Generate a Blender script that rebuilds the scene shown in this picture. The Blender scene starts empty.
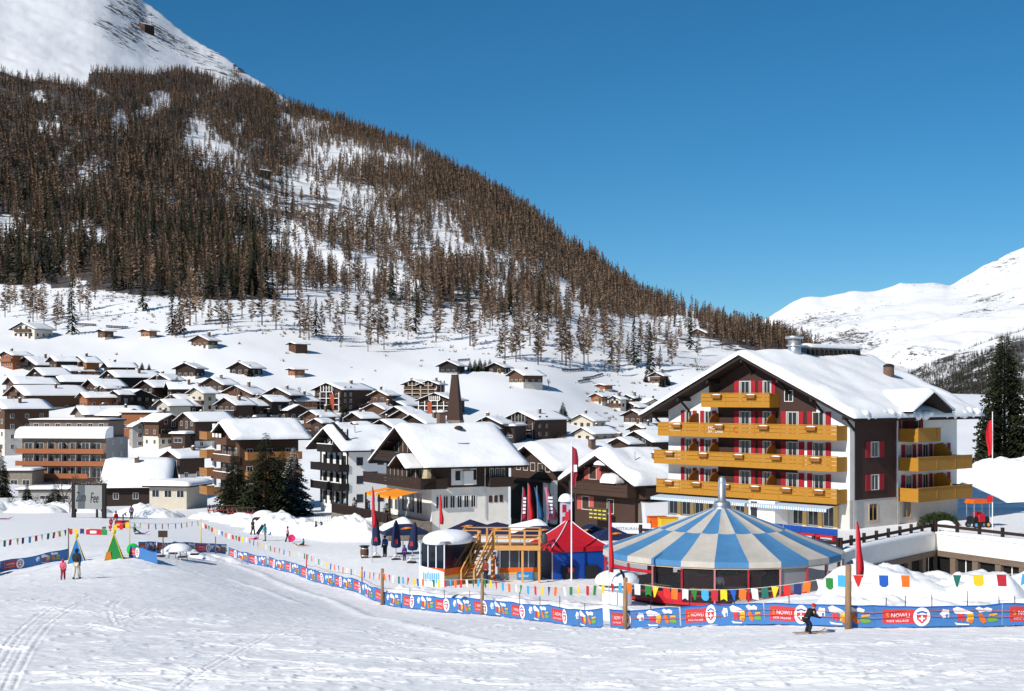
import bpy, math, random
import numpy as np
from mathutils import Vector, Matrix
from math import sin, cos, tan, pi, radians, sqrt, atan2
random.seed(7)
sc = bpy.context.scene
COL = sc.collection
F, CX, HY = 1400.0, 512.0, 396.0          # focal length in pixels, principal column, eye-level row

def P(px, py, D):                          # a point of the place seen in direction (px, py) at depth D
    return Vector(((px-CX)/F*D, D, (HY-py)/F*D))

# ------------------------------------------------------------------ objects
def tag(o, label=None, cat=None, group=None, kind=None):
    if label: o['label'] = label
    if cat: o['category'] = cat
    if group: o['group'] = group
    if kind: o['kind'] = kind
    return o
def thing(name, label, cat, loc=(0, 0, 0), rz=0.0, group=None):
    o = bpy.data.objects.new(name, None); COL.objects.link(o)
    o.location = loc; o.rotation_euler = (0, 0, rz); o.empty_display_size = .3
    return tag(o, label, cat, group)
def link(name, me, parent=None, loc=None, rz=None):
    o = bpy.data.objects.new(name, me); COL.objects.link(o)
    if parent: o.parent = parent
    if loc is not None: o.location = loc
    if rz is not None: o.rotation_euler = (0, 0, rz)
    return o
class MB:
    def __init__(s): s.v = []; s.f = []; s.m = []
    def add(s, vs, fs, mi=0):
        n = len(s.v); s.v += [tuple(p) for p in vs]
        for f in fs: s.f.append([n+i for i in f]); s.m.append(mi)
        return s
    def box(s, x0, y0, z0, x1, y1, z1, mi=0):
        return s.add([(x0,y0,z0),(x1,y0,z0),(x1,y1,z0),(x0,y1,z0),(x0,y0,z1),(x1,y0,z1),(x1,y1,z1),(x0,y1,z1)],
              [(0,3,2,1),(4,5,6,7),(0,1,5,4),(1,2,6,5),(2,3,7,6),(3,0,4,7)], mi)
    def bevbox(s, x0, y0, z0, x1, y1, z1, b=.03, mi=0):   # box with chamfered upright and top edges
        vs = []
        for z, k in ((z0, 0), (z1-b, 0), (z1, b)):
            a0, b0, a1, b1 = x0+k, y0+k, x1-k, y1-k
            vs += [(a0+b,b0,z),(a1-b,b0,z),(a1,b0+b,z),(a1,b1-b,z),(a1-b,b1,z),(a0+b,b1,z),(a0,b1-b,z),(a0,b0+b,z)]
        fs = [tuple(range(7,-1,-1)), tuple(range(16,24))]
        for r in (0, 8):
            for i in range(8): fs.append((r+i, r+(i+1)%8, r+8+(i+1)%8, r+8+i))
        return s.add(vs, fs, mi)
    def tube(s, p, q, r0, r1=None, n=6, mi=0, cap=True):
        p = Vector(p); q = Vector(q); r1 = r0 if r1 is None else r1
        d = (q-p)
        if d.length < 1e-6: return s
        d.normalize(); a = d.orthogonal().normalized(); b = d.cross(a)
        vs = []
        for c, r in ((p, r0), (q, r1)):
            for i in range(n):
                t = 2*pi*i/n; vs.append(c + a*(r*cos(t)) + b*(r*sin(t)))
        fs = [(i, (i+1)%n, n+(i+1)%n, n+i) for i in range(n)]
        if cap: fs += [tuple(range(n-1,-1,-1)), tuple(range(n, 2*n))]
        return s.add(vs, fs, mi)
    def path(s, pts, r, n=5, mi=0):
        for a, b in zip(pts[:-1], pts[1:]): s.tube(a, b, r, r, n, mi)
        return s
    def beam(s, p, q, w, h, mi=0):          # square bar from p to q
        p = Vector(p); q = Vector(q); d = (q-p).normalized()
        up = Vector((0,0,1)) if abs(d.z) < .95 else Vector((0,1,0))
        a = d.cross(up).normalized()*(w/2); b = a.cross(d).normalized()*(h/2)
        vs = [c+i*a+j*b for c in (p, q) for i, j in ((-1,-1),(1,-1),(1,1),(-1,1))]
        return s.add(vs, [(0,1,2,3),(7,6,5,4),(0,4,5,1),(1,5,6,2),(2,6,7,3),(3,7,4,0)], mi)
    def lathe(s, prof, n=24, c=(0,0), mi=0, mats=None, a0=0.0):
        vs = [(c[0]+r*cos(a0+2*pi*i/n), c[1]+r*sin(a0+2*pi*i/n), z) for r, z in prof for i in range(n)]
        base = len(s.v); s.v += vs
        for k in range(len(prof)-1):
            for i in range(n):
                j = (i+1) % n
                s.f.append([base+k*n+i, base+k*n+j, base+(k+1)*n+j, base+(k+1)*n+i]); s.m.append(mats(k, i) if mats else mi)
        return s
    def prism(s, pts, y0, y1, mi=0):        # polygon in x,z pushed along y
        n = len(pts); vs = [(x, y0, z) for x, z in pts] + [(x, y1, z) for x, z in pts]
        fs = [tuple(range(n)), tuple(range(2*n-1, n-1, -1))] + [(i, n+i, n+(i+1)%n, (i+1)%n) for i in range(n)]
        return s.add(vs, fs, mi)
    def ell(s, c, r, n=10, m=6, mi=0, z0=-1.0):    # ellipsoid, cut below z0
        prof = [(cos(t), sin(t)) for t in np.linspace(math.asin(max(-1, z0)), pi/2, m+1)]
        vs = [(c[0]+r[0]*a*cos(2*pi*i/n), c[1]+r[1]*a*sin(2*pi*i/n), c[2]+r[2]*b) for a, b in prof for i in range(n)]
        return s.add(vs, [(k*n+i, k*n+(i+1)%n, (k+1)*n+(i+1)%n, (k+1)*n+i) for k in range(m) for i in range(n)], mi)
    def mesh(s, name, mats, smooth=False):
        me = bpy.data.meshes.new(name); me.from_pydata(s.v, [], s.f)
        for m in (mats if isinstance(mats, (list, tuple)) else [mats]): me.materials.append(m)
        if len(me.materials) > 1: me.polygons.foreach_set('material_index', s.m)
        if smooth: me.polygons.foreach_set('use_smooth', [True]*len(me.polygons))
        me.update(); return me
    def build(s, name, mats, parent=None, smooth=False, loc=None, rz=None):
        return link(name, s.mesh(name, mats, smooth), parent, loc, rz)
def npmesh(name, V, T, mats, mi=None, smooth=False, attr=None):
    me = bpy.data.meshes.new(name); n = len(T); k = T.shape[1]
    me.vertices.add(len(V)); me.vertices.foreach_set('co', V.astype(np.float32).ravel())
    me.loops.add(n*k); me.loops.foreach_set('vertex_index', T.astype(np.int32).ravel())
    me.polygons.add(n); me.polygons.foreach_set('loop_start', np.arange(0, n*k, k, dtype=np.int32))
    for m in mats: me.materials.append(m)
    if mi is not None: me.polygons.foreach_set('material_index', mi.astype(np.int32))
    if smooth: me.polygons.foreach_set('use_smooth', np.ones(n, dtype=bool))
    if attr is not None:
        for an, av in attr.items():
            a = me.attributes.new(an, 'FLOAT', 'POINT'); a.data.foreach_set('value', av.astype(np.float32))
    me.update(); me.validate(); return me

# ------------------------------------------------------------------ materials
def L(*c):
    return tuple((x/255/12.92 if x/255 <= .04045 else ((x/255+.055)/1.055)**2.4) for x in c)
def LS(*c): return tuple(v*.8 for v in L(*c))
_M = {}
def M(name, col, rough=.75, var=.18, scale=3.0, bump=0.0, metal=0.0, spec=.35, stretch=(1,1,1), rnd=0.0):
    if name in _M: return _M[name]
    m = bpy.data.materials.new(name); m.use_nodes = True; nt = m.node_tree; N = nt.nodes; K = nt.links.new
    b = N['Principled BSDF']; b.inputs['Roughness'].default_value = rough; b.inputs['Metallic'].default_value = metal
    b.inputs['Specular IOR Level'].default_value = spec
    tc = N.new('ShaderNodeTexCoord'); mp = N.new('ShaderNodeMapping'); mp.inputs['Scale'].default_value = stretch
    K(tc.outputs['Object'], mp.inputs['Vector'])
    nz = N.new('ShaderNodeTexNoise'); nz.inputs['Scale'].default_value = scale; nz.inputs['Detail'].default_value = 6; nz.inputs['Roughness'].default_value = .65
    K(mp.outputs[0], nz.inputs['Vector'])
    mr = N.new('ShaderNodeMapRange'); mr.inputs[1].default_value = .3; mr.inputs[2].default_value = .7
    mr.inputs[3].default_value = 1-var; mr.inputs[4].default_value = 1+var
    K(nz.outputs['Fac'], mr.inputs[0])
    hs = N.new('ShaderNodeHueSaturation'); hs.inputs['Color'].default_value = (*col, 1)
    val = mr.outputs[0]
    if rnd:
        oi = N.new('ShaderNodeObjectInfo'); r2 = N.new('ShaderNodeMapRange'); r2.inputs[3].default_value = 1-rnd; r2.inputs[4].default_value = 1+rnd
        K(oi.outputs['Random'], r2.inputs[0]); mu = N.new('ShaderNodeMath'); mu.operation = 'MULTIPLY'
        K(val, mu.inputs[0]); K(r2.outputs[0], mu.inputs[1]); val = mu.outputs[0]
    K(val, hs.inputs['Value']); K(hs.outputs[0], b.inputs['Base Color'])
    if bump:
        bp = N.new('ShaderNodeBump'); bp.inputs['Strength'].default_value = bump; bp.inputs['Distance'].default_value = .03
        K(nz.outputs['Fac'], bp.inputs['Height']); K(bp.outputs[0], b.inputs['Normal'])
    _M[name] = m; return m
def wood(name, rgb, var=.3, vertical=False, rnd=.0):
    return M(name, L(*rgb), .8, var, 5, .3, stretch=(3, 3, .35) if vertical else (.35, .35, 6), rnd=rnd)
SNOWC = (.92, .92, .925)
def snow_mat(name, scale=1.2, bump=.25, dirt=0.0):
    m = bpy.data.materials.new(name); m.use_nodes = True; nt = m.node_tree; N = nt.nodes; K = nt.links.new
    b = N['Principled BSDF']; b.inputs['Roughness'].default_value = .6; b.inputs['Specular IOR Level'].default_value = .25
    tc = N.new('ShaderNodeTexCoord')
    nz = N.new('ShaderNodeTexNoise'); nz.inputs['Scale'].default_value = scale; nz.inputs['Detail'].default_value = 8; nz.inputs['Roughness'].default_value = .6
    K(tc.outputs['Object'], nz.inputs['Vector'])
    cr = N.new('ShaderNodeValToRGB'); cr.color_ramp.elements[0].position = .3; cr.color_ramp.elements[1].position = .7
    cr.color_ramp.elements[0].color = (.87-dirt, .874-dirt, .88-dirt, 1); cr.color_ramp.elements[1].color = (*SNOWC, 1)
    K(nz.outputs['Fac'], cr.inputs[0]); K(cr.outputs[0], b.inputs['Base Color'])
    bp = N.new('ShaderNodeBump'); bp.inputs['Strength'].default_value = bump; bp.inputs['Distance'].default_value = .12
    K(nz.outputs['Fac'], bp.inputs['Height']); K(bp.outputs[0], b.inputs['Normal'])
    return m
SNOW = snow_mat('snow', 1.5, .42); SNOWP = snow_mat('ploughed_snow', 2.5, .6, .03)
GLASS = M('window_glass', L(34, 38, 44), .12, .3, .8, spec=.6)
WHITE = M('white_paint', (.78, .76, .72), .6, .06); METAL = M('galvanised_metal', (.55, .56, .58), .35, .1, metal=.8)
DARKW = wood('dark_wood', (46, 33, 27)); BROWNW = wood('brown_wood', (86, 60, 44)); ORANGEW = wood('orange_wood', (142, 88, 54)); BLACKW = wood('black_wood', (30, 25, 24))
MIDW = wood('mid_wood', (64, 46, 37)); FENCEW = wood('grey_wood', (110, 92, 78), vertical=True)
ROOFD = wood('roof_boards', (44, 33, 28)); STONE = M('grey_stone', L(128, 118, 106), .9, .35, 2.5, .5); PALEW = M('pale_render', L(205, 198, 186), .85, .08, 1.2)
GREYW = M('grey_render', L(150, 147, 144), .85, .1, 1.2); CREAM = M('cream_render', L(186, 178, 162), .85, .08, 1.2); CHIMM = M('chimney_brick', L(104, 82, 68), .9, .3, 8, .3)

# ------------------------------------------------------------------ noise and the lie of the land
def _h(ix, iy, s):
    n = (ix.astype(np.int64)*374761393 + iy.astype(np.int64)*668265263 + s*982451653) & 0x7fffffff
    n = ((n ^ (n >> 13)) * 1274126177) & 0x7fffffff
    return ((n ^ (n >> 16)) & 0xffff) / 65535.0
def vnoise(x, y, s=0):
    x = np.asarray(x, float); y = np.asarray(y, float)
    ix = np.floor(x); iy = np.floor(y); fx = x-ix; fy = y-iy
    fx = fx*fx*(3-2*fx); fy = fy*fy*(3-2*fy)
    a = _h(ix, iy, s); b = _h(ix+1, iy, s); c = _h(ix, iy+1, s); d = _h(ix+1, iy+1, s)
    return (a+(b-a)*fx)*(1-fy) + (c+(d-c)*fx)*fy - .5
def fbm(x, y, oct=5, s=0, gain=.5):
    r = 0; a = 1.0
    for k in range(oct):
        r = r + a*vnoise(x*2**k+17.3*k, y*2**k+9.1*k, s+k); a *= gain
    return r
CTRL = [(-150,20,858),(400,20,858),(1150,20,858),(-150,36,690),(300,36,692),(700,36,692),(1150,36,692),(808,47,636),
 (848,51,628),(1024,50,627),(1200,50,627),(625,58,628),(482,73,615),(382,84,603),(700,84,612),(75,82,580),(-150,82,582),
 (0,96,573),(-150,96,575),(135,95,561),(307,100,578),(370,112,558),(260,112,566),(722,94,590),(600,94,588),(842,94,588),(950,80,608),(1150,80,608),(850,100,600),(940,113,586),(1024,101,602),(1150,101,602),
 (215,118,555),(500,118,553),(650,118,553),(1000,128,560),(1200,128,560),(316,152,538),(440,150,540),(615,150,540),(760,140,540),(900,140,545),
 (110,175,519),(0,170,519),(-150,170,519),(240,215,510),(345,205,512),(500,215,508),(750,215,505),(1000,200,510),
 (0,300,491),(-150,300,491),(200,300,488),(400,300,470),(600,300,468),(800,300,470),(1100,300,470),(70,330,484),
 (0,365,452),(200,365,452),(-150,365,452),(400,365,447),(600,365,452),(800,360,455),(1100,360,450),
 (0,420,412),(-150,420,412),(200,420,417),(330,425,424),(455,420,427),(530,410,438),(600,420,437),(800,420,430),(1100,420,425),
 (0,470,376),(-150,470,374),(200,470,386),(330,470,402),(415,470,402),(500,470,402),(620,490,418),(800,470,412),
 (0,525,341),(-150,525,340),(200,520,350),(300,515,362),(370,520,369),(440,520,374),(520,505,385),(620,540,404),(800,520,402),(1100,520,410),
 (0,600,312),(-150,600,310),(200,600,316),(350,600,336),(450,600,346),(550,590,356),(650,600,380),(800,600,392),(1100,600,402),
 (0,660,294),(-150,660,292),(200,660,298),(350,660,318),(450,660,328),(550,660,336),(650,660,358),(760,660,371),(900,660,390),(1100,660,400)]
def _q(px, D): return np.stack([np.asarray(px, float)/260.0, np.log(np.asarray(D, float))*2.2], -1)
_C = _q([c[0] for c in CTRL], [c[1] for c in CTRL]); _Y = np.array([c[2] for c in CTRL], float)
def _U(r2): return .5*r2*np.log(r2+1e-9)
def _fit():
    n = len(_C); K = _U(((_C[:,None]-_C[None])**2).sum(-1)) + np.eye(n)*.0015
    Pm = np.c_[np.ones(n), _C]; A = np.zeros((n+3, n+3)); A[:n,:n] = K; A[:n,n:] = Pm; A[n:,:n] = Pm.T
    return np.linalg.solve(A, np.r_[_Y, 0, 0, 0])
_Wt = _fit()
def tps_y(px, D):
    q = _q(np.clip(px, -150, 1180), np.clip(D, 20, 660)); sh = q.shape[:-1]; q = q.reshape(-1, 2)
    out = np.empty(len(q))
    for i in range(0, len(q), 40000):
        b = q[i:i+40000]; out[i:i+40000] = _U(((b[:,None]-_C[None])**2).sum(-1)) @ _Wt[:-3] + np.c_[np.ones(len(b)), b] @ _Wt[-3:]
    return out.reshape(sh)
def smooth_interp(x, xs, ys, w=12.0):      # ridge lines without kinks
    x = np.asarray(x, float); return sum(np.interp(x+o*w, xs, ys)*k for o, k in ((-1, .16), (-.5, .22), (0, .24), (.5, .22), (1, .16)))
RPX = [-500, -150, 0, 100, 150, 200, 240, 272, 300, 340, 400, 430, 485, 530, 573, 604, 648, 677, 706, 736, 760, 783, 800, 818, 850, 1000, 1300]
RYS = [-330, -200, -95, -42, 3, 43, 65, 91, 105, 121, 143, 157, 183, 213, 250, 268, 297, 306, 315, 326, 332, 340, 346, 357, 374, 425, 440]
RDR = [3600, 3600, 3500, 3300, 3200, 3050, 2900, 2800, 2700, 2520, 2300, 2200, 2040, 1900, 1730, 1620, 1470, 1380, 1290, 1210, 1150, 1110, 1080, 1050, 1000, 900, 900]
D0 = 645.0
def ground(X, Y, detail=True):             # height of the land at world X, Y
    X = np.asarray(X, float); Y = np.asarray(Y, float); D = np.maximum(Y, 1.0); px = CX + X/D*F
    pc = np.clip(px, -500, 1300)
    y = tps_y(px, D); z = (HY-y)/F*np.clip(D, 20, 660)
    z = np.where(D < 20, -6.6+(20-D)*.06, z)
    ys = smooth_interp(pc, RPX, RYS); dr = smooth_interp(pc, RPX, RDR)
    y0 = tps_y(px, np.full_like(D, D0)); t = np.clip((np.log(D)-math.log(D0))/(np.log(dr)-math.log(D0)), 0, None); ys = ys + 3.5*fbm(pc/30, pc*0, 4, 12)*np.minimum(t, 1)**7
    ym = y0+(ys-y0)*np.minimum(t, 1)**1.02
    zm = (HY-ym)/F*np.minimum(D, dr) - np.maximum(D-dr, 0)*.55
    k = np.clip((D-600)/45, 0, 1); z = z*(1-k)+zm*k if np.any(D > 600) else z
    if detail:
        a = np.clip((D-560)/500, 0, 1)*np.clip(.25+np.abs(1-t)*1.5, 0, 1)
        z = z + a*(14*fbm(X/150, Y/150, 4, 3) + 5*np.abs(fbm(X/45, Y/45, 4, 9)))
        c = np.clip((D-190)/200, 0, 1)*(1-np.clip((D-560)/100, 0, 1)); z = z + c*1.2*fbm(X/25, Y/25, 3, 5)
        nr_ = np.clip((150-D)/40, 0, 1)*np.clip((D-25)/10, 0, 1)
        z = z + nr_*(.05*fbm(X/2.2, Y/2.2, 4, 21) + .036*fbm(X/.5, Y/.32, 3, 31) + .20*np.clip(fbm(X/.36, Y/.30, 3, 33)-.27, 0, 1)*(.4+1.2*np.clip(fbm(X/4, Y/5, 2, 35)+.2, 0, 1)) + .25*fbm(X/9, Y/9, 2, 41)*np.clip((D-30)/20, 0, 1))
    return z
def gz(x, y): return float(ground(np.array([x]), np.array([y]))[0])
def at(px, D, dz=0.0):                     # a spot on the ground at depth D
    x = (px-CX)/F*D; return Vector((x, D, gz(x, D)+dz))
def hit(px, py, lo=30.0, hi=1500.0):        # the ground seen along a direction
    Ds = np.exp(np.linspace(math.log(lo), math.log(hi), 500)); X = (px-CX)/F*Ds; z = ground(X, Ds)
    yy = HY-F*z/Ds; i = int(np.argmax(yy <= py)); D = Ds[i]
    return Vector(((px-CX)/F*D, D, float(z[i])))

# ------------------------------------------------------------------ camera, sun, sky
cd = bpy.data.cameras.new('camera'); cam = bpy.data.objects.new('camera', cd); COL.objects.link(cam)
cam.rotation_euler = (radians(90), 0, 0); cd.sensor_width = 36; cd.lens = 36*F/1024; cd.shift_y = (HY-345.5)/1024
cd.clip_start = .5; cd.clip_end = 30000; sc.camera = cam
SUN_AZ = radians(222); SUN_EL = radians(33)      # azimuth measured clockwise from +Y (north)
sd = Vector((sin(SUN_AZ)*cos(SUN_EL), cos(SUN_AZ)*cos(SUN_EL), sin(SUN_EL)))
sl = bpy.data.lights.new('sun', 'SUN'); sl.energy = 4.0; sl.angle = radians(.5); sl.color = (1, .955, .89)
so = bpy.data.objects.new('sun', sl); COL.objects.link(so); so.rotation_euler = (-sd).to_track_quat('-Z', 'Y').to_euler(); so.location = sd*200
w = bpy.data.worlds.new('World'); sc.world = w; w.use_nodes = True; nt = w.node_tree
sk = nt.nodes.new('ShaderNodeTexSky'); sk.sky_type = 'NISHITA'; sk.sun_disc = False; sk.sun_elevation = SUN_EL; sk.sun_rotation = SUN_AZ
sk.altitude = 2500; sk.air_density = 1.0; sk.dust_density = 0.0; sk.ozone_density = 7.0
hs_ = nt.nodes.new('ShaderNodeHueSaturation'); hs_.inputs['Saturation'].default_value = 1.17; hs_.inputs['Hue'].default_value = .487; nt.links.new(sk.outputs[0], hs_.inputs['Color'])
bg = nt.nodes['Background']; bg.inputs['Strength'].default_value = .068; nt.links.new(hs_.outputs[0], bg.inputs['Color'])
sc.view_settings.view_transform = 'Standard'; sc.view_settings.look = 'None'; sc.view_settings.exposure = .35; sc.view_settings.gamma = 1
# ------------------------------------------------------------------ the land as one sheet
def land_mat():
    m = bpy.data.materials.new('snow_land'); m.use_nodes = True; nt = m.node_tree; N = nt.nodes; K = nt.links.new
    b = N['Principled BSDF']; b.inputs['Roughness'].default_value = .6; b.inputs['Specular IOR Level'].default_value = .25
    g = N.new('ShaderNodeNewGeometry')
    def noise(scale, det=6, rough=.6, st=None):
        n = N.new('ShaderNodeTexNoise'); n.inputs['Scale'].default_value = scale; n.inputs['Detail'].default_value = det; n.inputs['Roughness'].default_value = rough
        if st:
            mp = N.new('ShaderNodeMapping'); mp.inputs['Scale'].default_value = st; K(g.outputs['Position'], mp.inputs['Vector']); K(mp.outputs[0], n.inputs['Vector'])
        else: K(g.outputs['Position'], n.inputs['Vector'])
        return n.outputs['Fac']
    def math_(op, a, c):
        n = N.new('ShaderNodeMath'); n.operation = op
        for i, v in enumerate((a, c)):
            if isinstance(v, (int, float)): n.inputs[i].default_value = v
            else: K(v, n.inputs[i])
        return n.outputs[0]
    fine = noise(1.6, 8, .65); cr = N.new('ShaderNodeValToRGB'); cr.color_ramp.elements[0].position = .3; cr.color_ramp.elements[1].position = .65
    cr.color_ramp.elements[0].color = (.87, .874, .88, 1); cr.color_ramp.elements[1].color = (*SNOWC, 1); K(fine, cr.inputs[0])
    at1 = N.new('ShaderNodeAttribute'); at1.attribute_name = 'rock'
    rn = math_('ADD', math_('MULTIPLY', noise(.03, 9, .7, (1, 1, 2.2)), .6), math_('MULTIPLY', noise(.11, 9, .72, (1, 1, 1.8)), .5)); th = math_('ADD', math_('MULTIPLY', at1.outputs['Fac'], .62), rn)
    st = N.new('ShaderNodeMapRange'); st.inputs[1].default_value = .845; st.inputs[2].default_value = .875; K(th, st.inputs[0])
    rc = N.new('ShaderNodeValToRGB'); rc.color_ramp.elements[0].color = (*L(54, 54, 58), 1); rc.color_ramp.elements[1].color = (*L(112, 106, 102), 1)
    K(noise(.2, 6, .7), rc.inputs[0])
    mx = N.new('ShaderNodeMix'); mx.data_type = 'RGBA'; K(st.outputs[0], mx.inputs['Factor']); K(cr.outputs[0], mx.inputs['A']); K(rc.outputs[0], mx.inputs['B'])
    dk = N.new('ShaderNodeMix'); dk.data_type = 'RGBA'; dk.inputs['B'].default_value = (.60, .60, .62, 1); K(math_('MULTIPLY', at1.outputs['Fac'], .4), dk.inputs['Factor']); K(cr.outputs[0], dk.inputs['A']); K(dk.outputs['Result'], mx.inputs['A'])  # greys snow as rock rises, holding down sunlit mountain brightness in the colour
    K(mx.outputs['Result'], b.inputs['Base Color'])
    bp = N.new('ShaderNodeBump'); bp.inputs['Strength'].default_value = .4; bp.inputs['Distance'].default_value = .09; K(noise(3.5, 9, .7, (.6, 1.5, 1)), bp.inputs['Height'])
    b2 = N.new('ShaderNodeBump'); b2.inputs['Strength'].default_value = .8; b2.inputs['Distance'].default_value = 2.5; K(noise(.09, 8, .65), b2.inputs['Height'])
    # broad relief counts only on the mountain (attribute rock > 0)
    K(math_('MINIMUM', math_('MULTIPLY', at1.outputs['Fac'], 1.2), .8), b2.inputs['Strength'])
    b3 = N.new('ShaderNodeBump'); b3.inputs['Strength'].default_value = .45; b3.inputs['Distance'].default_value = .04; K(noise(9, 6, .7, (.7, 1.3, 1)), b3.inputs['Height']); K(bp.outputs[0], b3.inputs['Normal']); K(b3.outputs[0], b2.inputs['Normal']); K(b2.outputs[0], b.inputs['Normal'])
    return m
LAND = land_mat()
def seglist(a, b, step): return list(np.arange(a, b, step))
pxs = np.array(list(np.linspace(-900, -110, 45)) + seglist(-100, 1124, 2.0) + list(np.linspace(1130, 1900, 45)))
Ds = np.array(list(np.linspace(2, 32, 14)) + seglist(33, 62, .11) + seglist(62, 90, .22) + seglist(90, 135, .5) + list(np.exp(np.linspace(math.log(135), math.log(650), 120))) + list(np.exp(np.linspace(math.log(655), math.log(4200), 210))))
PX, DD = np.meshgrid(pxs, Ds); XX = (PX-CX)/F*DD; YY = DD
ZZ = ground(XX, YY)
def groove(pts, w=.036, dep=.026, gap=0.0, lift=.012):
    pts = np.array(pts, float); d = np.full(XX.shape, 9.0)
    x0, y0 = pts.min(0)-1; x1, y1 = pts.max(0)+1
    sel = (XX > x0) & (XX < x1) & (YY > y0) & (YY < y1)
    qx, qy = XX[sel], YY[sel]; dm = np.full(qx.shape, 9.0)
    for (ax, ay), (bx, by) in zip(pts[:-1], pts[1:]):
        ux, uy = bx-ax, by-ay; l2 = ux*ux+uy*uy+1e-9; t = np.clip(((qx-ax)*ux+(qy-ay)*uy)/l2, 0, 1)
        dm = np.minimum(dm, np.hypot(qx-ax-t*ux, qy-ay-t*uy))
    e = np.abs(dm-gap); ZZ[sel] += -dep*np.exp(-(e/w)**2) + lift*np.exp(-((e-2.2*w)/w)**2)*(dm < 2)
def curve(px_py, n=24):                    # smooth a handful of spots on the snow into a track
    p = np.array([list(hit(a, b)[:2]) for a, b in px_py]); t = np.linspace(0, len(p)-1, n); o = []
    for u in t:
        i = min(int(u), len(p)-2); f = u-i; p0 = p[max(i-1, 0)]; p1 = p[i]; p2 = p[i+1]; p3 = p[min(i+2, len(p)-1)]
        o.append(.5*((2*p1)+(-p0+p2)*f+(2*p0-5*p1+4*p2-p3)*f*f+(-p0+3*p1-3*p2+p3)*f**3))
    return o
for tr in [[(-5,668),(22,632),(52,608),(110,588),(170,577)], [(8,690),(30,648),(60,616),(105,596),(150,588)], [(118,626),(112,608),(124,598),(138,600)],
           [(0,606),(120,607),(260,616),(420,640),(620,662)], [(60,660),(200,652),(380,662),(600,684)], [(300,610),(420,632),(560,652),(760,664),(1020,668)],
           [(520,690),(640,662),(800,648),(1000,640)], [(420,640),(640,646),(820,640)], [(640,688),(820,676),(1022,682)], [(0,640),(90,628),(180,600),(230,588)],
           [(700,650),(840,643),(1020,648)], [(560,672),(720,668),(900,690)], [(20,600),(90,596),(180,583)], [(180,690),(260,640),(330,624),(480,655)]]:
    groove(curve(tr), gap=.13)
groove(curve([(226,563),(262,576),(300,592),(340,606),(382,620),(470,640),(560,652)], 50), .45, -.11, 0, 0); groove(curve([(150,570),(190,574),(230,580),(300,604)], 30), .35, -.08, 0, 0)
rng = np.random.default_rng(15)
for k in range(60):                        # the many fine marks of skis sliding across the piste
    x, y = rng.uniform(-40, 1000), rng.uniform(592, 690)
    if y < 636 and x > 330: y = rng.uniform(640, 690)
    ln = rng.uniform(90, 420); sl_ = rng.normal(.02, .05); bow = rng.normal(0, 5)
    p_ = [(x+ln*t, min(693, max(588, y+sl_*ln*t+bow*sin(pi*t)))) for t in (0, .33, .66, 1)]
    groove(curve(p_, 14), rng.uniform(.03, .05), rng.uniform(.008, .02), rng.choice((0, .11)), .01)
rng = np.random.default_rng(5)
for k in range(190):                        # short scrapes and loose ridges left by skiers
    x, y = rng.uniform(0, 1024), rng.uniform(596, 688)
    if y < 640 and x > 330: continue
    h0 = hit(x, y); a = rng.normal(0, .35); l = rng.uniform(.3, 2.6)
    c = [(h0.x-cos(a)*l, h0.y-sin(a)*l), (h0.x, h0.y+rng.normal(0, .25)), (h0.x+cos(a)*l, h0.y+sin(a)*l)]
    groove(c, rng.uniform(.05, .12), rng.uniform(.03, .085), 0, .04)
# rocks: attribute says how readily bare rock breaks through
def bump_at(px, y, c, r): return np.exp(-(((px-c[0])/r[0])**2+((y-c[1])/r[1])**2))
YS = HY-F*ZZ/np.maximum(DD, 1)
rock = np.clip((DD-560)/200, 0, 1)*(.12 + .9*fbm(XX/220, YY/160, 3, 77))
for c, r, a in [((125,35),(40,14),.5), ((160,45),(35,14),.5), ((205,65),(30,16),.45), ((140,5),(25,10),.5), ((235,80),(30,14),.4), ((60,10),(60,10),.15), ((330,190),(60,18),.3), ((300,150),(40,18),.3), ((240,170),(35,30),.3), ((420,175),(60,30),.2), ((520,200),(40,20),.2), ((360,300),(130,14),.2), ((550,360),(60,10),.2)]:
    rock += .62*a*bump_at(PX, YS, c, r)*(.6+1.6*np.clip(fbm(XX/60, YY/110, 3, 51)+.3, 0, 1))*np.clip((DD-520)/80, 0, 1)
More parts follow.
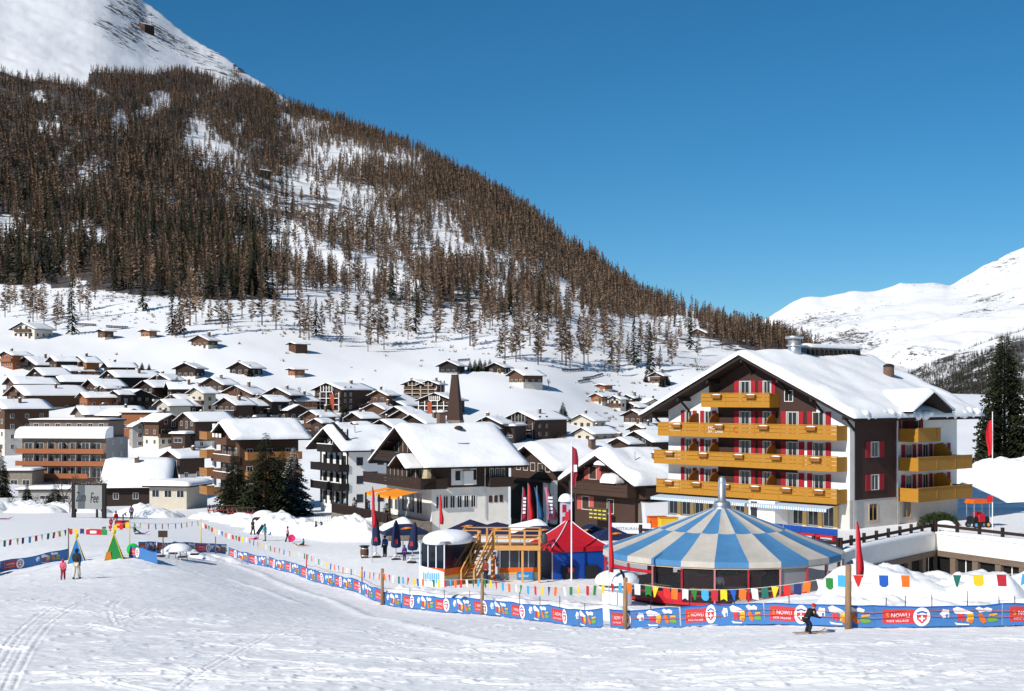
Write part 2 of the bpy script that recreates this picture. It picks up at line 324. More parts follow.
def forest_density(px, y):
    px = np.asarray(px, float); y = np.asarray(y, float)
    """how thickly trees stand, by place on the mountainside"""
    top = np.interp(px, [-150, 0, 30, 88, 90, 150, 180, 230, 300, 1024], [60, 72, 78, 90, 72, 74, 70, 80, -200, -200])
    low = np.interp(px, [-150, 0, 100, 150, 200, 280, 330, 420, 500, 560, 640, 700, 760, 860], [285, 285, 290, 298, 300, 300, 290, 318, 330, 330, 322, 335, 352, 372])
    d = np.where((y > top) & (y < low), 1.0, 0.0)
    for c, r, a in [((200,135),(14,20),.8), ((222,155),(26,14),.85), ((248,185),(22,18),.75), ((262,205),(30,14),.6), ((310,128),(22,9),.75), ((340,155),(48,15),.9), ((400,160),(24,12),.6), ((300,190),(40,14),.85), ((345,205),(55,14),.85), ((380,225),(50,12),.55), ((290,235),(30,40),.6), ((330,270),(60,26),.72), ((420,262),(70,22),.62), ((520,275),(60,22),.4), ((500,325),(60,14),.5), ((590,330),(50,16),.75), ((565,300),(30,16),.6), ((650,330),(60,14),.5), ((10,228),(22,12),.8), ((50,240),(18,10),.5), ((690,318),(18,8),.8), ((730,324),(18,6),.6), ((500,185),(16,7),.8), ((522,205),(12,6),.8), ((455,205),(30,8),.4), ((560,250),(20,10),.35), ((120,125),(8,14),.7),((50,125),(12,12),.6),((95,165),(16,10),.5), ((170,205),(20,9),.3)]:
        d = d*(1-min(.97, a*1.12)*np.exp(-(((px-c[0])/r[0])**2+((y-c[1])/r[1])**2)))
    rim = np.interp(px, RPX, RYS); open_ = np.clip((px-265)/40, 0, 1)*np.clip((y-rim-28)/30, 0, 1)
    d = d*(1-open_*np.clip(.44+1.5*fbm(px/26, y/15, 3, 71), .05, .88))
    d = d*(1-(1-open_)*np.clip(.0+1.6*(fbm(px/20, y/16, 3, 73)-.12), 0, .8))
    return d
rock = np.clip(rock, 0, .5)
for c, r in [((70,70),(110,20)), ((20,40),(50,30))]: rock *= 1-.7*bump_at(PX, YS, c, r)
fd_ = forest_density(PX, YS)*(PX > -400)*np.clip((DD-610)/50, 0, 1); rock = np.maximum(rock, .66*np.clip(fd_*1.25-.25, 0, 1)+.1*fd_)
nr, ncol = PX.shape; idx = np.arange(nr*ncol).reshape(nr, ncol)
T = np.stack([idx[:-1,:-1], idx[:-1,1:], idx[1:,1:], idx[1:,:-1]], -1).reshape(-1, 4)
V = np.stack([XX, YY, ZZ], -1).reshape(-1, 3)
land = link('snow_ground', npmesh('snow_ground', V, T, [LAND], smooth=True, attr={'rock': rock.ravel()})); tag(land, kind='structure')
# distant ranges: each its own sheet with a ridge line
def sheet(name, rp, ry, d_base, y_base, d_ridge, d_back, amp, seed, rk, p=1.0, step=2.5, rows=110):
    a = np.arange(rp[0], rp[-1], step); t = np.linspace(0, 1.25, rows); A, Tm = np.meshgrid(a, t)
    Dr = d_base+(d_ridge-d_base)*np.minimum(Tm, 1)+(d_back-d_ridge)*np.maximum(Tm-1, 0)*4
    W_ = A-(1-np.minimum(Tm, 1))*70+(1-np.minimum(Tm, 1))*120*fbm(A/60, Tm*2.2, 3, seed+7); ys = sum(np.interp(W_+o, rp, ry)*k for o, k in ((-6, .2), (-2, .3), (2, .3), (6, .2))); kk = np.clip(1-np.minimum(Tm, 1)**5, 0, 1)
    ys = ys*(1-kk)+kk*sum(np.interp(A+o, rp, ry) for o in np.linspace(-110, 110, 15))/15 + (1.6*fbm(A/14, A*0, 4, seed+3))*(1-kk); yb = np.maximum(y_base, ys+8); X = (A-CX)/F*Dr
    Y = yb+(ys-yb)*np.minimum(Tm, 1)**p + np.maximum(Tm-1, 0)*160
    Z = (HY-Y)/F*Dr
    Z += amp*(fbm(X/(amp*9), Dr/(amp*9), 6, seed, .55)*np.clip(1.05-Tm, .05, 1)**.7) + amp*.85*np.abs(fbm(X/(amp*2.6), Dr/(amp*2.6), 5, seed+31))*np.clip(1.05-Tm, .05, 1)
    i = np.arange(A.size).reshape(A.shape); T = np.stack([i[:-1,:-1], i[:-1,1:], i[1:,1:], i[1:,:-1]], -1).reshape(-1, 4)
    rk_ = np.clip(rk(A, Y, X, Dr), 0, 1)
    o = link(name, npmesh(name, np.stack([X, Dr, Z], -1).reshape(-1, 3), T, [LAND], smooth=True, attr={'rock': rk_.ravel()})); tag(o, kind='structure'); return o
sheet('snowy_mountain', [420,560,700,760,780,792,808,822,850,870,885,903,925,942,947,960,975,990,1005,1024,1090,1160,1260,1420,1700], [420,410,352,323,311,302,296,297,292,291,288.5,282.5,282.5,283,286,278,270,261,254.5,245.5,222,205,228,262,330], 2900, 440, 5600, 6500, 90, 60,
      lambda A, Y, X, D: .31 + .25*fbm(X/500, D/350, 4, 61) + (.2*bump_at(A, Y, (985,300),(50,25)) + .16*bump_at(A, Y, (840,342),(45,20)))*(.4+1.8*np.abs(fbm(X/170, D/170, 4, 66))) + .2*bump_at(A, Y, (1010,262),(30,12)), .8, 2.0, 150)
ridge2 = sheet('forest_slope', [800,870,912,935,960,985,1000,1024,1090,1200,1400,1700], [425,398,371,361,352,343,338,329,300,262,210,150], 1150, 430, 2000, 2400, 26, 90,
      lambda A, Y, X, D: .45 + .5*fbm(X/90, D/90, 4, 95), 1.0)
# ------------------------------------------------------------------ trees as templates
def t_add(vs, ts, mi, out):
    n = sum(len(a) for a in out[0]); out[0].append(np.array(vs)); out[1].append(np.array(ts)+n); out[2].append(np.full(len(ts), mi))
def cone(r0, r1, z0, z1, n=4):
    a = np.arange(n)*2*pi/n; v = [(r0*cos(t), r0*sin(t), z0) for t in a]+[(r1*cos(t), r1*sin(t), z1) for t in a]
    return v, [q for i in range(n) for q in ((i, (i+1)%n, n+i), ((i+1)%n, n+(i+1)%n, n+i))]
def larch(seed, nb, base=.16, R=.15, wd=.016):
    r = np.random.default_rng(seed); out = ([], [], []); t_add(*cone(.013, .003, -.04, .97), 0, out); vs, ts = [], []
    for k in range(nb):
        z = base+(1-base)*(k+r.random())/nb; z = min(z, .985); a = r.uniform(0, 2*pi); ln = R*(1.02-z)**.62*r.uniform(.55, 1.15)*(1 if z > base+.1 else r.uniform(.3, 1))
        d = np.array([cos(a), sin(a), 0]); s = np.array([-sin(a), cos(a), 0]); p = np.array([0, 0, z]); e = p+d*ln+np.array([0, 0, ln*r.uniform(-.25, .45)])
        wv = wd*r.uniform(.6, 1.4); n = len(vs); up = np.array([0, 0, wv*1.1])
        vs += [p+up*.3, p+d*ln*.55-s*wv-up*.8, e, p+d*ln*.6+s*wv+up*.9]; ts += [(n, n+1, n+2), (n, n+2, n+3)]
    t_add(vs, ts, 1, out); return np.concatenate(out[0]), np.concatenate(out[1]), np.concatenate(out[2])
def spruce(seed, nb, R=.17, base=.06, wd=.03):
    r = np.random.default_rng(seed); out = ([], [], []); t_add(*cone(.014, .003, -.04, .97), 0, out); vs, ts = [], []
    for k in range(nb):
        z = base+(1-base)*((k+r.random())/nb)**.9; z = min(z, .99); a = r.uniform(0, 2*pi); ln = R*(1.03-z)**.85*r.uniform(.7, 1.15)
        d = np.array([cos(a), sin(a), 0]); s = np.array([-sin(a), cos(a), 0]); p = np.array([0, 0, z+.02]); e = p+d*ln-np.array([0, 0, ln*r.uniform(.15, .6)])
        wv = wd*(1.15-z)*r.uniform(.7, 1.3); n = len(vs)
        vs += [p, p+d*ln*.6-s*wv-np.array([0,0,.02]), e, p+d*ln*.6+s*wv-np.array([0,0,.03])]; ts += [(n, n+1, n+2), (n, n+2, n+3)]
    t_add(vs, ts, 1, out); return np.concatenate(out[0]), np.concatenate(out[1]), np.concatenate(out[2])
def attr_mat(name, c0, c1, c2=None):
    m = bpy.data.materials.new(name); m.use_nodes = True; N = m.node_tree.nodes; K = m.node_tree.links.new; b = N['Principled BSDF']
    b.inputs['Roughness'].default_value = .9; b.inputs['Specular IOR Level'].default_value = .1
    a = N.new('ShaderNodeAttribute'); a.attribute_name = 'rnd'; oi = N.new('ShaderNodeObjectInfo'); ad = N.new('ShaderNodeMath'); ad.operation = 'ADD'
    K(a.outputs['Fac'], ad.inputs[0]); K(oi.outputs['Random'], ad.inputs[1]); fr = N.new('ShaderNodeMath'); fr.operation = 'FRACT'; K(ad.outputs[0], fr.inputs[0])
    cr = N.new('ShaderNodeValToRGB'); cr.color_ramp.elements[0].color = (*c0, 1); cr.color_ramp.elements[1].color = (*c1, 1)
    K(fr.outputs[0], cr.inputs[0]); K(cr.outputs[0], b.inputs['Base Color']); return m
BARK = M('larch_bark', L(70, 58, 52), .95, .3, 2, rnd=.3); LARCHC = attr_mat('larch_twigs', L(102, 85, 71), L(138, 114, 93)); SPRUCEC = attr_mat('spruce_needles', L(34, 40, 30), L(58, 62, 44))
LT = [larch(i, 120, .14, .18, .0125) for i in range(7)]; LTF = [larch(20+i, 56, .1, .2, .022) for i in range(6)]
ST = [spruce(40+i, 110) for i in range(5)]; STF = [spruce(50+i, 46, .19, .05, .045) for i in range(4)]
def plant(trees, name, group=None, label=None):
    Vs, Ts, Ms, Rs = [], [], [], []; n = 0; r = np.random.default_rng(3)
    for x, y, z, h, kind in trees:
        tmpl = (LT if kind == 'larch' else ST) if y < 1000 else (LTF if kind == 'larch' else STF)
        v, t, m = tmpl[r.integers(len(tmpl))]; a = r.uniform(0, 2*pi); c, s = cos(a)*h, sin(a)*h; k = r.uniform(.8, 1.3)
        vv = np.stack([(v[:,0]*c-v[:,1]*s)*k+x, (v[:,0]*s+v[:,1]*c)*k+y, v[:,2]*h+z], -1)
        Vs.append(vv); Ts.append(t+n); n += len(v); Ms.append(np.where(m == 0, 0, 1 if kind == 'larch' else 2)); Rs.append(np.full(len(v), r.random()))
    o = link(name, npmesh(name, np.concatenate(Vs), np.concatenate(Ts), [BARK, LARCHC, SPRUCEC], np.concatenate(Ms), attr={'rnd': np.concatenate(Rs)}))
    return tag(o, label, 'forest', kind='stuff')
rng = np.random.default_rng(11)
def scatter(n, dlo, dhi, plo, phi):
    D = np.sqrt(rng.uniform(dlo**2, dhi**2, n)); px = rng.uniform(plo, phi, n); X = (px-CX)/F*D; Z = ground(X, D); return px, D, X, Z, HY-F*Z/D
px, D, X, Z, y = scatter(68000, 600, 2700, -110, 880)
dr = np.interp(px, RPX, RDR); keep = (D < dr*1.03) & (rng.random(len(px)) < forest_density(px, y)*.92)
alt = np.clip((y-70)/120, 0, 1)
forest = []
for a, d, x, z, yy, k in zip(px, D, X, Z, y, keep):
    if not k or yy > 357: continue
    dark = .42 if (a < 290 and yy > 105) else .14
    if 150 < a < 290 and yy > 200: dark = .62
    if a > 680: dark = .2
    kind = 'spruce' if rng.random() < dark*(.4+1.2*(fbm(np.array([x/60]), np.array([d/60]), 2, 8)[0]+.5)) else 'larch'
    h = (18.5 if kind == 'larch' else 18)*rng.uniform(.5, 1.2)*(.62+.38*min(1, max(0, (yy-60)/110)) if a < 330 else 1.0)*(.8 if a > 600 else 1)
    forest.append((float(x), float(d), float(z)-.3, h, kind))
# scattered trees on the open slope between the forest and the village
open_spots = [(30,318),(33,322),(37,320),(41,316),(44,325),(56,330),(58,318),(62,322),(70,318),(72,335),(25,312),(10,312),(5,318),(15,306),(80,312),(88,318),(95,300),(172,336),(176,338),(180,334),(184,338),(190,326),(196,322),(202,318),(210,325),(222,328),(228,332),(218,318),(242,318),(143,312),(300,338),(304,336),(309,340),(316,336),(322,338),(337,342),(341,346),(371,345),(368,352),(378,344),(384,350),(276,330),(262,326),(252,322),(408,340),(416,334),(436,342),(470,346),(474,350),(462,340),(500,358),(505,360),(512,356),(516,362),(520,360),(455,334),(538,365),(541,362),(566,366),(570,368),(562,362),(584,366),(588,362),(620,362),(628,364),(634,366),(641,362),(648,366),(612,358),(604,354),(655,352),(668,356),(676,352),(690,350),(698,356),(590,350),(580,346),(560,344),(530,346),(480,334),(710,346),(722,350),(596,340),(606,342),(622,340),(640,342),(660,338),(680,340),(548,340),(520,338),(490,330),(440,330),(420,325),(395,328),(380,332),(360,330),(345,325),(330,322),(612,372),(618,376),(672,366),(660,372),(650,375)]
for a, yy in open_spots:
    p = hit(a, yy, 430); 
    forest.append((p.x, p.y, p.z-.3, 22*rng.uniform(.5, 1.15), 'larch' if rng.random() < .88 else 'spruce'))
vis = [(t[3]/t[1], i) for i, t in enumerate(forest) if -10 < CX+t[0]/t[1]*F < 1034]
vis.sort(reverse=True); near300 = set(i for _, i in vis[:300])
def split_mesh(nm, tm, mats):
    v, t, m = tm; o = []
    for k in (0, 1):
        tt = t[m == k]; u, inv = np.unique(tt, return_inverse=True); o.append(npmesh(nm[k], v[u], inv.reshape(-1, 3), [mats[k]], attr={'rnd': np.full(len(u), .1)}))
    return o
LM = [split_mesh(('trunk', 'crown'), larch(70+i, 150, .2, .19, .0085), (BARK, LARCHC)) for i in range(7)]
SM = [split_mesh(('trunk', 'crown'), spruce(80+i, 190, .17, .05, .026), (BARK, SPRUCEC)) for i in range(5)]
for i in sorted(near300):
    x, y, z, h, kind = forest[i]; tr, cr_ = random.choice(LM if kind == 'larch' else SM)
    t = thing('larch_tree' if kind == 'larch' else 'spruce_tree', 'slender bare brown larch on the snowy mountainside above the village' if kind == 'larch' else 'dark green spruce among the brown larches of the mountainside', 'tree', (x, y, z), random.uniform(0, 6.28), 'larches of the lower mountainside' if kind == 'larch' else 'spruces of the lower mountainside')
    k = random.uniform(.8, 1.25); t.scale = (h*k, h*k, h); link('trunk', tr, t); link('crown', cr_, t)
print('TREES', len(forest))
plant([t for i, t in enumerate(forest) if i not in near300], 'mountain_forest', label='brown winter larch forest with dark spruces covering the mountainside')
# the dark wood on the far right-hand slope
px, D, X, Z, y = scatter(26000, 1180, 2250, 840, 1130); far = []
dg = bpy.context.evaluated_depsgraph_get() if False else None
from mathutils.bvhtree import BVHTree
_me = ridge2.data; bv = BVHTree.FromPolygons([v.co for v in _me.vertices], [tuple(p.vertices) for p in _me.polygons])
for a, d, x in zip(px, D, X):
    h_ = bv.ray_cast(Vector((x, d, 900)), Vector((0, 0, -1)))
    if h_[0] is None: continue
    if fbm(np.array([x/50+d/90]), np.array([d/160]), 3, 44)[0] > .13: continue
    far.append((float(x), float(d), h_[0].z-.3, rng.uniform(4.5, 8.5), 'spruce'))
plant(far, 'far_forest', label='dark spruce wood covering the far slope behind the yellow balcony hotel')
# ------------------------------------------------------------------ snow-roofed houses
SCH = dict(   # upper wall, lower wall, balcony, window frame
 dark=(DARKW, PALEW, DARKW, WHITE), brown=(BROWNW, PALEW, BROWNW, WHITE), mid=(MIDW, PALEW, DARKW, WHITE), orange=(ORANGEW, PALEW, ORANGEW, WHITE),
 black=(BLACKW, GREYW, BLACKW, GREYW), pale=(PALEW, PALEW, BROWNW, BROWNW), white=(WHITE, WHITE, BLACKW, WHITE), stone=(STONE, STONE, DARKW, WHITE),
 rest=(MIDW, M('warm_white_wall', (.74, .71, .65), .85, .07, 1.2), DARKW, WHITE), allwood=(BROWNW, MIDW, MIDW, WHITE), beige=(CREAM, CREAM, BROWNW, BROWNW), grey=(GREYW, GREYW, DARKW, WHITE))
GRIDW = M('red_panel', L(150, 70, 44), .8, .2)
def roof_height(x, W, pitch): return (W/2-abs(x))*tan(pitch)
def snow_sheet(W, y0, y1, pitch, th, seed, ny=8, nx=14, z0=0.0):
    """snow lying on a gable roof: an uneven quilt with rounded rims, following both slopes"""
    r = random.Random(seed); mb = MB(); ov = .10
    xs = [(-1+2*i/nx)*(W/2+ov) for i in range(nx+1)]; ys = [y0-ov+(y1-y0+2*ov)*j/ny for j in range(ny+1)]
    sx = r.uniform(0, 99); X, Y = np.meshgrid(xs, ys); nz = fbm(X/2.6+sx, Y/2.6, 3, 5)
    top = []
    for j, y in enumerate(ys):
        for i, x in enumerate(xs):
            ex = min(1, (W/2+ov-abs(x))/.45); ey = min(1, min(y-ys[0], ys[-1]-y)/.45); e = sqrt(max(0, 1-(1-min(ex, ey))**2))
            zr = roof_height(min(abs(x), W/2), W, pitch) if abs(x) > .6 else roof_height(.6, W, pitch)+(.6-abs(x))*tan(pitch)*.55
            top.append((x+.12*nz[j][i], y+.1*nz[j][i], z0+zr+th*(.35+.65*e)*(1+.45*nz[j][i])))
    bot = [(x, y, z0+roof_height(min(abs(x), W/2), W, pitch)-.02) for y in ys for x in xs]
    n = nx+1; fs = [(j*n+i, j*n+i+1, (j+1)*n+i+1, (j+1)*n+i) for j in range(ny) for i in range(nx)]
    N = len(top); rim = [j for j in range(n)] + [j*n+nx for j in range(1, ny+1)] + [ny*n+i for i in range(nx-1, -1, -1)] + [j*n for j in range(ny-1, 0, -1)]
    fs += [(rim[k], N+rim[k], N+rim[(k+1) % len(rim)], rim[(k+1) % len(rim)]) for k in range(len(rim))]
    mb.add(top+bot, fs); return mb
def window(parent, face, u, z, w, h, frame, pane=True, glass=None):
    """face = (origin, along, out) in the house's own space; frame ring with a recessed pane and a mullion"""
    o, a, n = face; c = o+a*u; f = .055
    mb = MB()
    def bar(u0, z0, u1, z1, d=.05):
        p = [c+a*uu+n*dd+Vector((0, 0, zz)) for dd in (-.02, d) for uu, zz in ((u0, z0), (u1, z0), (u1, z1), (u0, z1))]
        mb.add(p, [(3,2,1,0),(4,5,6,7),(0,1,5,4),(1,2,6,5),(2,3,7,6),(3,0,4,7)])
    bar(-w/2, z, w/2, z+f); bar(-w/2, z+h-f, w/2, z+h); bar(-w/2, z+f, -w/2+f, z+h-f); bar(w/2-f, z+f, w/2, z+h-f); bar(-f/3, z+f, f/3, z+h-f, .035)
    wo = mb.build('window', frame, parent)
    pb = MB(); pb.add([c+a*uu+n*.015+Vector((0, 0, zz)) for uu, zz in ((-w/2+f, z+f), (w/2-f, z+f), (w/2-f, z+h-f), (-w/2+f, z+h-f))], [(0, 1, 2, 3)])
    pb.build('pane', glass or GLASS, wo); return wo
def panel(parent, face, u, z, w, h, d, name, mat):
    o, a, n = face; c = o+a*u
    p = [c+a*uu+n*dd+Vector((0, 0, zz)) for dd in (.005, d) for uu, zz in ((-w/2, z), (w/2, z), (w/2, z+h), (-w/2, z+h))]
    return MB().add(p, [(3,2,1,0),(4,5,6,7),(0,1,5,4),(1,2,6,5),(2,3,7,6),(3,0,4,7)]).build(name, mat, parent)
def chimney(parent, x, y, z, h=1.2, s=.35, snow=True, mat=None):
    mb = MB(); mb.box(x-s, y-s, z-1.2, x+s, y+s, z+h); mb.box(x-s*1.2, y-s*1.2, z+h, x+s*1.2, y+s*1.2, z+h+.12)
    c = mb.build('chimney', mat or CHIMM, parent)
    if snow: MB().ell((x, y, z+h+.1), (s*1.15, s*1.15, .32), 10, 4, z0=0).build('snow_cap', SNOW, c)
    return c
HOUSES = []
def stand(px, apy, base, ht, lo):
    """depth at which a house of this height stands on the ground"""
    Ds = np.exp(np.linspace(math.log(lo), math.log(2800), 700)); z = ground((px-CX)/F*Ds, Ds)
    if base is not None: y = HY-F*z/Ds; tgt = base
    else: y = HY-F*(z+ht)/Ds; tgt = apy
    i = np.nonzero(y <= tgt)[0]
    return float(Ds[i[0]]) if len(i) else float(Ds[int(np.argmin(np.abs(y-tgt)))])
def gable_house(label, apx, apy, D, gpx, spx, phi=50, scheme='mid', base=None, pitch=23, oh=1.1, lower=.3, th=.45, bal=1, chim=1, wins=True, cat='house', name='chalet', floors=None, wcol=None, group=None, asym=0, side_wins=True, minh=2.6, lowmax=2.9, ht=None, fixD=False):
    if not fixD:
        k_ = D; D = stand(apx, apy, base, ht or 7.6, 195 if D > 200 else 100); gpx_ = gpx
    ph = radians(phi); c, s = cos(ph), sin(ph); W = gpx/F*D/max(.3, abs(c)); Lg = max(4.5, spx/F*D/max(.35, abs(s))); p = radians(pitch)
    A = P(apx, apy, D); rd = Vector((s, c, 0)); xd = Vector((c, -s, 0)); front = Vector((A.x, A.y, 0))+rd*oh
    length = max(3.5, Lg-2*oh); ww = max(3.0, W-2*min(oh, W*.12))
    corners = [front+xd*i*ww/2+rd*j*length for i in (-1, 1) for j in (0, 1)]
    g = [gz(q.x, q.y) for q in corners]; zb = min(g)-.2
    zf = min(g[0], g[2]) if base is None else (HY-base)/F*D
    rise = W/2*tan(p); eave = A.z-th*.9-rise
    if eave-zf < minh: zb = min(zb, eave-minh-.3); zf = min(zf, eave-minh)
    HOUSES.append((label[:40], 'D', round(D), round(W, 1), round(Lg, 1), 'eave', round(eave-zf, 1), 'g', [round(v-A.z, 1) for v in g]))
    h = thing(name, label, cat, (front.x, front.y, zf), -ph, group); e = eave-zf; bz = zb-zf-1.0
    up, lo, bc, fr = SCH[scheme]; fr = wcol or fr
    H = e; hb = min(lower*H, H-1.5, lowmax) if lower else bz; hw = ww/2; ze = e+roof_height(hw, W, p)
    MB().box(-hw, 0, bz, hw, length, hb).build('base_wall', lo, h) if lower else None
    MB().prism([(-hw-.04, hb if lower else bz), (hw+.04, hb if lower else bz), (hw+.04, ze-.05), (0, e+roof_height(0, W, p)-.05), (-hw-.04, ze-.05)], -.04, length+.04).build('wall', up, h)
    t = .22; R = MB(); z = lambda x: e+roof_height(abs(x), W, p)
    R.prism([(-W/2, e), (0, z(0)), (W/2, e), (W/2, e-t), (0, z(0)-t*1.05), (-W/2, e-t)], -oh, length+oh)
    for k in (0, length+oh-1.2) if D < 260 else ():
        for x in (-W*.3, -W*.16, W*.16, W*.3): R.beam((x, -oh*.9 if k == 0 else k, z(x)-t-.14), (x, .1 if k == 0 else k+1, z(x)-t-.14), .16, .2)
    ro = R.build('roof', ROOFD, h)
    snow_sheet(W, -oh, length+oh, p, th if D < 260 else th*.68, apx*7+apy, 8 if D > 250 else 16, 14 if D > 250 else 26, e).build('snow', SNOW, ro, True)
    rr = random.Random(int(apx*31+apy))
    if chim:
        x = rr.choice((-1, 1))*W*rr.uniform(.1, .25); chimney(ro, x, length*rr.uniform(.35, .75), z(x)+.3, rr.uniform(.9, 1.5), rr.uniform(.28, .42))
    if rr.random() < .5 and D < 480:   # a vent pipe or an antenna
        x = W*.2; MB().tube((x, length*.3, z(x)), (x, length*.3, z(x)+1.6), .07, .07, 5).build('vent_pipe', METAL, ro)
    fF = (Vector((0, -.04, 0)), Vector((1, 0, 0)), Vector((0, -1, 0))); fR = (Vector((hw+.04, 0, 0)), Vector((0, 1, 0)), Vector((1, 0, 0))); fLf = (Vector((-hw-.04, 0, 0)), Vector((0, -1, 0)), Vector((-1, 0, 0)))
    apex = e+roof_height(0, W, p); nf = floors or max(1, int((apex-.4)/2.6)); fh = 2.65 if not floors else (apex-.6)/nf
    if wins:
        for k in range(nf):
            zz = k*fh+.85
            if zz+1.3 > apex-.5: continue
            half = min(hw-.35, (apex-.35-(zz+1.25))/tan(p)); 
            n = int(min(4, max(1, 2*half//2.1)))
            if half < .55: continue
            for i in range(n):
                u = (-half+2*half*(i+.5)/n)
                hh = 1.25 if not (bal and k > 0 and i % 2) else 1.95
                window(h, fF, u, zz if hh < 1.5 else zz-.7, min(1.15, 1.6*half/n), hh, fr)
            if bal and k > 0 and k <= bal and half > 1.1:
                b = MB(); bw = min(hw+.2, half+.9); zf_ = k*fh
                b.box(-bw, -oh*.92, zf_-.14, bw, -.05, zf_); b.box(-bw, -oh*.92, zf_, bw, -oh*.92+.06, zf_+.92); b.box(-bw, -oh*.92+.06, zf_, -bw+.06, -.05, zf_+.92); b.box(bw-.06, -oh*.92+.06, zf_, bw, -.05, zf_+.92)
                b.box(-bw-.03, -oh*.92-.04, zf_+.92, bw+.03, -oh*.92+.12, zf_+1.0); bo = b.build('balcony', bc, h)
                if rr.random() < .5: MB().box(-bw, -oh*.92-.05, zf_+1.0, bw, -oh*.92+.13, zf_+1.1).build('rail_snow', SNOW, bo)
        face = fR if phi > 0 else fLf; ns = int(min(4, max(1, length//3)))
        if side_wins:
            for k in range(max(1, int((e-.3)//2.6))):
                zz = k*2.65+.85
                if zz+1.2 > ze-.4: continue
                for i in range(ns): window(h, face, (length*(i+.5)/ns)*(1 if phi > 0 else -1), zz, 1.0, 1.15, fr)
        if rr.random() < .6: panel(h, fF, hw*.55 if n > 1 else hw*.6, 0, .95, 2.0, .06, 'door', BROWNW)
    return h
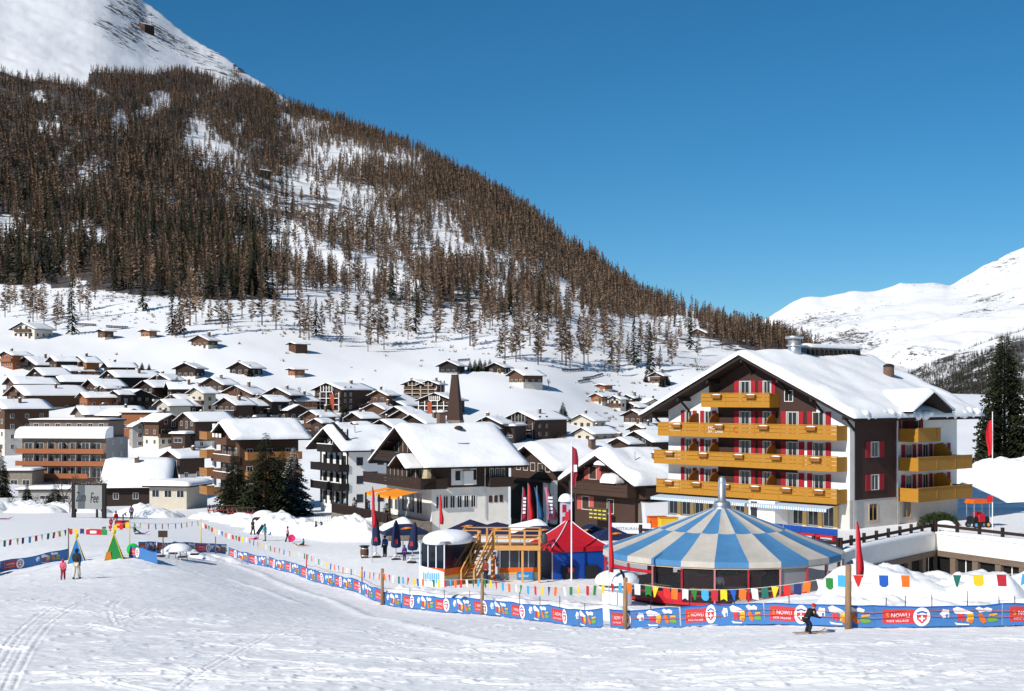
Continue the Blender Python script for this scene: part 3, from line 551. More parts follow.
T_ = [
 # label, apex px, apex py, depth, gable px, side px, turn, scheme, options
 ("three-storey pale chalet with wooden balconies, leftmost on the upper snow slope", 21.5,321,528,31,12,22,'pale',dict(bal=2,base=338.5)),
 ("small brown hut with flat snow cap right of the balconied slope chalet", 99,328,528,12,10,40,'brown',dict(base=340,pitch=15,chim=0)),
 ("small orange-brown cabin alone on the upper slope under the forest edge", 143,328,520,14,8,35,'orange',dict(base=338.5,pitch=13,chim=0)),
 ("brown gabled chalet on a white plinth on the upper slope, right of the cabin", 198,334,515,24,9,25,'brown',dict(base=348.5,lower=.45)),
 ("plain wooden barn with a thick snow cap, upper of two on the open slope", 290,341,508,11,14,45,'allwood',dict(base=352,pitch=14,lower=0,wins=False,chim=0,name='barn',cat='barn')),
 ("low open-fronted barn on the bare slope below the wooden barn", 289,367,500,10,13,45,'orange',dict(base=378,pitch=10,chim=0,name='barn',cat='barn')),
 ("dark chalet with white upper panels standing above the village roofs beside a spruce", 238,360.5,480,28,12,28,'dark',dict(base=375,lower=.2)),
 ("orange timber house at the left picture edge below the slope chalets", 4,350,478,22,16,40,'orange',dict(base=369,pitch=17,lower=0)),
 ("wide black-brown chalet with pale balconies near the left edge", 24,355,468,33,22,40,'black',dict(base=371,bal=1)),
 ("chalet showing mostly snow roof, tucked behind the wide black-brown one", 50,355,486,16,22,50,'mid',dict(chim=0)),
 ("sunlit brown gable peeping over snowy roofs on the left hillside", 77,354.5,490,24,14,45,'orange',dict()),
 ("brown chalet with a pale lower floor, in the second row on the left", 58.5,362,452,27,28,45,'brown',dict(base=379)),
 ("dark low chalet at the right end of the second row on the left", 104,361,462,14,26,55,'dark',dict()),
 ("tall black gable with long white roof, left of the dark isolated chalet", 107,369,432,24,40,45,'black',dict(base=392)),
 ("greenish dark chalet with an unbroken white roof, centre of the left hillside", 55,373.5,425,18,40,55,'dark',dict(base=392,th=.6)),
 ("brown chalet with a big bluish roof at the left edge, above the balcony chalet", 8,375.5,430,22,36,50,'brown',dict()),
 ("large brown chalet with two wooden balconies and a long bluish roof, left side", 13,384,388,34,54,45,'brown',dict(base=412,bal=2,floors=3)),
 ("low chalet with orange gable to the right of the large brown balcony chalet", 80,391,384,16,36,50,'orange',dict()),
 ("tiny gable squeezed between the white roof and the black gable", 100,384,418,13,9,35,'brown',dict(chim=0)),
 ("dark chalet with pointed snow roof left of the black-fronted house", 113,389,402,16,12,40,'dark',dict(chim=0)),
 ("pale three-storey house under a bluish roof cut by the left picture edge", -8,398,352,34,40,48,'brown',dict(base=452,lower=.7,lowmax=6,pitch=20,floors=4,bal=0)),
 ("long snow-roofed house directly behind the orange-balcony apartment block", 76,405,352,22,56,55,'stone',dict(base=425)),
 ("dark isolated chalet with white balcony, topmost of the middle hillside", 184,361.5,472,27,9,15,'dark',dict(base=379,bal=2)),
 ("black low gable with thin snow edge, below the dark isolated chalet", 158,372.5,446,27,12,30,'black',dict()),
 ("dark house whose white roof slopes towards the piste, beside the round spruce", 166,381,412,12,30,65,'dark',dict(pitch=26)),
 ("black-fronted house facing right, its snow roof falling to the left", 141,388,386,26,34,-42,'black',dict(base=411,floors=3)),
 ("chalet with two pale balconies under a wide snowy gable, left of centre", 171,393,376,44,30,38,'dark',dict(base=411,bal=2,wcol=WHITE)),
 ("brown chalet with pale balcony stack, right of the dark isolated chalet", 210,376,432,30,14,35,'mid',dict(base=392,bal=2)),
 ("small pale gable half hidden under the brown pale-balcony chalet", 194,386,408,22,14,40,'beige',dict()),
 ("house with white roof facing right between the apartment block and grey tower house", 134,407,352,24,34,-45,'mid',dict()),
 ("grey-white tower house with narrow gable and orange side wing", 141,420.5,322,16,8,-30,'grey',dict(base=449,pitch=28,lower=0,bal=0,floors=3)),
 ("pale-fronted house with a thick white roof, right of the grey tower house", 172,412,314,22,26,-50,'brown',dict(base=447,lower=.55,th=.7)),
 ("dark stone house with long bluish roof, left behind the wooden chalet hotel", 183,411,310,28,38,48,'mid',dict(base=449)),
 ("sunlit brown gable without balcony in the upper middle of the village", 234,384,430,40,14,25,'brown',dict(base=397)),
 ("reddish-dark gable to the right of the sunlit brown gable", 275,386,436,34,12,28,'mid',dict()),
 ("orange-brown gable house with blue-shaded roof, middle of the village", 282,391.5,402,32,22,38,'orange',dict(base=409)),
 ("brown chalet with lit balcony and two pale windows, behind the chalet hotel roof", 243.5,397,372,28,22,38,'mid',dict(base=418,bal=2)),
 ("small dark chalet with white doors just right of the lit-balcony chalet", 271,402,362,20,20,42,'dark',dict(base=418)),
 ("blue-dark gable facing right beside the small dark chalet", 299,403.5,358,20,16,-40,'dark',dict(base=421)),
 ("brown timber house left of the dark framed house, its roof half melted", 372,402,392,26,14,30,'allwood',dict(base=421,lower=0)),
 ("narrow brown house rising behind the white-framed gable", 377,389,442,22,12,30,'brown',dict()),
 ("wide gable with rows of white framed windows, centre of the village", 383,393.5,420,46,22,30,'dark',dict(base=411,floors=2,bal=0)),
 ("dark gable uppermost of the three stacked roofs left of the black tower", 394,405,402,30,16,40,'dark',dict(chim=0)),
 ("dark gable in the middle of the three stacked roofs left of the black tower", 400,408.5,388,32,20,40,'mid',dict(chim=0)),
 ("dark gable lowest of the three stacked roofs left of the black tower", 410,413,372,32,24,42,'dark',dict()),
 ("little snow-roofed house behind the black and white chalet", 314,417,342,17,10,38,'mid',dict()),
 ("low wide gable above the black and white chalet roof", 380,418,346,30,20,40,'dark',dict()),
 ("small snowy roof between the black and white chalet and the village spruces", 334,421.5,332,13,12,45,'mid',dict(chim=0)),
 ("tiny pale roof to the right of the village spruces", 352,420.5,334,14,12,45,'mid',dict(chim=0)),
 ("dark upper chalet on a white plinth above the black tower", 447,359.5,518,24,9,20,'black',dict(base=375,lower=.3)),
 ("brown chalet with white ground floor right of the spruce clump on the slope", 494,361.5,522,22,9,22,'dark',dict(base=373)),
 ("long chalet with sunlit balconies and pale end wall on the snow hill", 514,368.5,500,18,24,50,'brown',dict(base=385,bal=2)),
 ("low dark gable in the snow hill right of the black tower", 486,415,332,32,14,28,'mid',dict()),
 ("beige chalet, upper of the pair right of the dark hotel block", 580,413,402,26,18,38,'beige',dict(base=427,bal=1)),
 ("beige chalet, lower and longer of the pair right of the dark hotel block", 581,426,382,22,32,45,'beige',dict(base=439)),
 ("small orange shed highest in the hamlet behind the brown chalet", 599,383,560,10,12,45,'orange',dict(base=389,pitch=10,chim=0,wins=False,minh=2.2)),
 ("orange wooden house just below the small orange shed", 595,392,540,14,9,35,'orange',dict(base=403)),
 ("pale four-storey block with stacked balconies in the far hamlet", 613,394.5,530,14,10,40,'pale',dict(base=409,bal=3,floors=4)),
 ("dark gable with a pale round window in the far hamlet", 626,393.5,532,15,9,35,'black',dict(base=404)),
 ("brown timber chalet, middle one of the stacked far hamlet", 628,401,510,20,14,38,'mid',dict(base=412)),
 ("brown timber chalet, biggest and lowest of the stacked far hamlet", 631,408.5,490,22,16,38,'mid',dict(base=425)),
 ("maroon gabled chalet with snow roof in front of the far hamlet", 635,423,442,18,20,45,'mid',dict(base=433)),
 ("beige guesthouse with evenly spaced windows behind the hotel gable", 654.5,397.5,532,18,8,-25,'beige',dict(base=408)),
 ("lone brown chalet among spruces on the slope above the far hamlet", 655,371,560,16,9,35,'brown',dict(base=385.5)),
 ("dark gable showing behind the big white roof next to the hotel", 617,436,236,22,18,40,'mid',dict()),
 ("house with big white roof and dark triangular gable left of the hotel", 634,428.5,222,32,42,50,'dark',dict(base=458,th=.7)),
 ("snowed-in low roof between the second and third row on the far left", 34,366.5,440,26,24,45,'dark',dict(chim=0)),
 ("brown gable under a broad roof behind the black gable on the left hillside", 88,378,440,22,26,48,'mid',dict()),
 ("dark gable with grey balcony below the topmost middle hillside chalet", 143,379,430,26,22,40,'dark',dict(bal=2)),
 ("pale-walled chalet wedged between two bluish roofs behind the pale-balcony chalet", 160,398,380,22,22,45,'beige',dict()),
 ("brown low house right of the pale-balcony chalet roof", 224,396,400,28,18,40,'mid',dict()),
 ("dark small chalet behind the lit-balcony chalet to the right", 262,394,400,22,18,42,'black',dict(chim=0)),
 ("white-roofed house below the red-panelled apartment house", 309,409,385,24,18,40,'brown',dict()),
 ("dark house with wide roof between the half melted roof and the village spruces", 352,411,385,20,20,45,'dark',dict()),
 ("low snow-roofed house right of the bell tower foot", 470,421,370,20,22,48,'dark',dict(chim=0)),
 ("dark red-brown mountain hut high on the rocky ridge", 140,22,2300,12,8,40,'mid',dict(pitch=20,chim=0,bal=0,base=28,lower=0)),
 ("tiny hut with flat snow roof in the upper forest clearing", 256,168,1350,12,10,45,'brown',dict(chim=0,bal=0,wins=False,pitch=15,lower=0)),
 ("brown hut with broad snow roof, left one on the forest ridge", 697,328,900,18,12,38,'mid',dict(chim=0,bal=0,wins=True,base=336,lower=0)),
 ("brown hut with flatter snow roof, right one on the forest ridge", 728,330,900,17,14,48,'mid',dict(chim=0,bal=0,wins=True,pitch=15,base=337,lower=0)),
]
for lab, ax, ay, D, gp, sp, ph, sch, op in T_: gable_house(lab, ax, ay, D, gp, sp, ph, sch, **op)
# apartment houses with white balcony grids
def grid_house(label, apx, apy, D, gpx, spx, phi, base, nf, nc, red=None, wood=DARKW, twin=False, frame=WHITE):
    h = gable_house(label, apx, apy, D, gpx, spx, phi, 'mid', base=base, wins=False, lower=0, bal=0, pitch=20, name='apartment_house', cat='apartment house', side_wins=False)
    W = gpx/F*D/cos(radians(phi)); hw = W/2-1.1; H = ((HY-apy)-(HY-base))/F*D-1; fh = H/nf
    for k in range(nf):
        z = k*fh; half = min(hw, (H-z-fh*.6)/tan(radians(20)))
        if half < 1: half = 1
        b = MB(); b.box(-half, -.9, z-.1, half, -.05, z+.08); b.box(-half, -.9, z+.08, half, -.84, z+.75); b.build('balcony', wood, h)
        for i in range(nc+1):
            u = -half+2*half*i/nc; MB().box(u-.12, -1.0, z+.1, u+.12, -.91, z+fh-.12).build('post', frame, h)
        MB().box(-half, -1.0, z-.1, half, -.91, z+.09).build('beam', frame, h)
        for i in range(nc):
            u = -half+2*half*(i+.5)/nc; window(h, (Vector((0, -.04, 0)), Vector((1, 0, 0)), Vector((0, -1, 0))), u, z+.3, min(1.3, 2*half/nc*.7), fh-.9, frame)
        f = (Vector((hw+.3, 0, 0)), Vector((0, 1, 0)), Vector((1, 0, 0)))
        for i in range(2): window(h, f, 2+3*i, z+.6, 1, 1.2, frame)
    if red is not None: panel(h, (Vector((0, -.92, 0)), Vector((1, 0, 0)), Vector((0, -1, 0))), red, .4, 1.6, H*.62, .14, 'red_panel', GRIDW)
    return h
grid_house("apartment house with white balcony grid and an orange-red stair panel", 326,381.5,438,34,30,30,411,4,4,red=2.4)
grid_house("apartment house with red and white framed facade left of the black tower", 434,391.5,430,40,14,22,416,4,5,red=-1.6)
grid_house("brown apartment house with stacked balconies, left half of the twin gables", 412,378.5,470,24,8,20,401,5,2,wood=BROWNW,frame=CREAM)
grid_house("brown apartment house with stacked balconies, right half of the twin gables", 428,379,474,23,8,20,401,5,2,wood=BROWNW,frame=CREAM)
grid_house("charcoal hotel block with pale framed windows on the snow right of the tower", 518,410,400,34,38,42,438,3,4,wood=BLACKW,frame=GREYW)
for r in HOUSES: print(r)

# ------------------------------------------------------------------ flat-roofed and special buildings
def flat_snow(mb, x0, y0, x1, y1, z, th, seed=0, n=10):
    X, Y = np.meshgrid(np.linspace(x0, x1, n), np.linspace(y0, y1, n)); nz = fbm(X/2.5+seed, Y/2.5, 3, 4); k = len(mb.v)
    e = np.minimum(np.minimum(X-x0, x1-X), np.minimum(Y-y0, y1-Y)); e = np.sqrt(np.clip(1-(1-np.clip(e/.4, 0, 1))**2, 0, 1))
    Z = z+th*(.3+.7*e)*(1+.4*nz); vs = [(X[i, j], Y[i, j], Z[i, j]) for i in range(n) for j in range(n)]
    fs = [(i*n+j, i*n+j+1, (i+1)*n+j+1, (i+1)*n+j) for i in range(n-1) for j in range(n-1)]
    rim = list(range(n))+[i*n+n-1 for i in range(1, n)]+[(n-1)*n+j for j in range(n-2, -1, -1)]+[i*n for i in range(n-2, 0, -1)]
    vs += [(vs[r][0], vs[r][1], z) for r in rim]; m = len(rim); fs += [(rim[i], n*n+i, n*n+(i+1) % m, rim[(i+1) % m]) for i in range(m)]
    return mb.add(vs, fs)
FR = lambda y=0: (Vector((0, y, 0)), Vector((1, 0, 0)), Vector((0, -1, 0)))
# orange-balcony apartment block on the left
p0 = P(64, 487, 329); k = 329/F
o = thing('apartment_block', 'long apartment block with three orange wooden balconies and rounded snow edge', 'apartment block', (p0.x, p0.y, p0.z-1), radians(-7))
Wd = 88*k; hw = Wd/2
MB().box(-hw, 0, -3, hw, 13, 12.6).build('wall', GREYW, o)
MB().box(-hw+.02, -.025, -3, hw-.02, -.002, 12.5).build('front_cladding', M('umber_cladding', L(112, 94, 82), .85, .15), o)
MB().box(-hw+.1, 3.5, 12.6, hw-1, 13, 16.4).build('upper_wall', M('taupe_render', L(120, 104, 92), .85, .1), o)
rf = MB().box(-hw, 3, 16.4, hw-.6, 13.6, 16.8).build('roof', ROOFD, o); flat_snow(MB(), -hw, 3, hw-.6, 13.6, 16.8, .35).build('snow', SNOW, rf, True)
s_ = MB(); pr = [(-1.5, 12.5), (-1.45, 13.1), (-1.1, 13.9), (-.3, 14.6), (1.2, 15.1), (3.45, 15.2), (3.45, 12.65), (-1.3, 12.5)]
n_ = len(pr); s_.add([(x, y, z) for x in (-hw-1.2, hw+.3) for y, z in pr], [tuple(range(n_-1, -1, -1)), tuple(range(n_, 2*n_))]+[(i, (i+1) % n_, n_+(i+1) % n_, n_+i) for i in range(n_)]); s_.build('terrace_snow', SNOW, o, False)
OB = wood('balcony_orange', (150, 90, 56))
for i, z in enumerate((8.9, 6.0, 3.1)):
    r_ = hw if i < 2 else hw*.62; b = MB(); b.box(-hw-1.0, -1.5, z, r_, -.03, z+.16); b.box(-hw-1.0, -1.5, z+.16, r_, -1.42, z+1.15); b.box(-hw-1.0, -1.42, z+.16, -hw-.92, -.03, z+1.15); b.build('balcony', OB, o)
    for j in range(7):
        u = -hw+1.6+j*(Wd-3)/6.3; window(o, FR(-.03), u, z+.2, 1.9, 2.3, WHITE)
    for j in range(1, 6): panel(o, FR(), -hw+j*Wd/6, z+.17, .12, 2.5, 1.3, 'divider', GREYW)
for j in range(8): window(o, FR(-.03), -hw+1.5+j*2.5, .9, 1.4, 1.3, WHITE)
for j in range(7): window(o, FR(3.5), -hw+1.8+j*2.7, 14.9, 1.2, 1.0, WHITE)
fR_ = (Vector((hw, 0, 0)), Vector((0, 1, 0)), Vector((1, 0, 0)))
for z in (2, 5, 8, 11):
    for y in (4, 9): window(o, fR_, y, z, .9, 1.0, WHITE)
def flat_house(label, px, py, D, wpx, h, depth, phi, wall, cat='building', name='flat_building', snow=.5, n=4, fr=WHITE, oh=.5, wh=1.2, wz=.9, roof=ROOFD):
    q = P(px, py, D); W = wpx/F*D; o = thing(name, label, cat, (q.x, q.y, q.z), radians(-phi))
    MB().box(-W/2, 0, -2.5, W/2, depth, h).build('wall', wall, o)
    r = MB().box(-W/2-oh, -oh, h, W/2+oh, depth+oh, h+.25).build('roof', roof, o); flat_snow(MB(), -W/2-oh, -oh, W/2+oh, depth+oh, h+.25, snow, px).build('snow', SNOW, r, True)
    for i in range(n): window(o, FR(), -W/2+W*(i+.5)/n, wz, W/n*.6, wh, fr)
    return o
flat_house('low brick-red building with flat snow roof among the left roofs', 140, 432, 388, 38, 5.2, 8, 5, ORANGEW, n=5)
o = flat_house('low pavilion with flat snowy roof and beige side wall beside the chalet hotel', 168, 503, 228, 40, 2.6, 8, 12, CREAM, name='pavilion', n=3, snow=.7, oh=.9)
flat_house('small shed with a flat white roof left of the chalet hotel', 178, 446, 366, 16, 3, 5, 20, MIDW, name='shed', cat='shed', n=1, snow=.6)
o = flat_house('stepped dark annex with flat snowy roof in front of the charcoal hotel', 500, 441, 392, 30, 4.0, 11, 18, DARKW, n=3, snow=.6, wh=.8)
MB().ell((-.4, 4.5, 4.8), (3, 3, 1.3), 20, 5, z0=0).build('snow_dome', SNOW, o, True)
flat_house('grey garage with flat snow roof left of the orange-balcony block', 14, 489, 318, 36, 4, 8, 0, STONE, n=3, snow=.5)
flat_house('pale service building with small dark windows behind the bare trees', 72, 506, 285, 105, 3.2, 5, -4, GREYW, n=6, wh=1.0, wz=1.2, snow=.6)
# long low restaurant with a deep snow roof: eave towards the piste
h = gable_house('low dark restaurant with a long snow roof sloping towards the piste', 106, 456, 262, 36, 66, 80, 'dark', base=496, pitch=22, fixD=True, th=.8, chim=1, bal=0, lower=0, minh=3.0, name='restaurant', cat='restaurant')
# brown house behind it
gable_house('brown chalet with snowy gable between the restaurant and the chalet hotel', 168, 447.5, 268, 26, 26, 42, 'mid', base=481, bal=1, th=.8)
# pyramid-topped dark bell tower
q = P(455, 426, 415); k = 415/F
o = thing('bell_tower', 'tall tapering dark wooden bell tower on a pale stone base', 'tower', (q.x, q.y, q.z), radians(-14))
def frustum(mb, w0, w1, z0, z1): return mb.add([(i*w/2, j*w/2, z) for w, z in ((w0, z0), (w1, z1)) for i, j in ((-1,-1),(1,-1),(1,1),(-1,1))], [(3,2,1,0),(4,5,6,7),(0,1,5,4),(1,2,6,5),(2,3,7,6),(3,0,4,7)])
frustum(MB(), 15*k, 14.6*k, -3, 6*k).build('base', STONE, o); frustum(MB(), 13.8*k, 5.8*k, 6*k, 50.5*k).build('shaft', wood('tower_wood', (66, 46, 38), vertical=True), o)
frustum(MB(), 6.5*k, 6*k, 50.5*k, 51.3*k).build('cap', ROOFD, o)
# avalanche barriers and dry walls showing dark on the snow hill
for i, (a, b, c, d, lab) in enumerate([(583,380,603,376,'dark snow fence running across the upper hill right of the long chalet'), (578,383.5,590,381,'short dark snow fence just below the long one on the hill'), (458,362,470,361,'dark low wall on the slope left of the spruce clump'), (562,371.5,584,371,'thin dark dry wall on the snow shoulder beyond the long chalet'), (205,323,232,321,'dark dry wall across the slope under the forest edge'), (75,326,96,327,'dark fence left of the flat-capped slope hut'), (106,328,128,329,'dark fence between the slope hut and orange cabin')]):
    A, B = hit(a, b, 400), hit(c, d, 400); mb = MB(); n = 9
    for j in range(n):
        u = A.lerp(B, j/(n-1)); mb.beam((u.x, u.y, gz(u.x, u.y)-.3), (u.x, u.y+.2, gz(u.x, u.y)+1.0), .14, .14)
        if j:
            for zz in (.35, .7, .95): mb.beam((v.x, v.y, gz(v.x, v.y)+zz), (u.x, u.y, gz(u.x, u.y)+zz), .12, .22)
        v = u
    tag(mb.build('snow_fence', DARKW), lab, 'fence')
# ------------------------------------------------------------------ the big houses round the square
REDSH = wood('red_shutter', (156, 28, 40), .15, True); SALMON = wood('faded_shutter', (178, 84, 78), .15, True); GOLD = M('golden_boards', L(168, 117, 32), .65, .22, 4, .25, stretch=(.5, .5, 9)); GOLDD = M('golden_brown_boards', L(138, 84, 24), .7, .2, 4)
CURT = M('net_curtain', (.40, .38, .35), .9, .4, 6, stretch=(6, 6, .2)); TIMB = wood('gable_timber', (64, 42, 36)); HWHITE = M('hotel_white', (.80, .78, .74), .85, .05, 1); HGREY = M('hotel_plinth', L(196, 190, 182), .85, .08, 1.5)
def face_right(hw, off=.04): return (Vector((hw+off, 0, 0)), Vector((0, 1, 0)), Vector((1, 0, 0)))
def shuttered(parent, face, u, z, w, h, frame, sh, sw=.5, both=True, curtain=True):
    wn = window(parent, face, u, z, w, h, frame)
    if curtain:
        o, a, n = face
        for k in (-1, 1):
            c = o+a*(u+k*w*.27); MB().add([c+a*uu+n*.022+Vector((0, 0, zz)) for uu, zz in ((-w*.05+k*w*.09, z+.1), (w*.05+k*w*.09, z+.1), (w*.06+k*w*.09, z+h-.1), (-w*.06+k*w*.09, z+h-.1))], [(0, 1, 2, 3)]).build('curtain', CURT, wn)
    for k in ((-1, 1) if both else (both or 1,)): panel(parent, face, u+k*(w/2+sw/2+.03), z-.02, sw, h+.04, .07, 'shutter', sh)
def rail_balcony(parent, x0, x1, y0, y1, z, mat, h=1.0, slab=.18, planters=0, seams=True, ends=(True, True), name='balcony', snow=False):
    b = MB(); b.box(x0, y0, z-slab, x1, y1, z); [b.box(x0, y0, z+h*q/3, x1, y0+.06, z+h*(q+1)/3-.03) for q in range(3)]; [b.box(x0+(x1-x0)*q/6+.02, y0+.06, z, x0+(x1-x0)*q/6+.1, y0+.11, z+h) for q in range(7) if q < 6]
    if ends[0]: b.box(x0, y0+.07, z, x0+.07, y1, z+h)
    if ends[1]: b.box(x1-.07, y0+.07, z, x1, y1, z+h)
    b.box(x0-.04, y0-.05, z+h, x1+.04, y0+.13, z+h+.07)
    if seams:
        for i in range(1, int((x1-x0)//2.9)+1): 
            u = x0+i*2.9
            if u < x1-.4: b.box(u-.04, y0-.03, z-.02, u+.04, y0, z+h)
    o = b.build(name, mat, parent)
    for i in range(planters):
        u = x0+(x1-x0)*(i+.5)/planters; MB().box(u-.55, y0-.32, z+h-.42, u+.55, y0-.055, z+h-.12).build('planter', GOLDD, o)
        MB().ell((u, y0-.18, z+h-.12), (.5, .14, .09), 10, 3, z0=0).build('planter_snow', SNOW, o)
    return o
# the wooden chalet hotel with four balconies
h1 = gable_house('tall wooden chalet hotel with four stacked balconies and deep snow roof behind the spruces', 219.5,418.5,215,38,72,60,'brown',base=513,fixD=True,bal=4,floors=5,oh=1.7,lower=.12,th=.7,name='chalet_hotel',cat='hotel')
wh = 11.7/2
for k in range(1, 5): 
    rail_balcony(h1, -7.2, -3.4, -2.6, -.2, k*2.85-.05, wood('amber_boards', (150, 104, 58)), seams=False)
    MB().box(-6.9, -.6, k*2.85+1.0, -5.9, -.25, k*2.85+2.2).build('white_panel', WHITE, h1)
for i in range(3): panel(h1, FR(-1.75), -2.6+i*1.6, 11.6, .9, .6, .12, 'sign_panel', WHITE)
for k in range(1, 4): rail_balcony(h1, wh+.05, wh+1.3, .3, 9, k*2.85-.05, wood('amber_boards', (150, 104, 58)), seams=False)
# black and white chalet
h2 = gable_house('white chalet with black balconies and glazed front below a pointed snow gable', 323.5,424.5,203,46,60,58,'white',base=507,fixD=True,bal=3,floors=4,oh=1.8,lower=0,th=.6,pitch=26,wcol=BLACKW)
for k in range(4):
    for i in range(6): panel(h2, FR(-.06), -4.6+i*1.84, k*2.9+.35, .22, 2.3, .16, 'black_post', BLACKW)
MB().prism([(-4.9, 10.1), (0, 12.3), (4.9, 10.1), (4.9, 9.8), (-4.9, 9.8)], -.5, -.06).build('gable_screen', BLACKW, h2)
# central restaurant house
h3 = gable_house('broad snow-roofed house with white ground floor and stone chimney pillar facing the square', 395,422.5,153,66,100,62,'rest',base=517,fixD=True,wins=False,bal=0,chim=0,oh=1.6,lower=.6,lowmax=3.55,pitch=28,th=.55,name='restaurant_house',cat='restaurant')
W3 = 66/F*153/cos(radians(62)); hw3 = (W3-3.2)/2; L3 = 100/F*153/sin(radians(62))-3.2; s3 = face_right(hw3, .0)
ez = 6.1
for i in range(3): 
    for j in (-.42, .42): window(h3, face_right(hw3, .01), 1.2+i*1.65+j, 1.25, .62, 1.35, WHITE)
for j in (7.0, 7.65, 8.3): window(h3, face_right(hw3, .01), j, 1.7, .42, .75, BROWNW)
panel(h3, face_right(hw3, .045), 3.75, 3.7, 3.0, ez-3.75, .1, 'white_panel', HWHITE); window(h3, face_right(hw3, .15), 3.0, 4.2, .55, 1.0, DARKW); window(h3, face_right(hw3, .15), 5.0, 4.2, .4, 1.1, DARKW)
MB().box(hw3+.15, 3.5, 3.72, hw3+.7, 4.6, 5.2).build('white_bay', HWHITE, h3)
for j in (7.1, 7.8, 8.5): window(h3, face_right(hw3, .045), j, 4.1, .5, 1.3, WHITE)
rail_balcony(h3, hw3+.05, hw3+1.2, 6.4, 9.2, 3.6, DARKW, .9, seams=False)
rail_balcony(h3, hw3+.05, hw3+1.4, -1.6, 1.2, 3.6, DARKW, .9, seams=False)
MB().tube((hw3+.12, 6.3, 0), (hw3+.12, 6.3, 6.0), .05, .05, 6).build('drainpipe', METAL, h3)
rail_balcony(h3, -hw3-2.5, hw3+1.4, -1.9, -.1, 3.6, DARKW, .95, seams=False); rail_balcony(h3, -hw3-1, hw3-4.5, -1.5, -.1, 6.2, DARKW, .9, seams=False)
MB().box(hw3-1.5, -.5, 3.6, hw3-.05, .6, 6.2).build('stone_pillar', M('rubble_stone', L(190, 172, 138), .9, .4, 6, .6), h3)
for u in (-4.4, -2.2, 0.2, 2.6): window(h3, FR(), u, 3.8, 1.2, 1.9, WHITE)
for u in (-3.2, -.8): window(h3, FR(), u, 6.9, 1.3, 1.4, WHITE)
for u in (-5, -3, -1, 1, 3): window(h3, FR(-.002), u, .5, 1.5, 2.2, WHITE)
sg = snow_sheet(4.6, -2.6, 1.5, radians(30), .3, 5, 8, 12, 5.6)
pr = MB(); pr.prism([(-2.3, 5.6), (0, 5.6+2.3*tan(radians(30))), (2.3, 5.6), (2.3, 5.4), (0, 5.4+2.3*tan(radians(30))), (-2.3, 5.4)], -2.6, 1.5)
po = pr.build('porch_roof', ROOFD, h3); po.location = (hw3-3.2, 0, 0); sp = sg.build('porch_snow', SNOW, po, True)
ro3 = [c for c in h3.children if c.name.startswith('roof')][0]
chimney(ro3, -.5, 4.2, 10.4, .9, .38, mat=CHIMM); chimney(ro3, hw3*.62, 4.6, 7.1, .9, .55, snow=False, mat=STONE); MB().ell((1.5, 5.4, 9.6), (.7, .5, .35), 10, 4, z0=0).build('skylight', DARKW, ro3)
# terrace of that restaurant with orange awnings
tz = MB(); tz.box(-hw3-4, -5.2, -4.5, hw3+.6, -.2, -.05).build('terrace', STONE, h3)
for x in [-hw3-3.9+i*.32 for i in range(int((2*hw3+4.4)/.32))]: pass
b = MB(); n = int((2*hw3+4.4)/.34)
for i in range(n): x = -hw3-3.9+i*.34; b.box(x, -5.2, -.05, x+.2, -5.14, .95)
b.box(-hw3-4, -5.22, .95, hw3+.6, -5.1, 1.05); b.build('terrace_fence', DARKW, h3)
for x in (-hw3-3.8, -hw3+.5, 0, hw3-2.4, hw3+.5): MB().box(x-.08, -5.1, -.05, x+.08, -4.94, 2.8).build('terrace_post', DARKW, h3)
AWN = M('orange_awning', L(238, 142, 26), .8, .08, 1)
def awning(label, x0, x1):
    mb = MB(); n = 8
    vs = []; 
    for i in range(n+1):
        u = i/n; vs += [(x0+(x1-x0)*u, -1.9, 3.2-.1*sin(pi*u)), (x0+(x1-x0)*u, -4.4, 2.75-.1*sin(pi*u)), (x0+(x1-x0)*u, -4.42, 2.5-.1*sin(pi*u))]
    fs = [q for i in range(n) for q in ((3*i, 3*i+3, 3*i+4, 3*i+1), (3*i+1, 3*i+4, 3*i+5, 3*i+2))]
    a = mb.add(vs, fs).build('awning', AWN, h3); return a
awning('', hw3-7.6, hw3-5.4); awning('', hw3-4.9, hw3+1.1)
MB().box(hw3-5.35, -4.2, 2.7, hw3-4.95, -2, 2.8).build('white_awning', WHITE, h3)
# brown house behind the flags and the brown chalet with salmon shutters
h4 = gable_house('brown house with open dark ground floor behind the feather flags', 524.5,441.5,166,54,86,58,'mid',base=521,fixD=True,wins=False,bal=0,oh=1.2,lower=0,pitch=24,th=.6)
hw4 = (54/F*166/cos(radians(58))-2.4)/2
for i in range(5): window(h4, FR(), -3.2+i*1.6, 5.9, 1.0, 1.0, WHITE)
MB().box(-hw4+.3, -.3, 0, hw4-2, -.05, 4.9).build('opening_shade', M('shade_black', L(14, 13, 14), .9, .1), h4)  # near-black slab on the front, painting the shade of an open ground floor
for u in (hw4-1.4, hw4+.1): MB().box(u-.35, -.6, 0, u+.35, -.05, 5).build('white_pillar', HWHITE, h4)
MB().box(-hw4, -1.1, 4.75, hw4, -.05, 5.0).build('canopy', DARKW, h4)
h5 = gable_house('dark brown chalet with salmon shutters and a thick overhanging snow roof', 595.5,447.5,152,70,72,52,'mid',base=523,fixD=True,wins=False,bal=0,oh=1.3,lower=0,pitch=26,th=.95)
W5 = 70/F*152/cos(radians(52)); hw5 = (W5-2.6)/2
for u, z in ((-1.9, 4.6), (-3.1, 1.2)): shuttered(h5, FR(), u, z, 1.25, 1.5, WHITE, SALMON, .75)
shuttered(h5, FR(), 3.3, 4.7, 1.0, 1.3, WHITE, SALMON, .6); window(h5, FR(), 1.0, 1.0, 1.1, 1.6, WHITE)
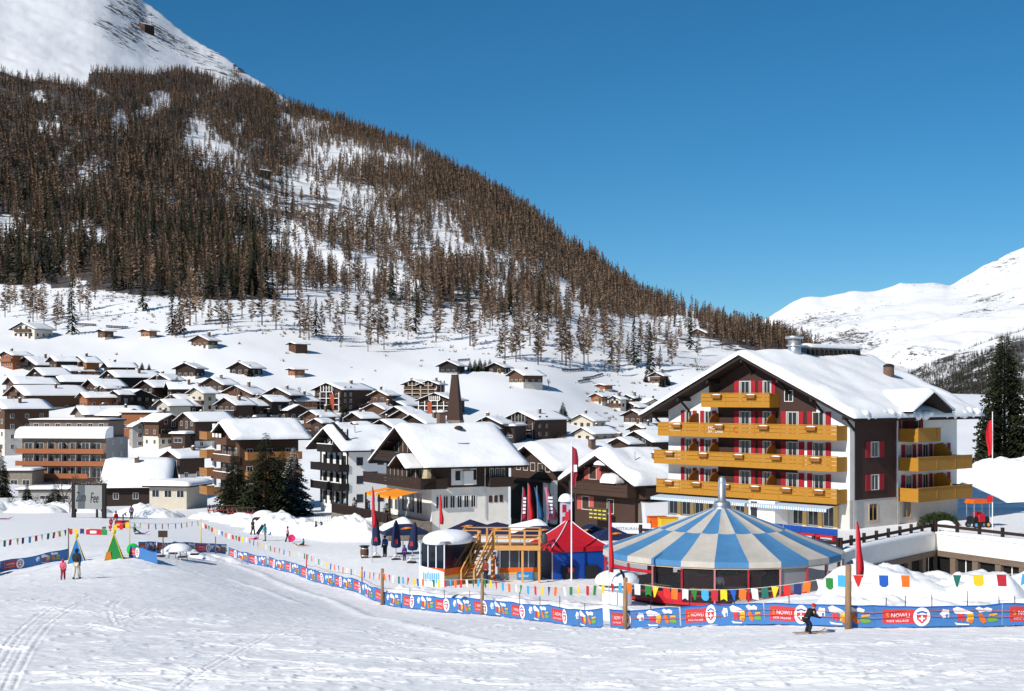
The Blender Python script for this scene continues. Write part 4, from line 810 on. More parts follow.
rail_balcony(h5, -hw5+.4, hw5+.2, -1.3, -.05, 3.2, MIDW, 1.1, seams=False); rail_balcony(h5, hw5+.05, hw5+1.1, .5, 6.5, 3.0, MIDW, 1.0, seams=False)
for i in range(3): window(h5, face_right(hw5), 1.6+i*1.9, .4, 1.6, 2.1, WHITE, glass=CURT)
for x0, z, w_, d_, hgt, nm in ((-.6, 6.3, 2.6, .9, .45, 'porch_snow'), (1.1, 4.45, 2.3, 1.5, 1.0, 'snow_heap')):
    s_ = flat_snow(MB(), x0, -d_-.15, x0+w_, -.05, z, hgt, x0); s_.build(nm, SNOW, h5, True)
MB().box(-.6, -1.05, 6.18, 2.0, -.05, 6.3).build('porch', DARKW, h5)
YELL = M('yellow_paint', L(206, 190, 70), .7, .1)
bd = MB().box(-.9, -1.5, .4, 2.1, -1.42, 1.7).build('menu_board', M('board_dark', L(70, 62, 52), .8, .2), h5)
for i in range(3):
    for j in range(4): MB().box(-.75+j*.72, -1.53, .55+i*.4, -.75+j*.72+.45+.1*((i+j) % 2), -1.505, .68+i*.4).build('yellow_line', YELL, bd)

# ------------------------------------------------------------------ the yellow-balcony hotel
HT = thing('hotel', 'large white hotel with golden balconies, red shutters and a heavy snow roof', 'hotel', (21.85, 126.75, -11.4), radians(-48.5))
hw, dep, ea, pt = 10.35, 17.0, 9.55, radians(24.6); WR = 24.0; oh = 1.9
rz_ = lambda x: ea+(WR/2-abs(x))*tan(pt)
MB().box(-hw, 0, -.5, hw, dep, 2.5).build('base_wall', HGREY, HT)
MB().prism([(-hw+.03, 2.5), (hw-.03, 2.5), (hw-.03, rz_(hw)-.05), (0, rz_(0)-.05), (-hw+.03, rz_(hw)-.05)], .03, dep-.03).build('wall', HWHITE, HT)
MB().prism([(-4.1, 2.5), (4.9, 2.5), (4.9, 8.0), (6.9, 8.0), (6.9, 10.4), (5.6, rz_(5.6)-.1), (0, rz_(0)-.1), (-5.2, rz_(5.2)-.1), (-5.2, 10.4), (-4.1, 10.4)], -.035, .02).build('timber_front', TIMB, HT)
MB().box(hw-.02, .75, 2.5, hw+.035, 6.9, ea+.4).build('timber_side', TIMB, HT)
R = MB(); R.prism([(-WR/2, ea), (0, rz_(0)), (WR/2, ea), (WR/2, ea-.28), (0, rz_(0)-.3), (-WR/2, ea-.28)], -oh, dep+1.4)
for x in (-10.9, -7.6, -4, 0, 4, 7.6, 10.9):
    R.beam((x, -oh*.92, rz_(x)-.5), (x, .6, rz_(x)-.5), .22, .3)
    R.beam((x, -.02, rz_(x)-1.6), (x, -oh*.7, rz_(x)-.6), .16, .16)
ro = R.build('roof', ROOFD, HT)
sm = snow_sheet(WR+.3, -oh-.1, dep+1.5, pt, .62, 3.3, 34, 44, ea); sm.build('snow', SNOW, ro, True)
r_ = random.Random(4); lump = MB()          # clods of snow hanging along the side eave
for i in range(26): y = -1+i*.75+r_.uniform(-.2, .2); lump.ell((WR/2-.15+r_.uniform(-.25, .2), y, ea+.18+r_.uniform(-.05, .25)), (r_.uniform(.3, .6), r_.uniform(.35, .6), r_.uniform(.25, .5)), 8, 5)
lump.build('eave_snow', SNOW, ro, True)
MB().tube((5.2, 13.6, 11.2), (5.2, 13.6, 14.2), .52, .5, 14).build('chimney', CHIMM, ro); MB().ell((5.2, 13.6, 14.15), (.55, .55, .3), 14, 4, z0=0).build('chimney_cap', ROOFD, ro)
mv = MB(); mv.tube((.8, 5.0, 14.4), (.8, 5.0, 16.7), .6, .6, 16); mv.tube((.8, 5.0, 16.7), (.8, 5.0, 16.95), .85, .85, 16); mv.tube((.8, 5.0, 16.0), (.8, 5.0, 16.15), .75, .75, 16); mv.build('steel_vent', METAL, ro, True)
rr = MB(); rr.box(-.3, 6.8, 14.6, .7, 15.6, 15.95); ri = rr.build('ridge_plinth', STONE, ro); flat_snow(MB(), -.5, 6.7, .9, 15.7, 15.95, .4, 2).build('ridge_snow', SNOW, ri, True)
for i in range(12): MB().box(.72, 7+i*.72, 14.9, .86, 7.3+i*.72, 15.75).build('ridge_bracket', DARKW, ri)
# front: doors, shutters, balconies on four floors
us = (-7.7, -5.3, -.9, 1.6, 4.4, 7.2); fl = (2.45, 5.2, 7.85, 10.6)
for k, z in enumerate(fl):
    for u in us:
        if k == 3 and u not in (-.9, 1.6): continue
        if k == 2 and abs(u) > 7.5: pass
        w_ = 1.35 if u in (-.9, 4.4, 7.2) else .95
        f = FR(-.04) if -4 < u < 4.9 or k == 3 else FR(.0)
        top = min(2.05, rz_(u)-z-.55); shuttered(HT, f, u, z+.12, w_, top, WHITE, REDSH, .52 if w_ > 1 else .46)
    if k < 3:
        for u in (-6.5, -4.0, 2.6): 
            pl = MB(); pts = [(-.08-1.35*t_, z+q) for t_, q in ((0, 0), (1, 0), (1, 1.25), (.85, 1.6), (.55, 1.85), (.2, 1.95), (0, 1.95))]
            n_ = len(pts); pl.add([(u+d, y, zz) for d in (-.05, .05) for y, zz in pts], [tuple(range(n_)), tuple(range(2*n_-1, n_-1, -1))]+[(i, (i+1) % n_, n_+(i+1) % n_, n_+i) for i in range(n_)]); pl.build('partition', GOLDD, HT)
window(HT, FR(-.04), 4.0, 10.9, .95, 1.0, WHITE)
for k, (a, b) in enumerate(((-10.5, 10.1), (-10.8, 10.1), (-10.3, 10.1), (-4.9, 3.0))): rail_balcony(HT, a, b, -1.5, -.06, fl[k], GOLD, 1.02, .22, planters=(6, 5, 4, 2)[k])
bal3 = [c for c in HT.children if c.name.startswith('balcony')][2]
_TX = {}
def text_mesh(txt, size, fn, name, mat, parent):
    if txt not in _TX:                     # outline of the words once, in unit size
        cu = bpy.data.curves.new('lettering', 'FONT'); cu.body = txt; cu.size = 1; cu.resolution_u = 2
        to = bpy.data.objects.new('lettering', cu); COL.objects.link(to); dg = bpy.context.evaluated_depsgraph_get()
        me = to.evaluated_get(dg).to_mesh(); _TX[txt] = ([(v.co.x, v.co.y) for v in me.vertices], [tuple(p.vertices) for p in me.polygons]); to.evaluated_get(dg).to_mesh_clear(); bpy.data.objects.remove(to)
    vs, fs = _TX[txt]; return MB().add([fn(x*size, y*size) for x, y in vs], fs).build(name, mat, parent)
text_mesh('HOTEL', .42, lambda x, y: (-4.0+x*1.25, -1.565, 8.36+y), 'lettering', WHITE, bal3)
text_mesh('SPA - GARNI', .30, lambda x, y: (-4.0+x*1.05, -1.565, 8.03+y), 'lettering', WHITE, bal3)
EM = MB(); EM.add([(-.75+.28*cos(t), -1.57, 8.36+.28*sin(t)) for t in np.linspace(.6, 5.6, 14)]+[(-.75+.2*cos(t), -1.57, 8.36+.2*sin(t)) for t in np.linspace(5.6, .6, 14)], [tuple(range(28))]); EM.build('emblem', M('emblem_red', L(196, 70, 40), .7, .05), bal3)
# ground floor: glazed bays between timber pillars under a striped awning
PILL = wood('honey_pillar', (206, 170, 110), .15, True)
for i in range(12):
    u = -9.6+i*1.62
    if 1.0 < u < 3.6: continue
    window(HT, FR(-.0), u, .15, 1.1, 2.0, WHITE); panel(HT, FR(.0), u+.8, 0, .42, 2.45, .2, 'pillar', PILL)
MB().box(1.0, -1.9, 0, 3.9, -.02, 2.15).build('porch', HWHITE, HT); panel(HT, FR(-1.9), 1.6, .1, .7, 1.95, .04, 'door', GLASS)
STRIPE = bpy.data.materials.new('striped_awning'); STRIPE.use_nodes = True
def stripes(m, ca, cb, scale, axis=0):
    N = m.node_tree.nodes; K = m.node_tree.links.new; tc = N.new('ShaderNodeTexCoord'); sx = N.new('ShaderNodeSeparateXYZ'); K(tc.outputs['Object'], sx.inputs[0])
    a = N.new('ShaderNodeMath'); a.operation = 'MULTIPLY'; a.inputs[1].default_value = scale; K(sx.outputs[axis], a.inputs[0]); f = N.new('ShaderNodeMath'); f.operation = 'FRACT'; K(a.outputs[0], f.inputs[0])
    g = N.new('ShaderNodeMath'); g.operation = 'GREATER_THAN'; g.inputs[1].default_value = .5; K(f.outputs[0], g.inputs[0]); mx = N.new('ShaderNodeMix'); mx.data_type = 'RGBA'; K(g.outputs[0], mx.inputs['Factor']); mx.inputs['A'].default_value = (*ca, 1); mx.inputs['B'].default_value = (*cb, 1)
    K(mx.outputs['Result'], N['Principled BSDF'].inputs['Base Color']); N['Principled BSDF'].inputs['Roughness'].default_value = .85
stripes(STRIPE, (.7, .72, .74), L(120, 160, 200), 4)
for a, b in ((-10.4, 1.0), (1.2, 9.7)): MB().add([(a, -.1, 2.2), (b, -.1, 2.2), (b, -2.4, 1.85), (a, -2.4, 1.85), (b, -2.42, 1.6), (a, -2.42, 1.6)], [(0, 1, 2, 3), (3, 2, 4, 5)]).build('awning', STRIPE, HT)
# the long side: timber part with two shuttered windows, then the balcony wing
sf = face_right(hw, .035)
for z in (3.25, 6.1): shuttered(HT, sf, 3.6, z, 1.25, 1.35, WHITE, REDSH, .7)
for y in (3.4, 8.6): window(HT, face_right(hw, 0), y, .6, 1.25, 1.5, PILL)
for y in (6.95, .35): MB().tube((hw+.14, y, -.4), (hw+.14, y, ea), .07, .07, 6).build('drainpipe', METAL, HT)
for k, (z, y1) in enumerate(((2.3, 16.2), (5.0, 16.2), (7.55, 10.9))):
    mb = MB(); x0, x1 = hw+.03, hw+2.0; mb.box(x0, 7.3, z-.2, x1, y1, z); mb.box(x1-.07, 7.3, z, x1, y1, z+.98); mb.box(x0, 7.3, z, x1-.07, 7.37, z+.98); mb.box(x0, y1-.07, z, x1-.07, y1, z+.98); mb.box(x1-.1, 7.26, z+.98, x1+.05, y1+.04, z+1.05)
    for j in range(1, 5): 
        y = 7.3+j*3
        if y < y1-.3: mb.box(x1, y-.04, z-.02, x1+.03, y+.04, z+.98)
    mb.build('balcony', GOLD, HT)
    for y in ((8.9, 11.6, 14.6) if k < 2 else (8.3, 9.9)): shuttered(HT, face_right(hw, .0), y, z+.1, 1.1, 1.95, WHITE, REDSH, .55)
    if k < 2:
        pts = [(hw+.05, z), (hw+1.85, z), (hw+1.85, z+1.3), (hw+.95, z+2.2), (hw+.05, z+2.0)]; MB().prism(pts, 12.9, 13.0).build('partition', GOLD, HT)
MB().box(hw+.0, 7.1, 7.5, hw+.04, 11.2, ea+1.0).build('timber_dormer_wall', TIMB, HT)
dp = radians(27); dw = 2.7
D_ = MB()
for s_ in (0, 1): pass
dy, dz = 8.6, 10.35
D_.add([(x, dy+k*(dw+.5), dz-.5*tan(dp)-t_) for x in (hw-3.2, hw+2.6) for k, t_ in ((-1, 0), (1, 0), (1, .22), (-1, .22))]+[(x, dy, dz+dw*tan(dp)-t_) for x in (hw-5.0, hw+2.6) for t_ in (0, .24)],
       [(0, 8, 10, 4), (8, 1, 5, 10), (3, 7, 11, 9), (9, 11, 6, 2), (4, 10, 11, 7), (10, 5, 6, 11), (0, 4, 7, 3), (1, 2, 6, 5)])
dro = D_.build('dormer_roof', ROOFD, HT)
ds = snow_sheet(2*dw+1.2, 0, 6.4, dp, .5, 9, 12, 20, 0); dso = ds.build('dormer_snow', SNOW, dro, True); dso.rotation_euler = (0, 0, radians(90)); dso.location = (hw+2.7, dy, dz-.5*tan(dp)-.02)
MB().add([(hw+.02, dy-dw, dz), (hw+.02, dy+dw, dz), (hw+.02, dy, dz+dw*tan(dp)-.1)], [(0, 1, 2)]).build('dormer_front', TIMB, HT)
# ------------------------------------------------------------------ terrace in front of the hotel
TP = [(10.2, 112), (23.8, 101.6), (35.0, 116.0), (41.5, 103.0), (58, 138), (50, 160), (13.7, 152)]
zt = -11.45
tb = MB(); n = len(TP); tb.add([(x, y, z) for z in (-15.5, zt) for x, y in TP], [tuple(range(n-1, -1, -1)), tuple(range(n, 2*n))]+[(i, (i+1) % n, n+(i+1) % n, n+i) for i in range(n)])
to = tag(tb.build('terrace', [STONE]), 'raised stone terrace with snow-capped parapet in front of the yellow balcony hotel', 'terrace')
ts = MB(); ts.v = []; cx_ = sum(p[0] for p in TP)/n; cy_ = sum(p[1] for p in TP)/n
ts.add([(cx_+(x-cx_)*k, cy_+(y-cy_)*k, zt+h_) for h_, k in ((.0, .985), (.1, .97)) for x, y in TP], [tuple(range(n, 2*n))]+[(i, (i+1) % n, n+(i+1) % n, n+i) for i in range(n)]); ts.build('terrace_snow', SNOWP, to)
SHADE = M('shade_black', L(14, 13, 14)); BEAM = wood('weathered_beam', (112, 96, 82))  # first colour is near-black, painted shade for openings
def wall_run(a, b, flip, npil):
    a = Vector((*a, 0)); b = Vector((*b, 0)); d = (b-a).normalized(); L_ = (b-a).length; nrm = Vector((d.y, -d.x, 0)); ang = atan2(d.y, d.x)
    def loc(name, mats, fn, parent=to): 
        mb = MB(); fn(mb); o = mb.build(name, mats, parent); o.location = (a.x, a.y, 0); o.rotation_euler = (0, 0, ang); return o
    loc('parapet', HWHITE, lambda m: m.box(0, -.28, zt-1.25, L_, -.003, zt+.12))
    s_ = MB(); flat_snow(s_, 0, -.35, L_, .9, zt+.12, .28, a.x, 14); so_ = s_.build('parapet_snow', SNOW, to, True); so_.location = (a.x, a.y, 0); so_.rotation_euler = (0, 0, ang)
    loc('beam', BEAM, lambda m: m.box(0, -.4, zt-1.7, L_, -.02, zt-1.26))
    for i in range(npil):
        u = L_*(i+.5)/npil; loc('recess_shade', SHADE, lambda m: m.box(u-L_/npil*.36, -.06, zt-4, u+L_/npil*.36, -.004, zt-1.72))  # flat near-black slab on the wall, shade of an opening put into colour
        loc('pillar', BEAM, lambda m: m.box(u+L_/npil*.38, -.34, zt-4, u+L_/npil*.62, -.03, zt-1.72))
        if i % 2: loc('window', WHITE, lambda m: m.box(u-.05, -.1, zt-3.6, u+.05, -.07, zt-1.8))
    def fence(m):
        k = max(3, int(L_/2.1)); 
        for i in range(k+1): m.box(L_*i/k-.11, .06, zt, L_*i/k+.11, .26, zt+1.15)
        m.box(0, .12, zt+.62, L_, .2, zt+.86)
    f = loc('wooden_fence', DARKW, fence, None); return f
for (i, j, npil, lab) in ((0, 1, 6, 'dark wooden post fence on the terrace edge behind the striped tent'), (1, 2, 6, 'dark wooden post fence on the terrace edge left of the inner corner'), (2, 3, 6, 'dark wooden post fence on the terrace edge right of the inner corner')):
    tag(wall_run(TP[i], TP[j], 0, npil), lab, 'fence')
# ------------------------------------------------------------------ people
SKIN = M('skin', LS(196, 146, 118), .6, .05); HAIRM = M('dark_hair', LS(48, 36, 28), .8, .2); GLOVE = M('black_glove', LS(26, 26, 30), .8, .1); BOOT = M('dark_boot', LS(36, 34, 38), .6, .1)
def cloth(rgb): return M('cloth_%d_%d_%d' % rgb, LS(*rgb), .85, .12, 6, .15)
def skinned(name, joints, bones, radii, mat, parent=None, root=0, sub=1):
    me = bpy.data.meshes.new(name); me.from_pydata([tuple(j) for j in joints], bones, []); me.materials.append(mat)
    o = link(name, me, parent); o.modifiers.new('Skin', 'SKIN')
    for i, d in enumerate(me.skin_vertices[0].data): r = radii[i]; d.radius = (r, r) if not isinstance(r, tuple) else r; d.use_root = (i == root)
    o.modifiers['Skin'].use_smooth_shade = True
    s = o.modifiers.new('Subdivision', 'SUBSURF'); s.levels = sub; s.render_levels = sub; return o
def hand(parent, w, d, k, mat, side):
    """five fingers of different lengths, slightly curled, thumb off the side of the palm"""
    w = Vector(w); d = Vector(d).normalized(); a = d.cross(Vector((0, 0, 1)));  a = (a.normalized() if a.length > .1 else Vector((1, 0, 0)))*side; n = a.cross(d)
    mb = MB(); mb.tube(w-d*.01*k, w+d*.05*k, .022*k, .03*k, 8)
    for i, (u, l) in enumerate(((-.021, .034), (-.007, .042), (.007, .046), (.021, .041))):
        b = w+d*.045*k+a*u*k; m = b+d*l*.55*k+n*.006*k; mb.tube(b, m, .0085*k, .008*k, 6); mb.tube(m, m+(d*.75+n*.6).normalized()*l*.5*k, .008*k, .006*k, 6)
    b = w+d*.012*k-a*.022*k; m = b+(d*.6-a*.8).normalized()*.03*k; mb.tube(b, m, .01*k, .009*k, 6); mb.tube(m, m+(d*.9+n*.3).normalized()*.024*k, .009*k, .007*k, 6)
    return mb.build('glove', mat, parent, True)
def person(label, p, face, h, jacket, legs, hat=None, pose='stand', group=None, hair=True, helmet=False, glove=None, z=None, seat=.0):
    """face: heading in degrees, 0 looks away from the camera, 90 looks to the left"""
    J = dict(pel=(0, 0, .53), che=(0, 0, .70), nek=(0, .005, .845), chin=(0, .02, .885), crn=(0, .015, .955))
    for s in (-1, 1):
        J['sh%d' % s] = (s*.105, 0, .80); J['el%d' % s] = (s*.145, .0, .645); J['wr%d' % s] = (s*.14, .045, .51); J['hi%d' % s] = (s*.052, 0, .50); J['kn%d' % s] = (s*.058, .012, .285); J['an%d' % s] = (s*.06, -.005, .045)
    if pose == 'walk':
        J.update({'kn1': (.055, .075, .29), 'an1': (.055, .10, .05), 'kn-1': (-.055, -.02, .28), 'an-1': (-.055, -.13, .07), 'el1': (.14, -.05, .66), 'wr1': (.13, -.03, .53), 'el-1': (-.14, .05, .66), 'wr-1': (-.12, .13, .57)})
    if pose == 'ski':
        J.update(pel=(0, -.07, .43), che=(0, .05, .58), nek=(0, .14, .69), chin=(0, .19, .725), crn=(0, .185, .80))
        for s in (-1, 1): J.update({'sh%d' % s: (s*.105, .12, .655), 'el%d' % s: (s*.16, .15, .52), 'wr%d' % s: (s*.14, .27, .47), 'hi%d' % s: (s*.055, -.07, .40), 'kn%d' % s: (s*.075, .06, .25), 'an%d' % s: (s*.085, -.02, .05)})
    if pose == 'sit':
        for kx in J: J[kx] = (J[kx][0], J[kx][1], J[kx][2]-.36)
        for s in (-1, 1): J.update({'kn%d' % s: (s*.07, .22, .19), 'an%d' % s: (s*.07, .36, .05), 'wr%d' % s: (s*.11, .14, .20), 'el%d' % s: (s*.15, .04, .28), 'hi%d' % s: (s*.055, .02, .14)})
    if pose == 'chair':
        for s in (-1, 1): J.update({'kn%d' % s: (s*.07, .22, .53), 'an%d' % s: (s*.07, .23, .28), 'wr%d' % s: (s*.09, .18, .60), 'el%d' % s: (s*.14, .06, .62)})
        for kx in J: J[kx] = (J[kx][0], J[kx][1], J[kx][2]-.24)
    if pose == 'reach': J.update({'el1': (.12, .12, .72), 'wr1': (.05, .22, .78), 'el-1': (-.15, .04, .66), 'wr-1': (-.17, .02, .53)})
    if pose == 'bend':
        J.update(che=(0, .13, .64), nek=(0, .25, .70), chin=(0, .30, .70), crn=(0, .35, .745))
        for s in (-1, 1): J.update({'sh%d' % s: (s*.10, .21, .66), 'el%d' % s: (s*.12, .26, .52), 'wr%d' % s: (s*.10, .32, .42)})
    if pose == 'hold':  J.update({'el-1': (-.19, .0, .68), 'wr-1': (-.25, .03, .56)})
    j = {q: Vector(v)*h for q, v in J.items()}; k = h
    ex = lambda a, b, t: a+(b-a)*t
    names = ['pel', 'che', 'nek', 'chin', 'crn', 'sh1', 'el1', 'wr1', 'sh-1', 'el-1', 'wr-1', 'hi1', 'kn1', 'an1', 'hi-1', 'kn-1', 'an-1']; ix = {n: i for i, n in enumerate(names)}
    bones = [(ix[a], ix[b]) for a, b in (('pel', 'che'), ('che', 'nek'), ('nek', 'chin'), ('chin', 'crn'), ('che', 'sh1'), ('sh1', 'el1'), ('el1', 'wr1'), ('che', 'sh-1'), ('sh-1', 'el-1'), ('el-1', 'wr-1'), ('pel', 'hi1'), ('hi1', 'kn1'), ('kn1', 'an1'), ('pel', 'hi-1'), ('hi-1', 'kn-1'), ('kn-1', 'an-1'))]
    rad = [.06, .065, .034, .052, .056, .035, .028, .02, .035, .028, .02, .05, .035, .024, .05, .035, .024]
    body = skinned('person', [j[n] for n in names], bones, [r*k for r in rad], SKIN)
    tag(body, label, 'person', group); zz = gz(p[0], p[1]) if z is None else z
    body.location = (p[0], p[1], zz-.01+seat); body.rotation_euler = (0, 0, radians(face))
    jn = ['pel', 'che', 'nek', 'sh1', 'el1', 'wr1', 'sh-1', 'el-1', 'wr-1']; jx = {n: i for i, n in enumerate(jn)}
    jb = [(jx[a], jx[b]) for a, b in (('pel', 'che'), ('che', 'nek'), ('che', 'sh1'), ('sh1', 'el1'), ('el1', 'wr1'), ('che', 'sh-1'), ('sh-1', 'el-1'), ('el-1', 'wr-1'))]
    skinned('jacket', [j[n] for n in jn], jb, [r*k for r in (.092, .098, .048, .06, .047, .038, .06, .047, .038)], cloth(jacket), body)
    ln = ['pel', 'hi1', 'kn1', 'an1', 'hi-1', 'kn-1', 'an-1']
    skinned('trousers', [j[n] for n in ln], [(0, 1), (1, 2), (2, 3), (0, 4), (4, 5), (5, 6)], [r*k for r in (.082, .07, .054, .046, .07, .054, .046)], cloth(legs), body)
    for s in (-1, 1):
        a = j['an%d' % s]; MB().ell((a.x, a.y+.035*k, max(.0, a.z-.045*k)+.03*k), (.032*k, .078*k, .042*k), 10, 6).build('boot', BOOT, body, True)
        w_, e_ = j['wr%d' % s], j['el%d' % s]; hand(body, w_, w_-e_, k*1.0, glove or GLOVE, s)
    c = j['crn']; up = (j['crn']-j['chin']).normalized(); fw = Vector((0, 1, 0)); hd = ex(j['chin'], j['crn'], .55)
    f = MB(); f.tube(hd+fw*.045*k+up*.006*k, hd+fw*.068*k-up*.012*k, .006*k, .012*k, 6); f.build('nose', SKIN, body)
    for s in (-1, 1): MB().ell(tuple(hd+fw*.052*k+Vector((s*.02*k, 0, 0))+up*.012*k), (.007*k, .005*k, .006*k), 6, 4).build('eye', HAIRM, body); MB().ell(tuple(hd+Vector((s*.056*k, 0, 0))), (.007*k, .012*k, .018*k), 6, 4).build('ear', SKIN, body)
    MB().beam(hd+fw*.054*k-up*.03*k-Vector((.016*k, 0, 0)), hd+fw*.054*k-up*.03*k+Vector((.016*k, 0, 0)), .006*k, .006*k).build('mouth', M('lips', LS(150, 84, 76)), body)
    hc = hd+up*.012*k-fw*.006*k; hm = cloth(hat) if hat else HAIRM
    cap = MB().ell(tuple(hc), (.073*k, .08*k, .078*k), 14, 7, z0=.05 if helmet else .12).build('helmet' if helmet else ('hat' if hat else 'hair'), hm, body, True)
    if helmet:
        g = MB(); g.ell((hd.x, hd.y+.012*k, hd.z+.014*k), (.066*k, .068*k, .022*k), 12, 5); g.build('goggles', GLOVE, body, True)
    elif hat: MB().ell(tuple(hc+up*.085*k), (.018*k, .018*k, .018*k), 8, 5).build('bobble', hm, cap)
    if hair and not helmet: MB().ell(tuple(hd-fw*.022*k), (.062*k, .052*k, .068*k), 10, 6).build('hair', HAIRM, body, True)
    return body
def spot(px, py): h_ = hit(px, py, 34, 260); return (h_.x, h_.y)
skier = person('child skier crouching in dark clothes and red helmet before the striped tent', spot(808, 634), -72, 1.22, (24, 27, 33), (30, 36, 50), (214, 36, 40), 'ski', helmet=True, seat=.03)
for s in (-1, 1):
    m = MB(); n = 12; pts = [(s*.1, -.55+1.3*i/n, .035+(.09*max(0, i-n+2)**2/4 if i > n-3 else 0)) for i in range(n+1)]
    for a, b in zip(pts[:-1], pts[1:]): m.beam(a, b, .075, .018)
    m.build('ski', M('ski_top', LS(190, 150, 110), .4, .3, 3), skier)
person('adult in dark jacket and cream trousers walking with a pink-clad child', spot(76.5, 579.5), -8, 1.76, (38, 44, 48), (214, 206, 186), (40, 36, 34), 'walk')
person('small child in pink jacket and red trousers walking beside the adult', spot(63, 580), 6, 1.2, (238, 96, 138), (186, 34, 60), (214, 60, 90), 'walk')
PE = [('person in black standing beside the grey billboard', 103, 517, 0, 1.7, (30, 30, 34), (32, 32, 38), None, 'stand'),
 ('person in red coat and white trousers beside the red play boxes', 116, 527, 60, 1.75, (196, 30, 44), (225, 220, 212), (40, 36, 36), 'stand'),
 ('person in purple jacket standing behind the red play boxes', 131.5, 519, 170, 1.75, (112, 74, 128), (44, 40, 58), (110, 70, 120), 'stand'),
 ('child in dark suit bending next to the person in purple', 123, 520, -60, 1.2, (40, 38, 52), (40, 38, 52), (60, 54, 70), 'bend'),
 ('child in red standing at the left end of the red play boxes', 111, 528, 20, 1.15, (190, 36, 56), (150, 30, 60), (150, 30, 50), 'stand'),
 ('person in black and green kneeling behind a purple sled', 134.5, 533, -90, 1.4, (30, 34, 32), (60, 130, 60), (30, 30, 34), 'sit'),
 ('person in black pulling a pink sled on the sledging ground', 252.8, 535, -40, 1.7, (36, 32, 42), (40, 40, 48), (60, 30, 40), 'walk'),
 ('person in turquoise jacket carrying a dark board under one arm', 265, 541, 70, 1.75, (92, 196, 206), (206, 200, 190), (60, 66, 80), 'hold'),
 ('person in pink jacket carrying a round pink disc sled', 287.5, 542, -70, 1.6, (236, 120, 168), (34, 34, 40), (50, 36, 36), 'walk'),
 ('child in red climbing the snow heap', 287, 524, 0, 1.1, (206, 36, 60), (180, 40, 66), (180, 30, 50), 'walk'),
 ('person in dark green jacket walking beside one in black', 316, 538, 110, 1.78, (54, 70, 58), (52, 58, 54), (40, 40, 40), 'walk'),
 ('person in black walking at the right of the green jacket', 321.3, 538, 110, 1.75, (34, 34, 36), (38, 38, 40), (30, 30, 30), 'stand'),
 ('child in purple standing beside the closed parasols', 404.5, 561, 30, 1.2, (96, 60, 150), (60, 50, 110), (90, 60, 140), 'stand'),
 ('person in blue jacket by the left closed parasol', 385, 557, 150, 1.7, (50, 84, 140), (40, 44, 60), (40, 40, 60), 'stand'),
 ('child in teal sitting on an orange sled on the snow', 303.5, 546, 90, 1.15, (34, 130, 150), (34, 60, 90), (30, 110, 130), 'sit')]
for lab, a, b, f, h_, jk, lg, ht, po in PE: person(lab, spot(a, b), f, h_, jk, lg, ht, po)
def sled(label, px, py, col, L_=1.0, rz=0.0, disc=False, dz=0.0, mat=None):
    x, y = spot(px, py); o = thing('sled', label, 'sled', (x, y, gz(x, y)+dz), radians(rz)); m = cloth(col)
    if disc: MB().lathe([(0, .06), (.25, .05), (.34, .1), (.38, .13), (.37, .14), (.25, .07), (0, .08)], 18).build('pan', m, o, True); MB().path([(-.3, 0, .13), (-.32, 0, .2), (-.2, 0, .2)], .02).build('handle', GLOVE, o); return o
    b = MB(); pr = [(-.5*L_, .04), (.35*L_, .04), (.5*L_, .2), (.46*L_, .24), (.3*L_, .1), (-.46*L_, .1), (-.5*L_, .18), (-.54*L_, .18)]
    b.prism(pr, -.22, .22); b.build('shell', m, o); MB().path([(.45*L_, -.2, .2), (.75*L_, 0, .35), (.45*L_, .2, .2)], .015).build('pull_cord', GLOVE, o); MB().box(-.4*L_, -.19, .1, .2*L_, .19, .13).build('seat', GLOVE, o); return o
sled('pink plastic sled behind the person in black', 254.5, 539.5, (236, 60, 130), 1.0, 70); sled('orange sled under the child in teal', 301, 546.3, (240, 160, 40), 1.1, 180); sled('purple sled lying by the red play boxes', 141, 534.5, (130, 70, 170), 1.2, 10)
sled('magenta sled at the left picture edge on the snow', 4, 519.5, (196, 40, 140), 1.6, 5)
x_, y_ = spot(287.5, 542); o = sled('round pink disc held by the person in pink jacket', 291, 540.5, (240, 60, 120), disc=True); o.location = (x_+.42, y_-.15, gz(x_, y_)+.42); o.rotation_euler = (radians(80), 0, radians(20))
x_, y_ = spot(265, 541); mb = MB(); mb.bevbox(-.18, -.03, -.6, .18, .03, .6, .02); MB
o = tag(mb.build('sledging_board', cloth((34, 40, 58))), 'dark board carried by the person in turquoise', 'board'); o.location = (x_-.5, y_+.05, gz(x_, y_)+1.15); o.rotation_euler = (radians(15), radians(35), 0)
# ------------------------------------------------------------------ banner fence, posts, ropes and pennants
def resample(path, step):
    P_ = [Vector(p) for p in path]; o = [P_[0]]; d = 0.0
    acc = [0.0]
    for a, b in zip(P_[:-1], P_[1:]): acc.append(acc[-1]+(b-a).length)
    n = max(2, int(round(acc[-1]/step))); o = []
    for k in range(n+1):
        t = acc[-1]*k/n; i = max(0, min(len(P_)-2, int(np.searchsorted(acc, t, 'right'))-1)); u = (t-acc[i])/(acc[i+1]-acc[i]); o.append(P_[i].lerp(P_[i+1], u))
    return o
BB = M('banner_blue', LS(70, 126, 188), .7, .07, 3); BR = M('banner_red', LS(214, 62, 68), .7, .05, 3); BW = M('banner_white', (.80, .80, .82), .7, .04); BY = M('banner_yellow', LS(240, 186, 50), .7, .04); BO = M('banner_orange', LS(232, 120, 44), .7, .04); BG = M('banner_green', LS(120, 170, 70), .7, .04); BBD = M('banner_edge', LS(20, 96, 180), .7, .04)
LOGO = None
